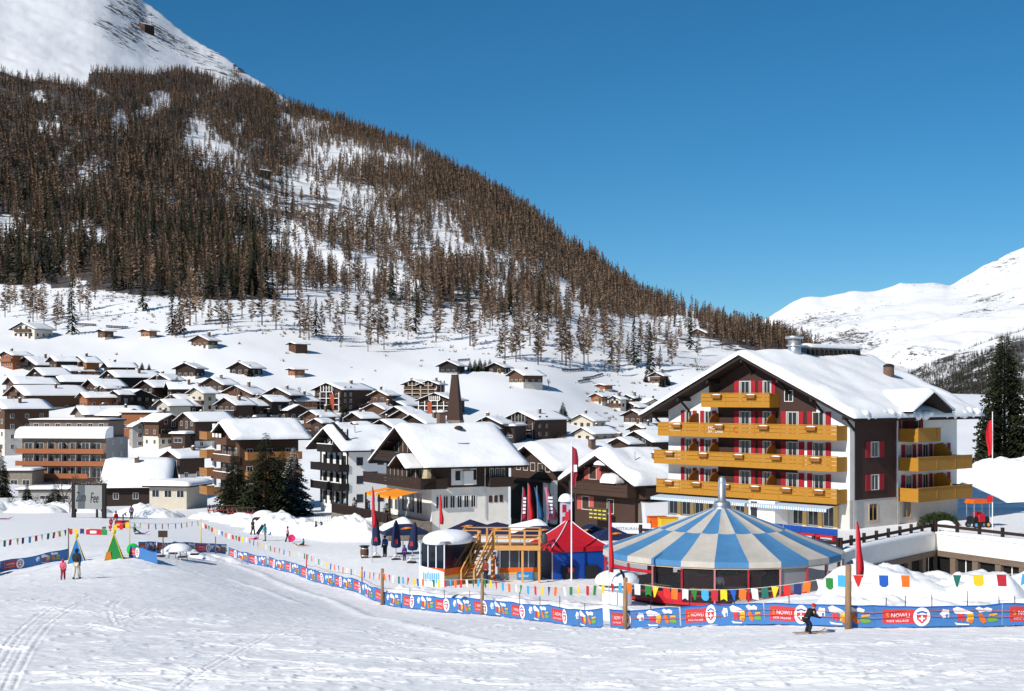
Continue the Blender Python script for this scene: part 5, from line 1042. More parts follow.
def banner(label, pts, hgt=.82, seed=0, group=None, motif=True):
    """cloth hung along a run of ground points, with its printed patches lying a few millimetres proud of it"""
    r = random.Random(seed); n = 26; acc = [0]
    for a, b in zip(pts[:-1], pts[1:]): acc.append(acc[-1]+(b-a).length)
    Lb = acc[-1]; ph = r.uniform(0, 6); sag = r.uniform(.0, .09); lean = r.uniform(-.06, .1)
    org = pts[0].copy()
    def at_(s, t, off=0.0):
        q = s/Lb*acc[-1]; i = max(0, min(len(pts)-2, int(np.searchsorted(acc, q, 'right'))-1)); u = (q-acc[i])/(acc[i+1]-acc[i]); p = pts[i].lerp(pts[i+1], u)
        d = pts[-1]-pts[0]; nn = Vector((d.y, -d.x, 0)).normalized(); w = .035*sin(s*3.1+ph)*(.3+t)+.03*sin(s*1.3+ph*2)+lean*t
        return p+nn*(w+off)+Vector((0, 0, .04+t*hgt-sag*sin(pi*s/Lb)*t+.015*sin(s*2.2+ph)))-org
    flip = 1
    mb = MB(); m = 5; vs = [at_(Lb*i/n, k/m) for i in range(n+1) for k in range(m+1)]
    mb.add(vs, [(i*(m+1)+k, (i+1)*(m+1)+k, (i+1)*(m+1)+k+1, i*(m+1)+k+1) for i in range(n) for k in range(m)])
    o = tag(mb.build('banner', BB, loc=org), label, 'banner', group)
    def patch(name, poly, mat, off=.014, dens=1):     # a flat print: filled polygon laid on the cloth
        b = MB(); b.add([at_(x, y, off) for x, y in poly], [tuple(range(len(poly)))]); return b.build(name, mat, o)
    def grid(name, x0, x1, y0, y1, mat, off=.012):
        b = MB(); nx = max(2, int((x1-x0)/.16)); b.add([at_(x0+(x1-x0)*i/nx, y0+(y1-y0)*k/4, off) for i in range(nx+1) for k in range(5)], [(i*5+k, (i+1)*5+k, (i+1)*5+k+1, i*5+k+1) for i in range(nx) for k in range(4)]); return b.build(name, mat, o)
    disc = lambda cx, cy, rx, ry, nn=14, a=0: [(cx+rx*cos(2*pi*i/nn+a), cy+ry*sin(2*pi*i/nn+a)) for i in range(nn)]
    grid('hem', 0, Lb, .94, 1.0, BBD)
    c = Lb*.06
    if Lb < 2.6: return o
    pr = grid('red_panel', c, c+1.62, .17, .84, BR, .010)
    text_mesh('S', .26, lambda x, y: at_(c+.10+x*1.1, .46+y*1.2, .022), 'lettering', BY, o)
    text_mesh('NOWLI', .23, lambda x, y: at_(c+.29+x*.85, .47+y*1.2, .022), 'lettering', BW, o)
    text_mesh('KIDS VILLAGE', .11, lambda x, y: at_(c+.14+x*1.15, .26+y*1.2, .022), 'lettering', BW, o)
    g_ = disc(c+1.36, .50, .30, .46, 18); patch('oval', g_, BW, .026)
    patch('blue_arc', [(c+1.16, .70), (c+1.36, .80), (c+1.56, .70), (c+1.52, .64), (c+1.36, .72), (c+1.20, .64)], BBD, .034)
    patch('shield', [(c+1.17, .60), (c+1.55, .60), (c+1.52, .36), (c+1.36, .16), (c+1.20, .36)], BR, .034)
    patch('cross', [(c+1.33, .56), (c+1.39, .56), (c+1.39, .46), (c+1.47, .46), (c+1.47, .38), (c+1.39, .38), (c+1.39, .28), (c+1.33, .28), (c+1.33, .38), (c+1.25, .38), (c+1.25, .46), (c+1.33, .46)], BW, .042)
    if motif and Lb > 3.4:
        e = Lb*.53
        jag = lambda cx, cy, rx, ry, nn, a: [(cx+rx*cos(2*pi*i/nn+a)*(1 if i % 2 else .72), cy+ry*sin(2*pi*i/nn+a)*(1 if i % 2 else .8)) for i in range(nn)]
        patch('white_patch', jag(e+.10, .62, .20, .25, 11, .3), BW); patch('grey_patch', jag(e+.16, .52, .07, .10, 7, 0), BB, .02); patch('white_patch', [(e+.36, .86), (e+.52, .95), (e+.66, .88), (e+.84, .80), (e+1.08, .64), (e+.98, .54), (e+.74, .62), (e+.56, .58), (e+.42, .66)], BW, .016)
        patch('red_patch', [(e+.50, .62), (e+.74, .60), (e+.80, .36), (e+.72, .20), (e+.64, .34), (e+.54, .24), (e+.56, .44)], BR, .022); patch('yellow_patch', jag(e+.98, .40, .17, .27, 9, .2), BY, .024); patch('orange_patch', jag(e+1.0, .26, .12, .10, 7, 0), BO, .03)
        patch('orange_patch', [(e+1.24, .58), (e+1.36, .64), (e+1.46, .46), (e+1.56, .24), (e+1.44, .14), (e+1.32, .28)], BO, .022); patch('white_patch', [(e+1.14, .86), (e+1.26, .94), (e+1.42, .84), (e+1.55, .90), (e+1.74, .80), (e+1.70, .66), (e+1.46, .70), (e+1.3, .66)], BW, .018)
        patch('green_patch', [(e+1.56, .38), (e+1.74, .43), (e+1.92, .38), (e+1.95, .24), (e+1.76, .20), (e+1.60, .22)], BG, .02); patch('yellow_patch', [(e+1.62, .56), (e+1.90, .59), (e+1.92, .50), (e+1.62, .46)], BY, .02)
        patch('white_patch', [(e+.42, .20), (e+.58, .15), (e+.95, .12), (e+.93, .07), (e+.5, .08)], BW, .02)
    return o
def G_(px, D): return at(px, D)
run1 = [G_(*q) for q in ((228,117),(262,111),(285,105.5),(307,100),(345,91),(382,84),(430,78),(482,73),(550,66),(603,61))]
run2 = [G_(*q) for q in ((611,60),(625,58.5),(700,56),(770,53),(848,51),(930,50.3),(1024,50),(1130,49.7))]
run3 = [Vector((*spot(a, b), 0)) for a, b in ((-75,586),(-30,579),(2,573),(36,566.5),(68,560.5))]
run4 = [Vector((*spot(a, b), 0)) for a, b in ((129,557.5),(145,561),(158,564.5))]
run5 = [Vector((*spot(a, b), 0)) for a, b in ((139,553),(182,552.5),(226,554))]
for rn in (run3, run4, run5):
    for v in rn: v.z = gz(v.x, v.y)
def relay(pts):
    for v in pts: v.z = gz(v.x, v.y)
    return pts
bl = [('run1', run1, 4.45), ('run2', run2, 4.45), ('run3', run3, 4.3), ('run4', run4, 3), ('run5', run5, 4.3)]
where = {'run1': ['in the pen corner nearest the yellow pole', 'second from the yellow pole', 'third from the yellow pole', 'ending at the thin red-tipped post', 'just right of the thin red-tipped post', 'in the dip before the first brown post', 'left of the first brown post', 'right of the first brown post', 'midway between the two brown posts', 'left of the grey post', 'right of the grey post', 'slackest stretch left of the gap', 'ending at the white gap', 'x', 'x'],
 'run2': ['starting at the white gap left of the post', 'below the left part of the striped tent', 'below the middle of the striped tent', 'behind the child skier', 'right of the post beside the skier', 'under the orange and green pennants', 'at the right picture edge', 'beyond the right edge'],
 'run3': ['cut by the left picture edge', 'left of the walking child', 'ending at the blue play pyramid', 'x'], 'run4': ['front of the small play pen', 'corner of the small play pen'], 'run5': ['back left of the small play pen', 'back right of the small play pen', 'back of the play pen near the yellow pole', 'x', 'x']}
kk = 0
for nm, rn, st in bl:
    fine = relay(resample(rn, .55)); tot = sum((b-a).length for a, b in zip(fine[:-1], fine[1:])); nb = max(1, int(round(tot/st))); per = max(1, len(fine)//nb)
    for i in range(nb):
        seg = fine[i*per:(i+1)*per+1] if i < nb-1 else fine[i*per:]
        if len(seg) < 3: continue
        banner('blue ski-school banner with red panel, '+where[nm][min(i, len(where[nm])-1)], seg, .82, kk, 'blue banners along the piste fence'); kk += 1
POSTW = wood('post_wood', (142, 112, 84), .3, True); ROPE = M('orange_rope', LS(206, 84, 40), .8, .1); CORD = M('pennant_cord', (.55, .5, .45), .8, .1); REDP = M('red_paint', LS(206, 30, 42), .5, .08); YELP = M('yellow_pole', LS(232, 200, 50), .5, .1)
POSTS = [(382,83.6,2.15,.1,'brown wooden post with pale top, leftmost of the tall fence posts'), (482,72.6,2.15,.095,'grey-brown fence post in front of the wooden stairs'), (625,58.2,2.15,.1,'brown fence post left of the striped tent entrance'), (848,50.6,2.3,.12,'thick weathered fence post beside the child skier')]
for a, D, h_, r0, lab in POSTS:
    p = at(a, D); mb = MB(); mb.tube((0, 0, -.3), (.02, .01, h_), r0, r0*.9, 12); mb.tube((.02, .01, h_), (.02, .01, h_+.03), r0*.9, r0*.6, 12); o = tag(mb.build('fence_post', POSTW, None, True, p), lab, 'post')
for a, b, h_, mt, lab in ((306.5, 578, 1.7, REDP, 'thin stake with red tip on the banner fence'), (362, 590, 1.5, REDP, 'short red stake left of the tall brown post'), (215.5, 556, 1.6, FENCEW, 'grey stake by the play pen end'), (201, 552, 2.9, YELP, 'tall yellow pole with pennants behind the play pen'), (68.5, 560, 2.3, FENCEW, 'grey stake left of the blue play pyramid'), (129.5, 556, 2.6, YELP, 'yellow stake at the corner of the play pen'), (163, 556, 1.5, FENCEW, 'stake with a small brown sign in the play pen')):
    x, y = spot(a, b); mb = MB(); mb.tube((0, 0, -.3), (0, 0, h_), .045, .04, 8); o = tag(mb.build('stake', mt, None, True, (x, y, gz(x, y))), lab, 'stake')
    if 'sign' in lab: MB().box(-.35, -.06, h_-.1, .35, -.02, h_+.4).build('sign_plate', MIDW, o)
r_ = random.Random(8)
for i in range(17):
    a = (690, 735, 790, 885, 905, 932, 968, 1000, 1016, 560, 585, 520, 445, 410, 470, 540, 650)[i]; D = np.interp(a, [382, 482, 625, 848, 1024], [84, 73, 58.5, 51, 50])+.25
    p = at(a, D); mb = MB(); mb.tube((0, 0, -.2), (r_.uniform(-.05, .05), 0, r_.uniform(1.0, 1.35)), .018, .016, 6); tag(mb.build('stake', DARKW, None, False, p), 'thin dark stake holding up the blue banner', 'stake', 'thin stakes behind the banners')
for hgt, lab in ((.42, 'lower orange rope strung along the banners'), (.62, 'upper orange rope strung along the banners')):
    pts = [v+Vector((.0, -.13, hgt+.03*sin(i))) for i, v in enumerate(relay(resample(run2, 1.1)))]; tag(MB().path(pts, .012, 4).build('rope', ROPE), lab, 'rope')
for hgt, lab in ((1.02, 'dark red rope above the banners in the middle of the fence'),):
    pts = [v+Vector((.0, .1, hgt+.05*sin(i*.8))) for i, v in enumerate(relay(resample(run1[3:], 1.2)))]; tag(MB().path(pts, .012, 4).build('rope', M('dark_red_rope', LS(120, 40, 40))), lab, 'rope')
FC = {k: M('pennant_'+k, LS(*c), .75, .05) for k, c in dict(green=(40, 130, 56), teal=(30, 110, 96), yellow=(246, 208, 44), crimson=(190, 40, 56), sky=(70, 170, 224), orange=(238, 116, 36), white=(232, 232, 230), blue=(34, 92, 186), red=(220, 48, 44), navy=(44, 52, 110)).items()}
def bunting(label, A, B, n, sag, seq, size=(.33, .42), wind=.06, seed=0, skip=()):
    r = random.Random(seed); A = Vector(A); B = Vector(B); d = B-A; hd = Vector((d.x, d.y, 0)).normalized(); nn = Vector((hd.y, -hd.x, 0)); pts = [A+d*(i/24)-Vector((0, 0, sag*4*(i/24)*(1-i/24)))-A for i in range(25)]
    o = thing('pennant_string', label, 'bunting', A, 0, 'strings of coloured pennants'); MB().path(pts, .012, 4).build('cord', CORD, o)
    for i in range(n):
        if i in skip: continue
        t = (i+.5)/n; t += r.uniform(-.12, .12)/n; c = d*t-Vector((0, 0, sag*4*t*(1-t)+.01)); w, h_ = size; w *= r.uniform(.9, 1.1); kind = (i*7+seed) % 4; sw = r.uniform(-.4, .4)*w; fl = r.uniform(-1, 1)*wind
        shape = [[(-.5, 0), (.5, 0), (.5, -.8), (.2, -1), (-.2, -1), (-.5, -.8)], [(-.5, 0), (.5, 0), (.08, -1), (-.08, -1)], [(-.5, 0), (.5, 0), (.5, -1), (0, -.82), (-.5, -1)], [(-.5, 0), (.5, 0), (.45, -1), (-.45, -1)]][kind]
        mb = MB(); F_ = []
        for dz in (0, .006): F_ += [c+hd*(x*w+sw*.35*(-y))+nn*(fl*(-y)+dz)+Vector((0, 0, y*h_)) for x, y in shape]
        k = len(shape); mb.add(F_, [tuple(range(k)), tuple(range(2*k-1, k-1, -1))]+[(q, k+q, k+(q+1) % k, (q+1) % k) for q in range(k)]); mb.build('pennant', FC[seq[i % len(seq)]], o)
    return o
SEQ = ['red', 'blue', 'orange', 'white', 'teal', 'yellow', 'crimson', 'sky', 'orange', 'white', 'green', 'sky']
top = lambda a, D, h_: at(a, D)+Vector((0, 0, h_))
yp = Vector((*spot(201, 552), 0)); yp.z = gz(yp.x, yp.y)
sx = lambda a, b, h_: (lambda s_: Vector((s_[0], s_[1], gz(*s_)+h_)))(spot(a, b))
S_ = [('pennants from the thick post to the right picture edge', top(848,50.6,1.95), top(1090,49.5,1.95), 10, .05, ['red','blue','orange','white','teal','yellow','crimson','sky','orange','green'], {3}),
 ('pennants sagging across the front of the striped tent', top(625,58.2,2.0), top(848,50.6,2.0), 22, .45, ['orange','white','green','yellow','red','orange','white','green','sky','crimson','yellow','blue','orange','white','teal','yellow','red','navy','orange','white','green','sky'], ()),
 ('pennants between the grey post and the tent entrance post', top(482,72.6,1.9), top(625,58.2,2.0), 20, .3, ['green','yellow','crimson','sky','orange','white','green','sky','red','yellow','navy','orange','white','green','yellow','crimson'], ()),
 ('pennants between the two brown posts under the gondola bar', top(382,83.6,1.9), top(482,72.6,1.9), 19, .2, ['orange','red','white','teal','sky','crimson','yellow','blue','orange','white','green','yellow','crimson','sky'], ()),
 ('pennants left of the first brown post', sx(306.5,578,1.75), top(382,83.6,1.9), 18, .25, ['blue','orange','white','green','white','yellow','blue','orange'], ()),
 ('pennants above the sledging ground by the thin red stake', sx(248,561,1.9), sx(306.5,578,1.75), 13, .15, ['crimson','blue','orange','yellow','white','green','red'], ()),
 ('pennants falling from the yellow pole to the right', yp+Vector((0, 0, 2.6)), sx(248,561,1.9), 14, .2, ['white','red','green','crimson','yellow','white','blue','orange'], ()),
 ('pennants above the small play pen', sx(129.5,556,2.4), yp+Vector((0, 0, 2.7)), 11, .2, ['white','yellow','red','sky','crimson','navy','sky','red','yellow','navy'], ()),
 ('pennants on the left above the blue banner', sx(-40,580,2.2), sx(68.5,560,2.2), 17, .12, ['crimson','yellow','navy','sky','red','white','teal'], ()),
 ('pennants between the blue and green play pyramids', sx(68.5,560,2.25), sx(129.5,556,2.4), 11, .12, ['red','yellow','navy','white','white','white','teal','crimson','yellow'], {4, 5})]
for i, (lab, A, B, n, sg_, sq, sk_) in enumerate(S_): bunting(lab, A, B, n, sg_, sq, (.33, .42) if i < 2 else (.27, .42), seed=i*3+1, skip=sk_)
# ------------------------------------------------------------------ the striped round bar tent
TB = M('tent_blue', LS(80, 138, 186), .75, .1, 1.2, .15); TG = M('tent_cream', LS(206, 199, 188), .75, .1, 1.2, .15); RED = M('red_frame', LS(196, 30, 46), .45, .1); TRIM = M('tent_trim', LS(214, 190, 158), .7, .1); PINK = M('faded_red_frame', LS(206, 128, 132), .5, .1)
def clear_mat(name, tint, alpha):
    m = bpy.data.materials.new(name); m.use_nodes = True; N = m.node_tree.nodes; K = m.node_tree.links.new; b = N['Principled BSDF']; b.inputs['Base Color'].default_value = (*tint, 1); b.inputs['Roughness'].default_value = .12; b.inputs['Specular IOR Level'].default_value = .6
    tr = N.new('ShaderNodeBsdfTransparent'); tr.inputs[0].default_value = (.86, .88, .9, 1); mx = N.new('ShaderNodeMixShader'); mx.inputs[0].default_value = alpha; K(tr.outputs[0], mx.inputs[1]); K(b.outputs[0], mx.inputs[2]); K(mx.outputs[0], N['Material Output'].inputs[0]); return m
CLEAR = clear_mat('clear_sheet', (.10, .11, .12), .16); FOGGY = clear_mat('foggy_sheet', (.5, .52, .54), .42)
tc = Vector((14.1, 94.0, 0)); tzb = -12.95
tent = thing('round_tent', 'big round bar tent with blue and cream checkered cone roof and clear sides', 'tent', (tc.x, tc.y, tzb)); NG = 24; Rr = 8.0; a0 = -pi/2 - .075 - pi/NG
zE, zA, zR, rR = tzb+2.72-tzb, 5.45, 4.12, 4.2
def tent_mat(k, i): return 0 if (i + (0 if k >= 2 else 1)) % 2 else 1
sag = MB(); prof = [(8.04, 2.36), (Rr+.02, 2.72), (6.6, 3.20), (5.4, 3.64), (rR, zR), (2.4, 4.78), (.62, zA)]
nseg = NG*4; vs = []
for r, z in prof:
    for i in range(nseg):
        t = (i % 4)/4; f = 1-.012*sin(pi*t)*(r/8)-(.0 if r < 8 else 0); rr_ = r*(cos(pi/NG)/cos(pi/NG*(2*t-1)) if r > .7 else 1)*(1 if t else 1); a = a0+2*pi*i/nseg; z_ = z-.05*sin(pi*t)*(1 if .7 < r < 7.9 else 0); vs.append((rr_*cos(a), rr_*sin(a), z_))
fs, ms = [], []
for k in range(len(prof)-1):
    for i in range(nseg): j = (i+1) % nseg; fs.append((k*nseg+i, k*nseg+j, (k+1)*nseg+j, (k+1)*nseg+i)); ms.append(((i//4) + (0 if k < 4 else 1)) % 2)
sag.v = vs; sag.f = [list(f) for f in fs]; sag.m = ms; ro = sag.build('roof', [TB, TG], tent)
fin = MB(); fin.lathe([(.66, 5.34), (.66, 5.5), (.58, 5.53), (.58, 5.78), (.5, 5.86), (.26, 5.94), (.26, 7.2), (.23, 7.42), (.14, 7.54), (.0, 7.58)], 20); fin.build('chimney', METAL, ro, True)
vz = MB(); 
for i in range(NG):
    a, b = a0+2*pi*i/NG, a0+2*pi*(i+1)/NG; A = Vector((7.9*cos(a), 7.9*sin(a), 0)); B = Vector((7.9*cos(b), 7.9*sin(b), 0)); up = Vector((0, 0, 1))
    MB().beam(A, A+up*2.5, .1, .1).build('post', RED if i % 2 else PINK, tent)
    mb = MB(); mb.add([A*.99+up*.1, B*.99+up*.1, B*.99+up*2.3, A*.99+up*2.3], [(0, 1, 2, 3)]); mb.build('clear_panel', FOGGY if i in (2, 3, 4, 5) else CLEAR, tent)
    MB().beam(A*1.004+up*2.33, B*1.004+up*2.33, .06, .14).build('top_rail', TRIM, tent)
    MB().beam(A*1.002+up*.08, B*1.002+up*.08, .06, .16).build('bottom_rail', RED, tent)
    if i in (18, 19, 20, 21, 16): MB().beam(A*.995+up*1.86, B*.995+up*1.86, .05, .2 if i != 16 else .08).build('cross_rail', RED, tent)
    if i % 4 == 2: MB().add([A*1.01+up*.15, B*1.01+up*.15, B*1.01+up*.75, A*1.01+up*.75], [(0, 1, 2, 3)]).build('red_skirt', RED, tent)
MB().lathe([(0, .02), (7.8, .02), (7.8, -.9)], 48).build('floor', MIDW, tent)
bc = thing('bar_counter', 'round red bar counter inside the striped tent', 'bar', (tc.x, tc.y, tzb+.02)); MB().lathe([(2.6, 0), (2.6, 1.05), (2.9, 1.07), (2.9, 1.14), (1.9, 1.14), (1.9, 0)], 32).build('counter', RED, bc); MB().lathe([(0, 0), (.9, 0), (.9, 2.3), (0, 2.3)], 16).build('bottle_shelf', DARKW, bc)
for i, (ang, r) in enumerate(((-1.9, 6.2), (-1.35, 6.5), (-.8, 6.2), (-2.45, 6.1), (-.3, 6.0), (-1.6, 4.6))):
    t = thing('bar_table', 'red bench table behind the clear sides of the striped tent', 'table', (tc.x+r*cos(ang), tc.y+r*sin(ang), tzb+.02), ang+pi/2, 'red tables inside the striped tent')
    MB().box(-.9, -.35, .7, .9, .35, .77).build('top', M('pale_top', LS(196, 168, 130)), t)
    for s in (-.75, .75): MB().box(s-.04, -.3, 0, s+.04, .3, .7).build('leg', RED, t)
    for s in (-.75, .75): MB().box(-.9, s-.14, .4, .9, s+.14, .46).build('bench', RED, t)
for i, (ang, r, jk) in enumerate(((-1.75, 5.2, (200, 200, 206)), (-1.3, 4.0, (60, 60, 80)), (-.95, 5.4, (90, 40, 44)), (-2.3, 5.0, (46, 60, 70)))):
    person(('guest in pale jacket standing inside the striped tent', 'guest in navy at the bar of the striped tent', 'guest in maroon standing in the right half of the striped tent', 'guest in slate jacket in the left half of the striped tent')[i], (tc.x+r*cos(ang), tc.y+r*sin(ang)), 40*i, 1.72, jk, (40, 42, 50), None, 'stand', z=tzb+.03)
# ------------------------------------------------------------------ old gondola cabins used as bars
ORG = M('orange_paint', LS(240, 104, 34), .5, .06); YEL = M('yellow_stripe', LS(240, 188, 60), .5, .06); NAVY = M('navy_cloth', LS(28, 40, 78), .8, .1); SKYP = M('sky_print', LS(112, 176, 226), .7, .25, 3); WPRINT = M('white_cover', (.78, .8, .84), .7, .05); WIN = M('cabin_glass', LS(26, 34, 46), .1, .3, .7, spec=.7)
def cabin(label, px, D, w, d, h, phi, snow=True, panes=3, z=None):
    p = at(px, D); zz = p.z if z is None else z; o = thing('gondola_cabin', label, 'gondola cabin', (p.x, p.y, zz), radians(-phi)); hw = w/2
    MB().box(-hw, 0, -.5, hw, d, h*.34).build('lower_shell', M('cabin_grey', LS(190, 188, 180), .5, .1), o)
    MB().box(-hw-.012, -.012, h*.25, hw+.012, d+.012, h*.40).build('orange_stripe', ORG, o); MB().box(-hw-.02, -.02, h*.205, hw+.02, d+.02, h*.25).build('yellow_stripe', YEL, o)
    MB().bevbox(-hw+.05, .05, h*.40, hw-.05, d-.05, h*.93, .06).build('window_band', WIN, o)
    for i in range(panes+1): x = -hw+.03+(w-.06)*i/panes; MB().box(x-.035, -.01, h*.4, x+.035, .05, h*.93).build('mullion', WPRINT if snow else METAL, o)
    for i in range(4): y = .03+(d-.06)*i/3; MB().box(-hw-.01, y-.035, h*.4, -hw+.05, y+.035, h*.93).build('mullion', WPRINT if snow else METAL, o)
    r = MB().bevbox(-hw-.08, -.08, h*.93, hw+.08, d+.08, h, .05).build('roof', METAL, o)
    if snow: s = MB(); s.ell((0, d/2, h*.99), (hw*1.3, d*.62, .66), 30, 9, z0=-.35); s.build('roof_snow', SNOW, r, True); MB().lathe([(hw*1.12, 0), (hw*1.1, .12), (hw*1.0, .2)], 28).mesh('x', SNOW)
    return o
g1 = cabin('orange-striped gondola cabin bar with a thick round snow cap', 432, 94.5, 2.3, 3.2, 3.05, 40)
MB().add([(-1.16, -.05, -.3), (1.16, -.05, -.3), (1.16, -.05, 1.0), (.5, -.05, 1.12), (-.4, -.05, 1.2), (-1.16, -.05, 1.3), (-1.16, -.1, -.3), (1.16, -.1, -.3)], [(0, 1, 2, 3, 4, 5)]).build('white_cover', WPRINT, g1)
sc_ = MB(); r_ = random.Random(3)
for i in range(8): x = -.8+i*.2; sc_.add([(x, -.065, .15+r_.random()*.2), (x+.15, -.065, .15+r_.random()*.2), (x+.15, -.065, .75+r_.random()*.25), (x, -.065, .75+r_.random()*.2)], [(0, 1, 2, 3)])
sc_.build('blue_print', SKYP, g1)
g2 = cabin('orange gondola cabin with wide windows under the wooden deck', 519, 97.5, 2.7, 2.0, 2.25, -4, False, 4)
MB().box(-.15, -.06, .08, 1.0, -.025, .62).build('sign', M('sign_blue', LS(60, 140, 200), .6, .05), g2); text_mesh('Skibar', .3, lambda x, y: (-.05+x, -.068, .24+y), 'lettering', WPRINT, g2)
MB().tube((-1.75, -.3, -.3), (-1.75, -.3, 1.7), .07, .07, 10).build('red_pole', ORG, g2)
# ------------------------------------------------------------------ wooden deck with stairs
LW = wood('larch_wood', (198, 146, 84), .2); LWD = wood('larch_wood_dark', (150, 104, 60), .2)  # second wood is a darker tone, for platform and treads
p = at(505, 96.5); dk = thing('wooden_deck', 'raised wooden sun deck with railings and a steep staircase above the gondola bar', 'deck', (p.x, p.y, p.z), radians(-3)); H_ = 2.45; x0, x1 = -3.0, 2.45
MB().box(x0, 0, H_-.24, x1, 2.4, H_).build('platform', LWD, dk); MB().box(x0, -.05, H_-.3, x1, -.003, H_+.03).build('fascia', LW, dk)
for x, y in ((x0+.1, .1), (-.9, .1), (1.2, .1), (x1-.1, .1), (x0+.1, 2.3), (x1-.1, 2.3)): MB().box(x-.08, y-.08, -.8, x+.08, y+.08, H_-.25).build('post', LW, dk)
for x, y in ((x0+.08, .06), (x0+1.15, .06), (-.75, .06), (.35, .06), (1.35, .06), (x1-.08, .06), (x1-.08, 2.3), (.2, 2.3), (-1.4, 2.3), (x0+.08, 2.3)): MB().box(x-.07, y-.06, H_, x+.07, y+.06, H_+1.05).build('rail_post', LW, dk)
for a, b in (((x0, .06), (x0+1.2, .06)), ((-.8, .06), (x1, .06)), ((x1-.08, .06), (x1-.08, 2.3)), ((x0, 2.3), (x1, 2.3)), ((x0+.08, .06), (x0+.08, 2.3))):
    MB().beam((*a, H_+1.05), (*b, H_+1.05), .13, .07).build('handrail', LW, dk); MB().beam((*a, H_+.5), (*b, H_+.5), .05, .1).build('midrail', LW, dk)
st = MB(); 
for s in (-1.72, -.85):
    A = Vector((s, .02, H_-.05)); B = Vector((s-1.15, -1.9, -.1)); MB().beam(A, B, .09, .26).build('stringer', LW, dk)
    MB().beam(A+Vector((0, 0, 1.05)), B+Vector((0, 0, 1.05)), .1, .09).build('handrail', LW, dk); MB().beam(A+Vector((0, 0, .55)), B+Vector((0, 0, .55)), .05, .08).build('midrail', LW, dk)
    for t in (0, .5, 1): q = A.lerp(B, t); MB().box(q.x-.06, q.y-.06, q.z-.1-(.4 if t == 1 else 0), q.x+.06, q.y+.06, q.z+1.1).build('baluster', LW, dk)
for i in range(10): t = (i+.5)/10; MB().box(-1.7-1.15*t, .02-1.92*t-.14, H_-.08-(H_-.05)*t-.04, -.87-1.15*t, .02-1.92*t+.12, H_-.08-(H_-.05)*t).build('tread', LWD, dk)
MB().ell((x1+.25, .1, H_+.5), (.22, .16, .42), 12, 8).build('loudspeaker', M('speaker_grey', LS(70, 76, 74), .6, .1), dk)
# ------------------------------------------------------------------ pavilions, parasols, flags
PRED = M('pavilion_red', LS(196, 26, 44), .6, .08); PBLUE = M('pavilion_blue', LS(18, 78, 170), .5, .12); PNAVY = M('pavilion_navy', LS(22, 34, 84), .6, .1)
p = at(568.5, 101); rp = thing('pavilion_tent', 'red peaked pavilion tent with white seams and blue side walls', 'tent', (p.x, p.y, p.z), radians(20)); hw_, ze_, zp_ = 2.15, 2.3, 4.1; c4 = [(-hw_, -hw_), (hw_, -hw_), (hw_, hw_), (-hw_, hw_)]; rm = MB(); n = 6
for k in range(4):
    a, b = c4[k], c4[(k+1) % 4]; prev = None
    for i in range(n+1):
        t = i/n; f = 1-t; z = ze_+(zp_-ze_)*(t*.72+.28*t**2.4); row = [(a[0]*f+(b[0]-a[0])*f*u, a[1]*f+(b[1]-a[1])*f*u, z-.08*f*sin(pi*u)) for u in (0, .25, .5, .75, 1)]
        if prev: base = len(rm.v); rm.add(prev+row, [(j, j+1, 6+j, 5+j) for j in range(4)], 0)
        prev = row
    rm.add([(*a, ze_), (*b, ze_), (b[0]*1.01, b[1]*1.01, ze_-.35), (a[0]*1.01, a[1]*1.01, ze_-.35)], [(3, 2, 1, 0)], 0)
rr_ = rm.build('roof', [PRED], rp)
for a in c4: MB().path([(a[0]*(1-t)*1.012, a[1]*(1-t)*1.012, ze_+.03+(zp_-ze_)*(t*.72+.28*t**2.4)) for t in np.linspace(0, 1, 7)], .035, 5).build('seam', WPRINT, rr_)
MB().tube((0, 0, zp_-.1), (0, 0, zp_+.5), .3, .22, 10).build('peak', PRED, rr_)
for k in range(4):
    a, b = Vector((*c4[k], 0))*.97, Vector((*c4[(k+1) % 4], 0))*.97; MB().beam(a, a+Vector((0, 0, ze_)), .07, .07).build('leg', METAL, rp)
    if k != 1: MB().add([a, b, b+Vector((0, 0, ze_-.3)), a+Vector((0, 0, ze_-.3))], [(0, 1, 2, 3)]).build('side_wall', PBLUE if k != 3 else PNAVY, rp)
for s in (-.9, .9): MB().box(s-.5, -2.3, .1, s+.45, -2.2, .95).build('menu_board', M('chalkboard', LS(36, 36, 38), .7, .2), rp)
MB().box(-.95, -2.33, .55, -.55, -2.31, .85).build('red_label', PRED, rp)
SNOWC_ = SNOW
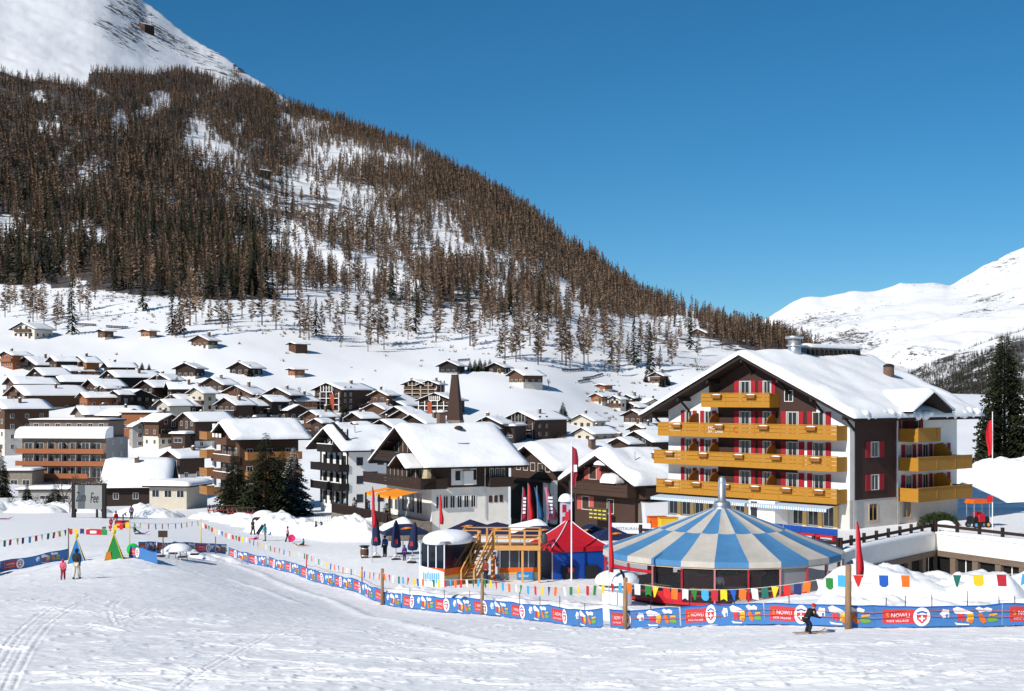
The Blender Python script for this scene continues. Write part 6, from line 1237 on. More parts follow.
def canopy(label, px, D, w, d, h, phi, snow=True, col=NAVY, emblem=True, hs=.7):
    p = at(px, D); o = thing('parasol', label, 'parasol', (p.x, p.y, p.z), radians(-phi)); hw, hd = w/2, d/2
    MB().tube((0, 0, 0), (0, 0, h+hs), .05, .05, 8).build('pole', METAL, o); MB().box(-.5, -.5, 0, .5, .5, .1).build('foot', DARKW, o)
    m = MB(); m.add([(-hw, -hd, h), (hw, -hd, h), (hw, hd, h), (-hw, hd, h), (0, 0, h+hs), (-hw, -hd, h-.28), (hw, -hd, h-.28), (hw, hd, h-.28), (-hw, hd, h-.28)], [(0, 1, 4), (1, 2, 4), (2, 3, 4), (3, 0, 4), (5, 6, 1, 0), (6, 7, 2, 1), (7, 8, 3, 2), (8, 5, 0, 3)]); c = m.build('canopy', col, o)
    if emblem:
        e = lambda x, t: ((x), -hd*(1-t)-.03, h+hs*t+.03); MB().add([e(-.55, .22), e(-.1, .2), e(.3, .26), e(.6, .3), e(.25, .42), e(-.2, .38)], [tuple(range(6))]).build('emblem', M('emblem_orange', LS(226, 120, 50), .7, .1), c)
        MB().add([e(-.1, .24), e(.12, .24), e(.12, .36), e(-.1, .36)], [(0, 1, 2, 3)]).build('emblem_dot', M('emblem_yellow', LS(240, 190, 60), .7), c).location = (0, -.02, .02)
    if snow:
        s = MB(); n = 12; X, Y = np.meshgrid(np.linspace(-hw*1.02, hw*.45, n), np.linspace(-hd*.3, hd*1.02, n)); vs = []
        for i in range(n):
            for j in range(n):
                x, y = X[i, j], Y[i, j]; q = min(max(abs(x)/hw, abs(y)/hd), 1); e_ = min(i, j, n-1-i, n-1-j)/2; vs.append((x, y, h+hs*(1-q)+.02+.34*min(1, e_)**.6*(1+.3*float(fbm(np.array([x+px]), np.array([y]), 2, 3)[0]))))
        s.add(vs, [(i*n+j, i*n+j+1, (i+1)*n+j+1, (i+1)*n+j) for i in range(n-1) for j in range(n-1)]); s.build('snow', SNOW, c, True)
    return o
canopy('open navy square parasol half covered by snow, left of the gondola bar', 403, 117, 3.6, 3.0, 2.0, -18, hs=.8)
canopy('open navy parasol behind the gap between gondola bar and deck', 470, 116, 3.2, 3.0, 2.3, 10, False)
canopy('wide open navy parasol behind the wooden deck railing', 497, 113, 4.6, 3.4, 2.3, 5, False)
canopy('navy parasol with thick snow behind the right end of the deck', 536, 112, 4.4, 3.4, 2.2, -25, True)
canopy('navy parasol low behind the red pavilion, right side', 590, 116, 3.2, 3.0, 1.9, 15, False)
canopy('navy parasol between the red pavilion and the striped tent', 612, 113, 3.0, 3.0, 1.8, -10, False)
p = at(617, 86); o = thing('round_counter', 'round outdoor counter under a dome of snow with a dark band', 'counter', (p.x, p.y, p.z)); MB().lathe([(.9, 0), (.9, 1.0), (1.15, 1.02), (1.15, 1.1), (0, 1.1)], 20).build('counter', WPRINT, o); MB().tube((0, 0, 1), (0, 0, 1.6), .06, .06, 8).build('pole', METAL, o)
s = MB(); s.ell((0, 0, 1.45), (1.36, 1.36, .66), 26, 8, z0=-.25); so_ = s.build('snow_dome', SNOW, o, True); b_ = MB(); b_.path([(1.385*cos(t)*cos(.15), -.12-1.385*.1, 1.45+.68*sin(t)) if False else (.25*cos(t)+.1, -1.30*cos(t), 1.46+.70*sin(t)) for t in np.linspace(.15, 1.2, 8)], .07, 6).build('dark_band', GLOVE, so_)
def closed_parasol(label, px, py, h=3.1, lean=0.0):
    x, y = spot(px, py); o = thing('closed_parasol', label, 'parasol', (x, y, gz(x, y))); MB().tube((0, 0, 0), (lean, 0, h), .04, .04, 8).build('pole', METAL, o); MB().lathe([(.38, 0), (.38, .1), (.1, .14)], 12).build('foot', DARKW, o)
    n = 16; mb = MB(); prof = [(.17, .95), (.30, 1.0), (.34, 1.25), (.28, 1.7), (.24, 2.2), (.16, 2.8), (.05, 3.12)]
    vs = [((r*(1+.22*cos(6*a)))*cos(a)+lean*z/h, r*(1+.22*cos(6*a))*sin(a), z) for r, z in prof for a in (2*pi*i/n for i in range(n))]; mb.add(vs, [(k*n+i, k*n+(i+1) % n, (k+1)*n+(i+1) % n, (k+1)*n+i) for k in range(6) for i in range(n)]); c = mb.build('folded_canopy', NAVY, o, True)
    MB().add([(-.14, -.37, 1.35), (.16, -.37, 1.3), (.14, -.35, 1.65), (-.05, -.36, 1.7)], [(0, 1, 2, 3)]).build('emblem', M('emblem_red2', LS(180, 50, 60), .7), c)
    for a in (0, 1.6, 3.2): MB().tube((0, 0, .45), (.4*cos(a), .4*sin(a), .02), .02, .02, 5).build('strut', METAL, o)
closed_parasol('closed navy parasol, left of two beside the wooden barrel', 376, 558); closed_parasol('closed navy parasol, right one between barrel and gondola bar', 396, 560); closed_parasol('closed navy parasol leaning close to the gondola bar', 411.5, 563, 3.0, .25)
x, y = spot(364.5, 558); o = thing('barrel', 'small wooden barrel standing alone on the snow by the closed parasols', 'barrel', (x, y, gz(x, y))); MB().lathe([(0, 0), (.27, 0), (.33, .25), (.35, .48), (.33, .7), (.28, .92), (0, .92)], 18).build('staves', BROWNW, o, True)
for z in (.16, .74): MB().lathe([(.325, z), (.335, z+.04), (.325, z+.08)], 18).build('hoop', METAL, o)
MB().lathe([(0, .93), (.42, .93), (.42, .99), (0, .99)], 18).build('lid', DARKW, o)
FLR = M('flag_red', LS(222, 32, 46), .7, .08); FLD = M('flag_dark_red', LS(160, 30, 52), .7, .1); FLB = M('flag_blue', LS(40, 90, 140), .7, .08); FLP = M('flag_pink', LS(206, 110, 130), .7, .1)
def feather(label, px, D, y0, y1, mat, wd=.34, base=None, txt=None, lean=0.0, curved=False):
    p = at(px, D); z0 = (HY-y0)/F*D-p.z; z1 = (HY-y1)/F*D-p.z; o = thing('feather_flag', label, 'flag', p); n = 12
    MB().tube((0, 0, 0), (lean, 0, z0+.1), .035, .02, 8).build('pole', METAL, o); vs = []
    for i in range(n+1):
        t = i/n; z = z1+(z0-z1)*t; w_ = wd*(1-.75*t**2.2)*(1+.15*sin(t*9)); x = lean*z/z0+(.25*t*t*-1 if curved else 0); vs += [(x+.02, .03*sin(t*7), z), (x+w_, .05*sin(t*8+1), z-.05), (x+w_*.95, .05*sin(t*8+1)+.02, z-.05), (x+.02, .03*sin(t*7)+.02, z)]
    c = MB().add(vs, [f for i in range(n) for f in ((4*i, 4*i+1, 4*i+5, 4*i+4), (4*i+1, 4*i+2, 4*i+6, 4*i+5), (4*i+2, 4*i+3, 4*i+7, 4*i+6), (4*i+3, 4*i, 4*i+4, 4*i+7))]+[(0, 3, 2, 1), (4*n, 4*n+1, 4*n+2, 4*n+3)]).build('cloth', mat, o, True)
    for i in range(5 if wd > .52 else 0): z = z1+(z0-z1)*(.2+.11*i); MB().box(lean*z/z0+.08, -.045-.03, z, lean*z/z0+wd*.6, -.05, z+(z0-z1)*.07).build('white_letter', WPRINT, c)
    return o
feather('rolled red flag on a pole left of the closed parasols', 372, 108, 487, 527, FLR, .32); feather('narrow red flag rising behind the snow-capped gondola bar', 439.5, 112, 494, 524, FLR, .3)
feather('dark red feather flag in front of the open dark ground floor', 520, 122, 488, 520, FLD, .55, lean=.25); feather('bright red pointed flag between the dark red and blue ones', 528, 118, 484, 522, FLR, .5)
feather('blue feather flag left of the pink one', 538.5, 122, 487, 519, FLB, .5, lean=-.15, curved=True); feather('pale pink feather flag with lettering beside the white pillar', 547, 120, 487, 520, FLP, .8, curved=True)
feather('tall red flag standing at the left rim of the striped tent', 609, 84.5, 503, 572, FLR, .27); feather('red flag tapering upward beside the right rim of the striped tent', 856, 80, 521, 577, FLR, .42)
p = at(571.5, 98); o = thing('flagpole', 'tall white flagpole with limp red flag in front of the red pavilion', 'flagpole', p); MB().tube((0, 0, 0), (0, 0, 9.75), .06, .035, 10).build('pole', WPRINT, o)
def limp(parent, zt_, zb, w, mats):
    n = 10; vs = []
    for i in range(n+1):
        t = i/n; z = zt_+(zb-zt_)*t
        for k in range(5): vs.append((.05+w*k/4*(.55+.45*sin(pi*min(1, t*1.1+.1))), .07*sin(k*1.9+t*3), z-.5*w*k/4*(1-t*.3)))
    return MB().add(vs, [(i*5+k, i*5+k+1, (i+1)*5+k+1, (i+1)*5+k) for i in range(n) for k in range(4)]).build('flag', mats, parent, True)
f_ = limp(o, 9.4, 6.7, .45, FLD); MB().box(.15, -.13, 7.6, .38, -.11, 8.1).build('white_cross', WPRINT, f_)
p = at(992.5, 112, .0); p.z = zt; o = thing('flagpole', 'white flagpole with hanging red flag on the terrace at the right', 'flagpole', p); MB().tube((0, 0, 0), (0, 0, 10.2), .05, .035, 10).build('pole', WPRINT, o); f_ = limp(o, 9.6, 6.8, .5, FLR); f_.rotation_euler = (0, 0, pi)
MB().box(-.45, -.1, 3.0, -.02, -.06, 3.5).build('red_sign', FLR, o)
p = at(566, 112); o = thing('advert_pillar', 'slim square pillar with red and white panels and a snow hat', 'pillar', p, .2); MB().box(-.4, -.4, 0, .4, .4, 4.6).build('shaft', M('pillar_lilac', LS(206, 200, 216), .7, .1, 4), o)
for i in range(4): MB().box(-.405, -.42, .9+i*.95, -.08, -.4, 1.5+i*.95).build('red_panel', PRED, o); MB().box(.1, -.42, .6+i*.95, .405, -.4, 1.1+i*.95).build('red_panel', PRED, o)
MB().ell((0, 0, 4.6), (.62, .62, .62), 16, 6, z0=0).build('snow_hat', SNOW, o, True)
# ------------------------------------------------------------------ play pyramids, billboard and the children's corner
def pyramid(label, px, py, w, h, cols, ball=True):
    x, y = spot(px, py); o = thing('play_pyramid', label, 'play tent', (x, y, gz(x, y)-.05), radians(14)); c = [(-w/2, -w/2), (w/2, -w/2), (w/2, w/2), (-w/2, w/2)]
    for k in range(4): a, b = c[k], c[(k+1) % 4]; MB().add([(*a, 0), (*b, 0), (0, 0, h)], [(0, 1, 2)]).build('cloth_side', cols[k], o)
    for a in c: MB().tube((*a, 0), (0, 0, h), .03, .03, 6).build('pole', YELP, o)
    MB().ell((0, 0, h+.1), (.14, .14, .16), 10, 6).build('ball', YELP, o, True); return o
CL = lambda *c: M('play_%d_%d_%d' % c, LS(*c), .7, .08)
pyramid('bright blue play pyramid left of the gate', 76.5, 562, 1.15, 1.75, [CL(30, 130, 214), CL(24, 110, 196), CL(30, 130, 214), CL(30, 130, 214)])
py_ = pyramid('green and crimson play pyramid right of the gate', 114, 559, 1.25, 1.8, [CL(30, 140, 66), CL(170, 32, 62), CL(30, 140, 66), CL(30, 140, 66)])
MB().add([(-.60, -.62, .05), (-.12, -.62, .05), (-.22, -.48, .62), (-.50, -.52, .55)], [(0, 1, 2, 3)]).build('orange_patch', CL(206, 130, 40), py_)
A = Vector((*spot(86, 560), 0)); B = Vector((*spot(107, 558), 0)); gx = thing('gate_banner', 'red fabric banner with green end hung between the two play pyramids', 'banner', (A.x, A.y, gz(A.x, A.y)+1.75), atan2(B.y-A.y, B.x-A.x)); lw = (B-A).length
MB().prism([(0, 0), (lw*.75, 0), (lw*.75, .38), (lw*.4, .44), (0, .36)], 0, .03).build('red_cloth', PRED, gx); MB().box(lw*.75, 0, 0, lw, .03, .36).build('green_cloth', CL(40, 140, 70), gx); MB().box(lw*.2, -.02, .1, lw*.5, 0, .28).build('white_print', WPRINT, gx); MB().path([(-.6, 0, .42), (lw+.6, 0, .42)], .015).build('cord', CORD, gx)
x, y = spot(89, 518); z = gz(x, y); kx = y/F
bb = thing('billboard', 'grey two-panel billboard with dark handwritten lettering on black posts', 'billboard', (x, y, z), radians(-14)); bw = 30*kx
for a, b in ((-bw/2-.25, 3.5*kx*1.0), (bw/2+.25, 0)): MB().box(a-.25, -.15, -.5, a+.25, .15, 35*kx).build('post', BLACKW, bb)
MB().box(-bw/2, -.12, 9*kx, bw/2, -.02, 33*kx).build('panel', M('board_grey', LS(150, 152, 150), .6, .06), bb); MB().box(-bw/2+1.6*kx*2, -.15, 9*kx, -bw/2+.36*bw, -.125, 33*kx).build('dark_panel', M('board_slate', LS(84, 92, 98), .6, .06), bb); MB().box(-bw/2-.4, -.16, 33*kx, bw/2+.4, 0, 34*kx).build('top_beam', BLACKW, bb)
text_mesh('Zum', 1.1, lambda x, y: (-bw/2+.1+x*.66+y*.2, -.17, 16.5*kx+y*1.6), 'lettering', M('board_ink', LS(44, 46, 50)), bb); text_mesh('Fee', 1.1, lambda x, y: (bw*.06+x*.74+y*.2, -.17, 15.5*kx+y*1.7), 'lettering', M('board_ink', LS(44, 46, 50)), bb)
for i, (px, py, c, lab) in enumerate(((119, 528, (206, 34, 44), 'red play box, left one under the pennants'), (125.5, 528, (228, 84, 40), 'orange play box beside the red one'))):
    x, y = spot(px, py); o = thing('play_box', lab, 'play box', (x, y, gz(x, y)), .1); MB().bevbox(-.42, -.4, 0, .42, .4, .75, .06).build('box', cloth(c), o); MB().box(-.44, -.42, .75, .44, .42, .8).build('lid', cloth((150, 30, 40)), o); MB().box(-.2, -.43, .3, .2, -.405, .5).build('label_patch', YELP, o)
x, y = spot(139, 556.5); o = thing('slide_disc', 'bright green disc leaning on the corner of the play pen', 'disc', (x-.2, y-.9, gz(x, y)+.55), .3); o.rotation_euler = (radians(70), .3, .4); MB().lathe([(0, .03), (.4, .02), (.46, .07), (.44, .09), (0, .06)], 20).build('pan', cloth((40, 220, 80)), o, True); MB().tube((0, 0, .05), (0, 0, .12), .1, .1, 8).build('knob', CL(40, 150, 60), o)
x, y = spot(178, 560); o = thing('garden_table', 'white snow-heaped round table with benches in the play pen', 'table', (x, y, gz(x, y))); MB().lathe([(0, .68), (1.0, .68), (1.0, .74), (0, .74)], 18).build('top', WPRINT, o); s = MB(); s.ell((0, 0, .72), (1.05, 1.05, .5), 18, 6, z0=0); s.build('snow', SNOW, o, True)
for a in (.5, 2.1, 3.6, 5.2): MB().tube((.7*cos(a), .7*sin(a), 0), (.6*cos(a), .6*sin(a), .7), .05, .05, 6).build('leg', METAL, o); MB().box(1.25*cos(a)-.3, 1.25*sin(a)-.2, .3, 1.25*cos(a)+.3, 1.25*sin(a)+.2, .4).build('stool', DARKW, o)
# ------------------------------------------------------------------ heaps of ploughed snow
def heap(spots, name='snow_bank', mat=None, seed=0, rough=1.0):
    """one low rolling bank made of overlapping lumps: (x, y, rx, ry, h)"""
    xs = [s[0] for s in spots]; ys = [s[1] for s in spots]; m = max(max(s[2], s[3]) for s in spots)+.5
    x0, x1, y0, y1 = min(xs)-m, max(xs)+m, min(ys)-m, max(ys)+m; st = max(.14, (x1-x0)/150); X, Y = np.meshgrid(np.arange(x0, x1, st), np.arange(y0, y1, st)); G = ground(X, Y, True); H = np.zeros_like(X)
    for cx, cy, rx, ry, h in spots:
        d = ((X-cx)/rx)**2+((Y-cy)/ry)**2; H = np.maximum(H, h*np.clip(1-np.clip(d, 0, 1)**1.4, 0, 1)**.75)
    k = np.clip(H/.4, 0, 1); H = H*(1+.35*rough*fbm(X/1.1+seed, Y/1.1, 4, 17))+k*rough*(.16*fbm(X/.55, Y/.55, 4, 27+seed)); Z = G-.12+np.where(H > .001, H, 0); i = np.arange(X.size).reshape(X.shape); T = np.stack([i[:-1,:-1], i[:-1,1:], i[1:,1:], i[1:,:-1]], -1).reshape(-1, 4)
    keep = (H.ravel()[T] > .01).any(1); u, inv = np.unique(T[keep], return_inverse=True); V = np.stack([X, Y, Z], -1).reshape(-1, 3)[u]
    o = link(name, npmesh(name, V, inv.reshape(-1, 4), [mat or SNOWP], smooth=True)); return tag(o, kind='structure')
def S(px, D, rx, ry, h): return ((px-CX)/F*D, D, rx, ry, h)
r_ = random.Random(12)
heap([S(px+r_.uniform(-4, 4), D+r_.uniform(-2, 2), r_.uniform(1.6, 3), r_.uniform(1.4, 2.4), r_.uniform(1.2, 2.3)) for px in range(862, 1100, 13) for D in (78, 86)] + [S(px+r_.uniform(-5, 5), 94+r_.uniform(-3, 3), r_.uniform(1.5, 2.6), 2, r_.uniform(1.6, 2.4)) for px in range(866, 1110, 17)], rough=.45)
heap([S(px+r_.uniform(-4, 4), 68+r_.uniform(-1.5, 1.5), r_.uniform(1.2, 2.2), 1.5, r_.uniform(.4, .9)) for px in range(850, 1090, 16)])
heap([S(px, 78.0-(px-470)*.04+r_.uniform(-.5, .5), r_.uniform(1.2, 2.0), 1.4, r_.uniform(.45, .95)) for px in range(470, 606, 9)], seed=3)
heap([S(px, 83.0+r_.uniform(-.5, .5), r_.uniform(1.0, 1.7), 1.1, r_.uniform(.10, .28)) for px in range(618, 850, 9)], seed=5)
heap([S(px, 86+(470-px)*.06+r_.uniform(-.6, .6), r_.uniform(1.0, 1.6), 1.2, r_.uniform(.25, .6)) for px in range(400, 476, 9)], seed=7)
heap([S(342, 150, 3.2, 3, 2.0), S(352, 148, 3.6, 3, 2.6), S(362, 148, 3, 3, 2.4), S(371, 146, 2, 2.4, 1.4), S(330, 152, 3, 3, 1.5), S(318, 155, 3.2, 3, 1.7), S(305, 158, 3.4, 3, 1.4), S(291, 158, 4, 3, 1.9), S(280, 160, 3, 3, 2.3), S(270, 160, 3, 3, 1.4)], seed=9)
heap([S(255, 170, 3, 2, 1.2), S(244, 176, 3, 2.4, 1.4), S(232, 180, 3, 2.4, 1.0), S(152, 188, 4, 3, 1.3), S(142, 190, 3, 2.4, 1.7), S(132, 192, 2.6, 2.4, 1.1), S(164, 190, 3, 2.4, .9), S(210, 186, 3, 2, 1.0)], seed=11)
heap([S(px, 210+r_.uniform(-6, 6), r_.uniform(3, 5), 3, r_.uniform(.8, 1.8)) for px in range(-30, 100, 11)], seed=13)
heap([S(186, 112, 1.6, 1.4, .6), S(205, 111, 2, 1.4, .5), S(225, 112, 2, 1.4, .6), S(172, 110, 1.4, 1.4, .5)], seed=15)
heap([S(992, 158, 8.5, 9, 7.4), S(1014, 156, 9, 9, 8.4), S(1044, 156, 10, 9, 8.2)], seed=21, rough=.15)
p = P(1000, 508, 142); o = thing('retaining_wall', 'brown stone retaining wall below the big snow mound at the right edge', 'wall', (p.x, p.y, -15.5)); MB().box(-5, 0, 0, 14, .8, 4.1).build('masonry', STONE, o); s = MB(); flat_snow(s, -5.1, -.1, 14.1, .9, 4.1, .5, 3, 16); s.build('cap_snow', SNOW, o, True)
# ------------------------------------------------------------------ terrace furniture
def on_terrace(px, D): return ((px-CX)/F*D, D, zt+.1)
for i, (px, D, c1, c2, lab) in enumerate(((657, 121, (236, 110, 34), (200, 80, 30), 'orange crate box on the terrace left of the hotel'), (668, 120, (240, 190, 40), (210, 150, 40), 'yellow crate box right of the orange one'))):
    o = thing('crate_box', lab, 'crate', on_terrace(px, D), .2); MB().bevbox(-.8, -.4, 0, .8, .4, .9, .05).build('box', cloth(c1), o); MB().box(-.82, -.42, .9, .82, .42, .97).build('lid', cloth(c2), o)
for i, (px, D) in enumerate(((772, 113), (790, 111.5), (808, 110), (826, 108.5))):
    o = thing('lounge_bench', ('red bench with blue cushion, leftmost on the hotel terrace', 'red bench with blue cushion, second on the hotel terrace', 'red bench with blue cushion, third on the hotel terrace', 'red bench with blue cushion nearest the terrace corner')[i], 'bench', on_terrace(px, D), radians(-48)); MB().box(-.85, -.3, .4, .85, .3, .46).build('seat', RED, o); MB().box(-.85, .26, .46, .85, .33, 1.05).build('backrest', PBLUE, o); MB().box(-.8, -.28, .46, .8, .26, .56).build('cushion', cloth((190, 40, 50)), o)
    for a in (-.78, .78): MB().box(a-.05, -.28, 0, a+.05, .28, .4).build('leg', RED, o)
o = thing('white_banner', 'long white banner with grey lettering on the terrace rail left of the tent peak', 'banner', (*[v for v in on_terrace(631, 114)[:2]], zt+.25), radians(-8)); MB().box(-1.6, -.03, 0, 1.6, .03, .85).build('cloth', WPRINT, o); text_mesh('RESTAURANT', .34, lambda x, y: (-1.25+x, -.045, .28+y), 'lettering', M('grey_ink', LS(130, 132, 140)), o)
for a in (-1.6, 1.6): MB().tube((a, .06, -2.2), (a, .06, 1.0), .05, .05, 8).build('post', DARKW, o)
o = thing('ride_vehicle', 'small amusement ride car with orange canopy and colourful wheels on the terrace', 'ride car', on_terrace(978, 121), radians(20)); MB().bevbox(-.9, -.5, .35, .9, .5, .95, .12).build('body', GLOVE, o); MB().bevbox(-.35, -.55, .5, .4, -.3, 1.2, .08).build('red_door', PRED, o)
MB().prism([(-1.0, 2.1), (-.8, 2.45), (.8, 2.45), (1.0, 2.1)], -.6, .6).build('canopy', ORG, o); MB().box(-.25, -.1, .95, .35, .4, 1.3).build('seat', PRED, o)
for x in (-.8, .8):
    for y in (-.5, .5): MB().tube((x, y, .9), (x, y, 2.15), .04, .04, 6).build('canopy_post', METAL, o); w_ = MB().tube((x*.8, y-.08, .26), (x*.8, y+.08, .26), .26, .26, 16).build('wheel', GLOVE, o); MB().tube((x*.8, y-.1, .26), (x*.8, y+.1, .26), .15, .15, 12).build('hub', YEL if x > 0 else SKYP, w_)
o = thing('planter_trough', 'white planter trough with snow at the inner terrace corner', 'planter', on_terrace(945, 117.6), .1); MB().bevbox(-.8, -.3, 0, .8, .3, .6, .05).build('trough', HWHITE, o); MB().ell((0, 0, .6), (.8, .3, .3), 12, 4, z0=0).build('snow', SNOW, o, True)
o = thing('wood_shelter', 'tiny wooden feeding hut with a snow roof left of the snow heap', 'hut', at(264, 166), .3); MB().box(-.9, -.6, 0, .9, .6, 1.2).build('wall', BROWNW, o); r0_ = MB().prism([(-1.3, 1.2), (0, 1.8), (1.3, 1.2)], -.9, .9).build('roof', DARKW, o); MB().ell((0, 0, 1.5), (1.35, 1.0, .75), 14, 6, z0=0).build('snow', SNOW, r0_, True)
o = thing('log_pile', 'reddish log pile under the snowy spruce', 'log pile', at(286, 178), .1)
for i in range(14): MB().tube((-2.2+.34*(i % 7)*2*.5*2, -.4, .2+.3*(i//7)), (-2.2+.34*(i % 7)*2, .5, .2+.3*(i//7)), .18, .18, 8).build('log', M('log_red', LS(136, 74, 48), .8, .3), o)
for px, D, lab in ((221, 186, 'wooden sled rack with red slats in front of the chalet hotel'), (241, 180, 'rack of upright wooden sleds below the spruces')):
    o = thing('sled_rack', lab, 'rack', at(px, D), .2)
    for i in range(6): x = -1.6+i*.64; MB().beam((x, -.5, 0), (x+.1, .3, 2.0), .09, .09).build('upright', DARKW, o); MB().beam((x+.3, -.3, 0), (x-.2, .3, 1.7), .08, .08).build('brace', FENCEW, o)
    for z in (.6, 1.2, 1.8): MB().beam((-1.8, -.1, z), (1.9, .1, z), .08, .12).build('slat', BROWNW if z != 1.2 else M('slat_red', LS(160, 60, 60), .8), o)
# white picket fence and guests on the restaurant terraces
p = at(345, 178); o = thing('picket_fence', 'white picket fence before the black and white chalet', 'fence', p, -.12); 
f = MB(); [f.box(-4+i*.3, -.03, 0, -3.86+i*.3, .03, 1.0) for i in range(30)]; f.build('pickets', WHITE, o); MB().box(-4, .03, .7, 5, .07, .8).build('rail', WHITE, o)
for i, (px, D, jk) in enumerate(((334, 186, (220, 210, 200)), (341, 185, (230, 226, 220)), (352, 184, (226, 206, 60)), (360, 183, (150, 110, 150)), (347, 187, (170, 70, 60)))):
    person(('guest in cream at the left end of the picket fence', 'guest in white jacket behind the picket fence', 'guest in yellow jacket behind the picket fence', 'guest in mauve jacket behind the picket fence', 'guest in rust jacket behind the picket fence')[i], ((px-CX)/F*D, D), 180, 1.7, jk, (50, 50, 60), None, 'stand')
h3m = Matrix.Rotation(h3.rotation_euler.z, 4, 'Z')
for i, (lx, ly, jk) in enumerate(((-10, -3.4, (140, 196, 214)), (-8.4, -3.0, (60, 70, 90)), (-6.6, -3.8, (210, 206, 200)), (-4.6, -3.0, (120, 60, 60)), (-2.6, -3.6, (70, 110, 150)), (1.5, -3.2, (190, 190, 190)))):
    q = h3m @ Vector((lx, ly, 0)) + Vector(h3.location); person('diner in %s jacket on the terrace under the orange awnings' % ('pale blue', 'slate', 'off-white', 'maroon', 'steel blue', 'light grey')[i], (q.x, q.y), 150+30*i, 1.72, jk, (46, 46, 54), None, 'stand', z=q.z-.04)
for i, (px, D, jk) in enumerate(((500, 99.5, (200, 190, 190)), (452, 97.5, (206, 190, 200)), (486, 95, (150, 60, 60)))):
    person(('guest in pale jacket behind the deck stairs', 'guest in lilac jacket seen beside the gondola window', 'guest in maroon jacket at the foot of the stairs')[i], ((px-CX)/F*D, D), 60*i, 1.7, jk, (40, 44, 60), None, 'stand')
# lift pylon on the ridge
q = hit(151, 27, 1200, 3400); o = thing('lift_pylon', 'thin grey cable lift pylon beside the hut on the rocky ridge', 'pylon', q); MB().tube((0, 0, -3), (0, 0, 22), .9, .6, 8).build('mast', METAL, o); MB().box(-7, -.6, 20.5, 7, .6, 22).build('crossarm', METAL, o)
# ------------------------------------------------------------------ trees between the houses
NEEDLE = attr_mat('fir_needles', L(30, 38, 28), L(58, 62, 42))
def big_spruce(seed, levels=40, R=.24, droop=.5, snow=0.0, per=9, pw=.8):
    r = np.random.default_rng(seed); vs, ts, sv, st = [], [], [], []; rn = []
    for l in range(levels):
        z = .05+.93*(l/levels)**.92; ln0 = R*(1.0-z)**pw+.012
        for b in range(max(4, int(per*(1.05-z*.5)))):
            a = r.uniform(0, 2*pi); ln = ln0*r.uniform(.65, 1.15); d = np.array([cos(a), sin(a), 0]); s = np.array([-sin(a), cos(a), 0]); c = r.random()*.5; nseg = 6
            for k in range(1, nseg+1):
                t = k/nseg; p = np.array([0, 0, z+r.uniform(-.008, .008)])+d*ln*t-np.array([0, 0, ln*droop*t*t-.15*ln*t]); w_ = ln*(.13+.17*sin(pi*min(1, t*1.02)))*r.uniform(.7, 1.3)
                for sg in (-1, 1):
                    e = p+s*sg*w_+d*w_*.5-np.array([0, 0, w_*r.uniform(.35, .9)]); q = p+d*.16*ln; n = len(vs); vs += [p, q, e]; ts.append((n, n+1, n+2)); rn += [c]*3
                if k == nseg: n = len(vs); vs += [p-s*w_*.25, p+s*w_*.25, p+d*ln*.2-np.array([0, 0, ln*.1])]; ts.append((n, n+1, n+2)); rn += [c]*3
                if snow and r.random() < snow*(.4+.6*t): n = len(sv); ww = w_*.62; h = np.array([0, 0, .007]); sv += [p-d*ln*.09+h, p+s*ww+h*.4, p+d*ln*.17+h*.6, p-s*ww+h*.4]; st += [(n, n+1, n+2), (n, n+2, n+3)]
    return (np.array(vs), np.array(ts), np.array(rn)), (np.array(sv), np.array(st)) if snow else None
def trunk_mesh(h, r0): return MB().tube((0, 0, -.4/h), (0, 0, .97), r0, .002, 8).mesh('trunk', BARK)
BS = [big_spruce(i, per=15) for i in range(3)]; BSS = big_spruce(9, per=13, snow=.75); BN = big_spruce(12, levels=64, R=.19, per=22, pw=.66, droop=.35)
BSM = [npmesh('crown', a[0], a[1], [NEEDLE], attr={'rnd': a[2]}) for a, _ in BS]; BSSM = npmesh('crown', BSS[0][0], BSS[0][1], [NEEDLE], attr={'rnd': BSS[0][2]}); BSSN = npmesh('snow', BSS[1][0], BSS[1][1], [SNOW]); BNM = npmesh('crown', BN[0][0], BN[0][1], [NEEDLE], attr={'rnd': BN[0][2]})
TRM = trunk_mesh(10, .014)
def spruce_at(label, px, D, h, wd=1.0, mesh=None, snow=False, z=None, group=None):
    p = at(px, D, -.15); 
    if z is not None: p.z = z
    o = thing('spruce_tree', label, 'tree', p, random.uniform(0, 6), group); o.scale = (h*wd, h*wd, h); link('trunk', TRM, o); c = link('crown', mesh or random.choice(BSM), o)
    if snow: link('snow', BSSN, c)
    return o
spruce_at('broad dark spruce in front of the chalet hotel, left one of the row', 235, 196, 9.2, 1.5); spruce_at('tallest dark spruce in front of the chalet hotel', 266, 192, 12.2, 1.35); spruce_at('spruce heavily laden with snow beside the black and white chalet', 294, 197, 10.0, 1.15, BSSM, True); spruce_at('dark spruce squeezed behind the snow-laden one', 282, 203, 9.6, 1.3)
spruce_at('tall dark spruce at the right edge beyond the hotel', 1004.5, 172, 22.6, 1.0, BNM, z=-14.6); spruce_at('second tall spruce cut by the right picture edge', 1036, 178, 17, 1.1, z=-14.6)
spruce_at('small light-dusted spruce left of the orange awnings', 386, 148, 4.2, 1.5); spruce_at('dark spruce left of the grey garage at the picture edge', 1, 285, 10, 1.0); spruce_at('small spruce on the snow below the grey garage', 27, 236, 4.6, 1.2); spruce_at('squat dark spruce bush left of the bare trees', 55, 212, 4.4, 1.9)
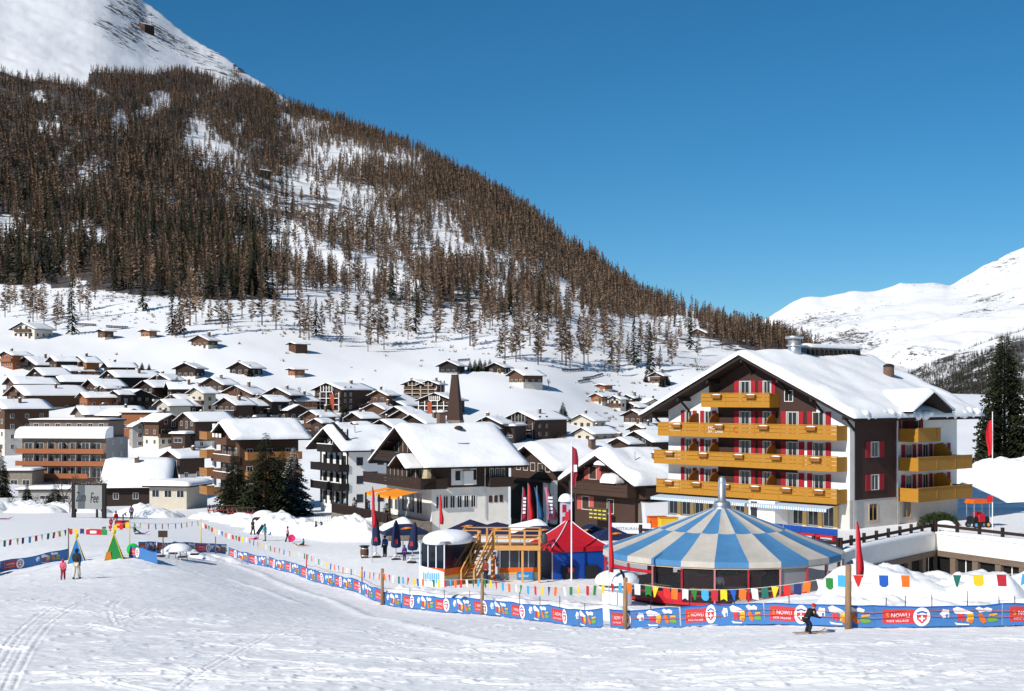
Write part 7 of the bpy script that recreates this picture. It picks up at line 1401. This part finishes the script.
for px, py, D_, h, lab in ((177, 403, None, 8.5, 'round dark spruce in the village below the isolated dark chalet'), (250, 376.5, None, 4.5, 'small spruce at the corner of the white-panelled slope chalet'), (329, 421, None, 7, 'dark spruce in front of the red-panelled apartment house, left one'), (345, 424, None, 7, 'dark spruce in front of the red-panelled apartment house, right one'), (563, 421, None, 6.5, 'lone spruce on the snow right of the charcoal hotel block'), (639.5, 406, None, 4.6, 'slim spruce beside the brown stacked chalets'), (646, 383, None, 4.2, 'spruce left of the lone chalet above the hamlet'), (662, 387, None, 5.0, 'spruce right of the lone chalet above the hamlet'), (668, 386, None, 4.4, 'bushy spruce farthest right of the lone chalet'), (142, 371, None, 3.0, 'dark round conifer on the left hillside, left of a pair'), (149, 371, None, 2.6, 'dark round conifer on the left hillside, right of a pair'), (613, 404, None, 3.4, 'small spruce in the far hamlet')):
    q = hit(px, py, 200); spruce_at(lab, px, q.y, h, 1.3)
for i, (px, py, h) in enumerate(((470, 371, 4.2), (475, 371.5, 4.8), (480, 371, 5.2), (485, 372, 4.6), (490, 371, 4.9))): q = hit(px, py, 200); spruce_at('dark spruce in the tight clump beside the slope chalets', px, q.y, h, 1.3, group='spruce clump on the slope')
# bare trees: forking branches down to twigs
def bare(seed, depth=5, spread=.55):
    r = random.Random(seed); mb = MB()
    def go(p, d, ln, rad, k):
        q = p+d*ln; mb.tube(p, q, rad, rad*.68, 5 if k < 2 else 3, cap=False)
        if k >= depth: return
        for i in range(r.choice((2, 3, 3))):
            a = Vector((r.gauss(0, 1), r.gauss(0, 1), r.gauss(.25, .5))).normalized(); go(p.lerp(q, r.uniform(.55, 1)), (d+a*spread).normalized(), ln*r.uniform(.6, .82), rad*.62, k+1)
    go(Vector((0, 0, -.03)), Vector((0, 0, 1)), .3, .022, 0); return mb
TWIG = M('bare_twigs', L(84, 70, 58), .95, .25, 3)
BM = [bare(i).mesh('branches', TWIG) for i in range(4)]; SBM = [bare(10+i, 4, .9).mesh('branches', TWIG) for i in range(3)]
def bare_at(label, px, D, h, m, group=None):
    o = link('bare_tree', m, None, at(px, D), random.uniform(0, 6)); o.scale = (h, h, h); o.name = 'bare_tree'; return tag(o, label, 'tree', group)
bare_at('leafless tree rising behind the billboard', 97, 180, 7.2, BM[0]); bare_at('leafless tree between bushes left of the billboard', 76, 205, 6.6, BM[1]); bare_at('leafless tree in front of the orange-balcony block', 64, 222, 8, BM[2]); bare_at('leafless tree before the right end of the restaurant roof', 152, 235, 6.5, BM[3]); bare_at('leafless bush at the far left on the snow bank', 9, 215, 4, SBM[0]); bare_at('leafless bush left of the small spruce', 43, 214, 3.6, SBM[1]); bare_at('wide leafless bush right of the squat spruce', 70, 206, 4.4, SBM[2]); bare_at('leafless shrub beside the restaurant wall', 34, 222, 4, SBM[0])
for px, py, h, lab in ((384, 406, 5, 'leafless tree in front of the white-framed gable'), (361, 415, 5, 'leafless tree left of the half melted roof'), (604, 372, 7, 'leafless tree on the slope left of the hamlet track'), (548, 392, 6, 'pale leafless tree beside the long sunlit chalet'), (300, 396, 4, 'leafless tree right of the low slope barn'), (214, 410, 5, 'leafless tree among the roofs behind the chalet hotel'), (697, 372, 8, 'leafless tree on the slope left of the hotel gable'), (90, 371, 4, 'small leafless tree between two rows of left chalets')):
    q = hit(px, py, 200); bare_at(lab, px, q.y, h, random.choice(BM))
# clipped hedge by the hotel: a bank of small leaves
r_ = np.random.default_rng(4); n = 5200; u = r_.normal(size=(n, 3)); u /= np.linalg.norm(u, axis=1)[:, None]; u[:, 2] = np.abs(u[:, 2]); rad = np.array([2.3, .9, 1.25])*(r_.uniform(.7, 1.05, (n, 1))); c = u*rad; c[:, 0] += .12*np.sin(c[:, 1]*5)
t1 = r_.normal(size=(n, 3))*.07; t2 = r_.normal(size=(n, 3))*.07; V = np.stack([c, c+t1, c+t2], 1).reshape(-1, 3); T = np.arange(n*3).reshape(-1, 3)
HD = attr_mat('hedge_leaf', L(34, 44, 26), L(66, 78, 44)); o = link('hedge', npmesh('hedge', V, T, [HD], attr={'rnd': np.repeat(r_.random(n)*.6, 3)}), None, ((938-CX)/F*122, 122, zt+.05), radians(25)); tag(o, 'rounded dark green hedge in front of the hotel balcony wing', 'hedge')
# low scrub poking through the snow of the upper slopes
rng = np.random.default_rng(21); VS, TS, n = [], [], 0
px = rng.uniform(-60, 760, 5200); D = np.sqrt(rng.uniform(400**2, 690**2, 5200)); X = (px-CX)/F*D; Z = ground(X, D); y = HY-F*Z/D
for a, d, x, z, yy in zip(px, D, X, Z, y):
    edge = np.interp(a, [0, 200, 330, 450, 560, 700], [318, 326, 344, 352, 360, 372]); k = 1 if yy < edge else (.35 if a > 585 else .05)
    if rng.random() > k*(.25+1.2*max(0, float(fbm(np.array([x/22]), np.array([d/22]), 2, 5)[0])+.2)): continue
    h = rng.uniform(.4, 1.7)
    for q in range(11):
        ang = rng.uniform(0, 2*pi); l = h*rng.uniform(.4, 1); w_ = .05*h+.03; b = np.array([x+rng.normal(0, .3*h), d+rng.normal(0, .3*h), z-.1]); tip = b+np.array([cos(ang)*l*.5, sin(ang)*l*.5, l]); VS += [b-np.array([w_, 0, 0]), b+np.array([w_, 0, 0]), tip]; TS.append((n, n+1, n+2)); n += 3
tag(link('slope_scrub', npmesh('slope_scrub', np.array(VS), np.array(TS), [TWIG])), 'brown scrub and saplings poking through the snow of the upper slopes', 'scrub', kind='stuff')
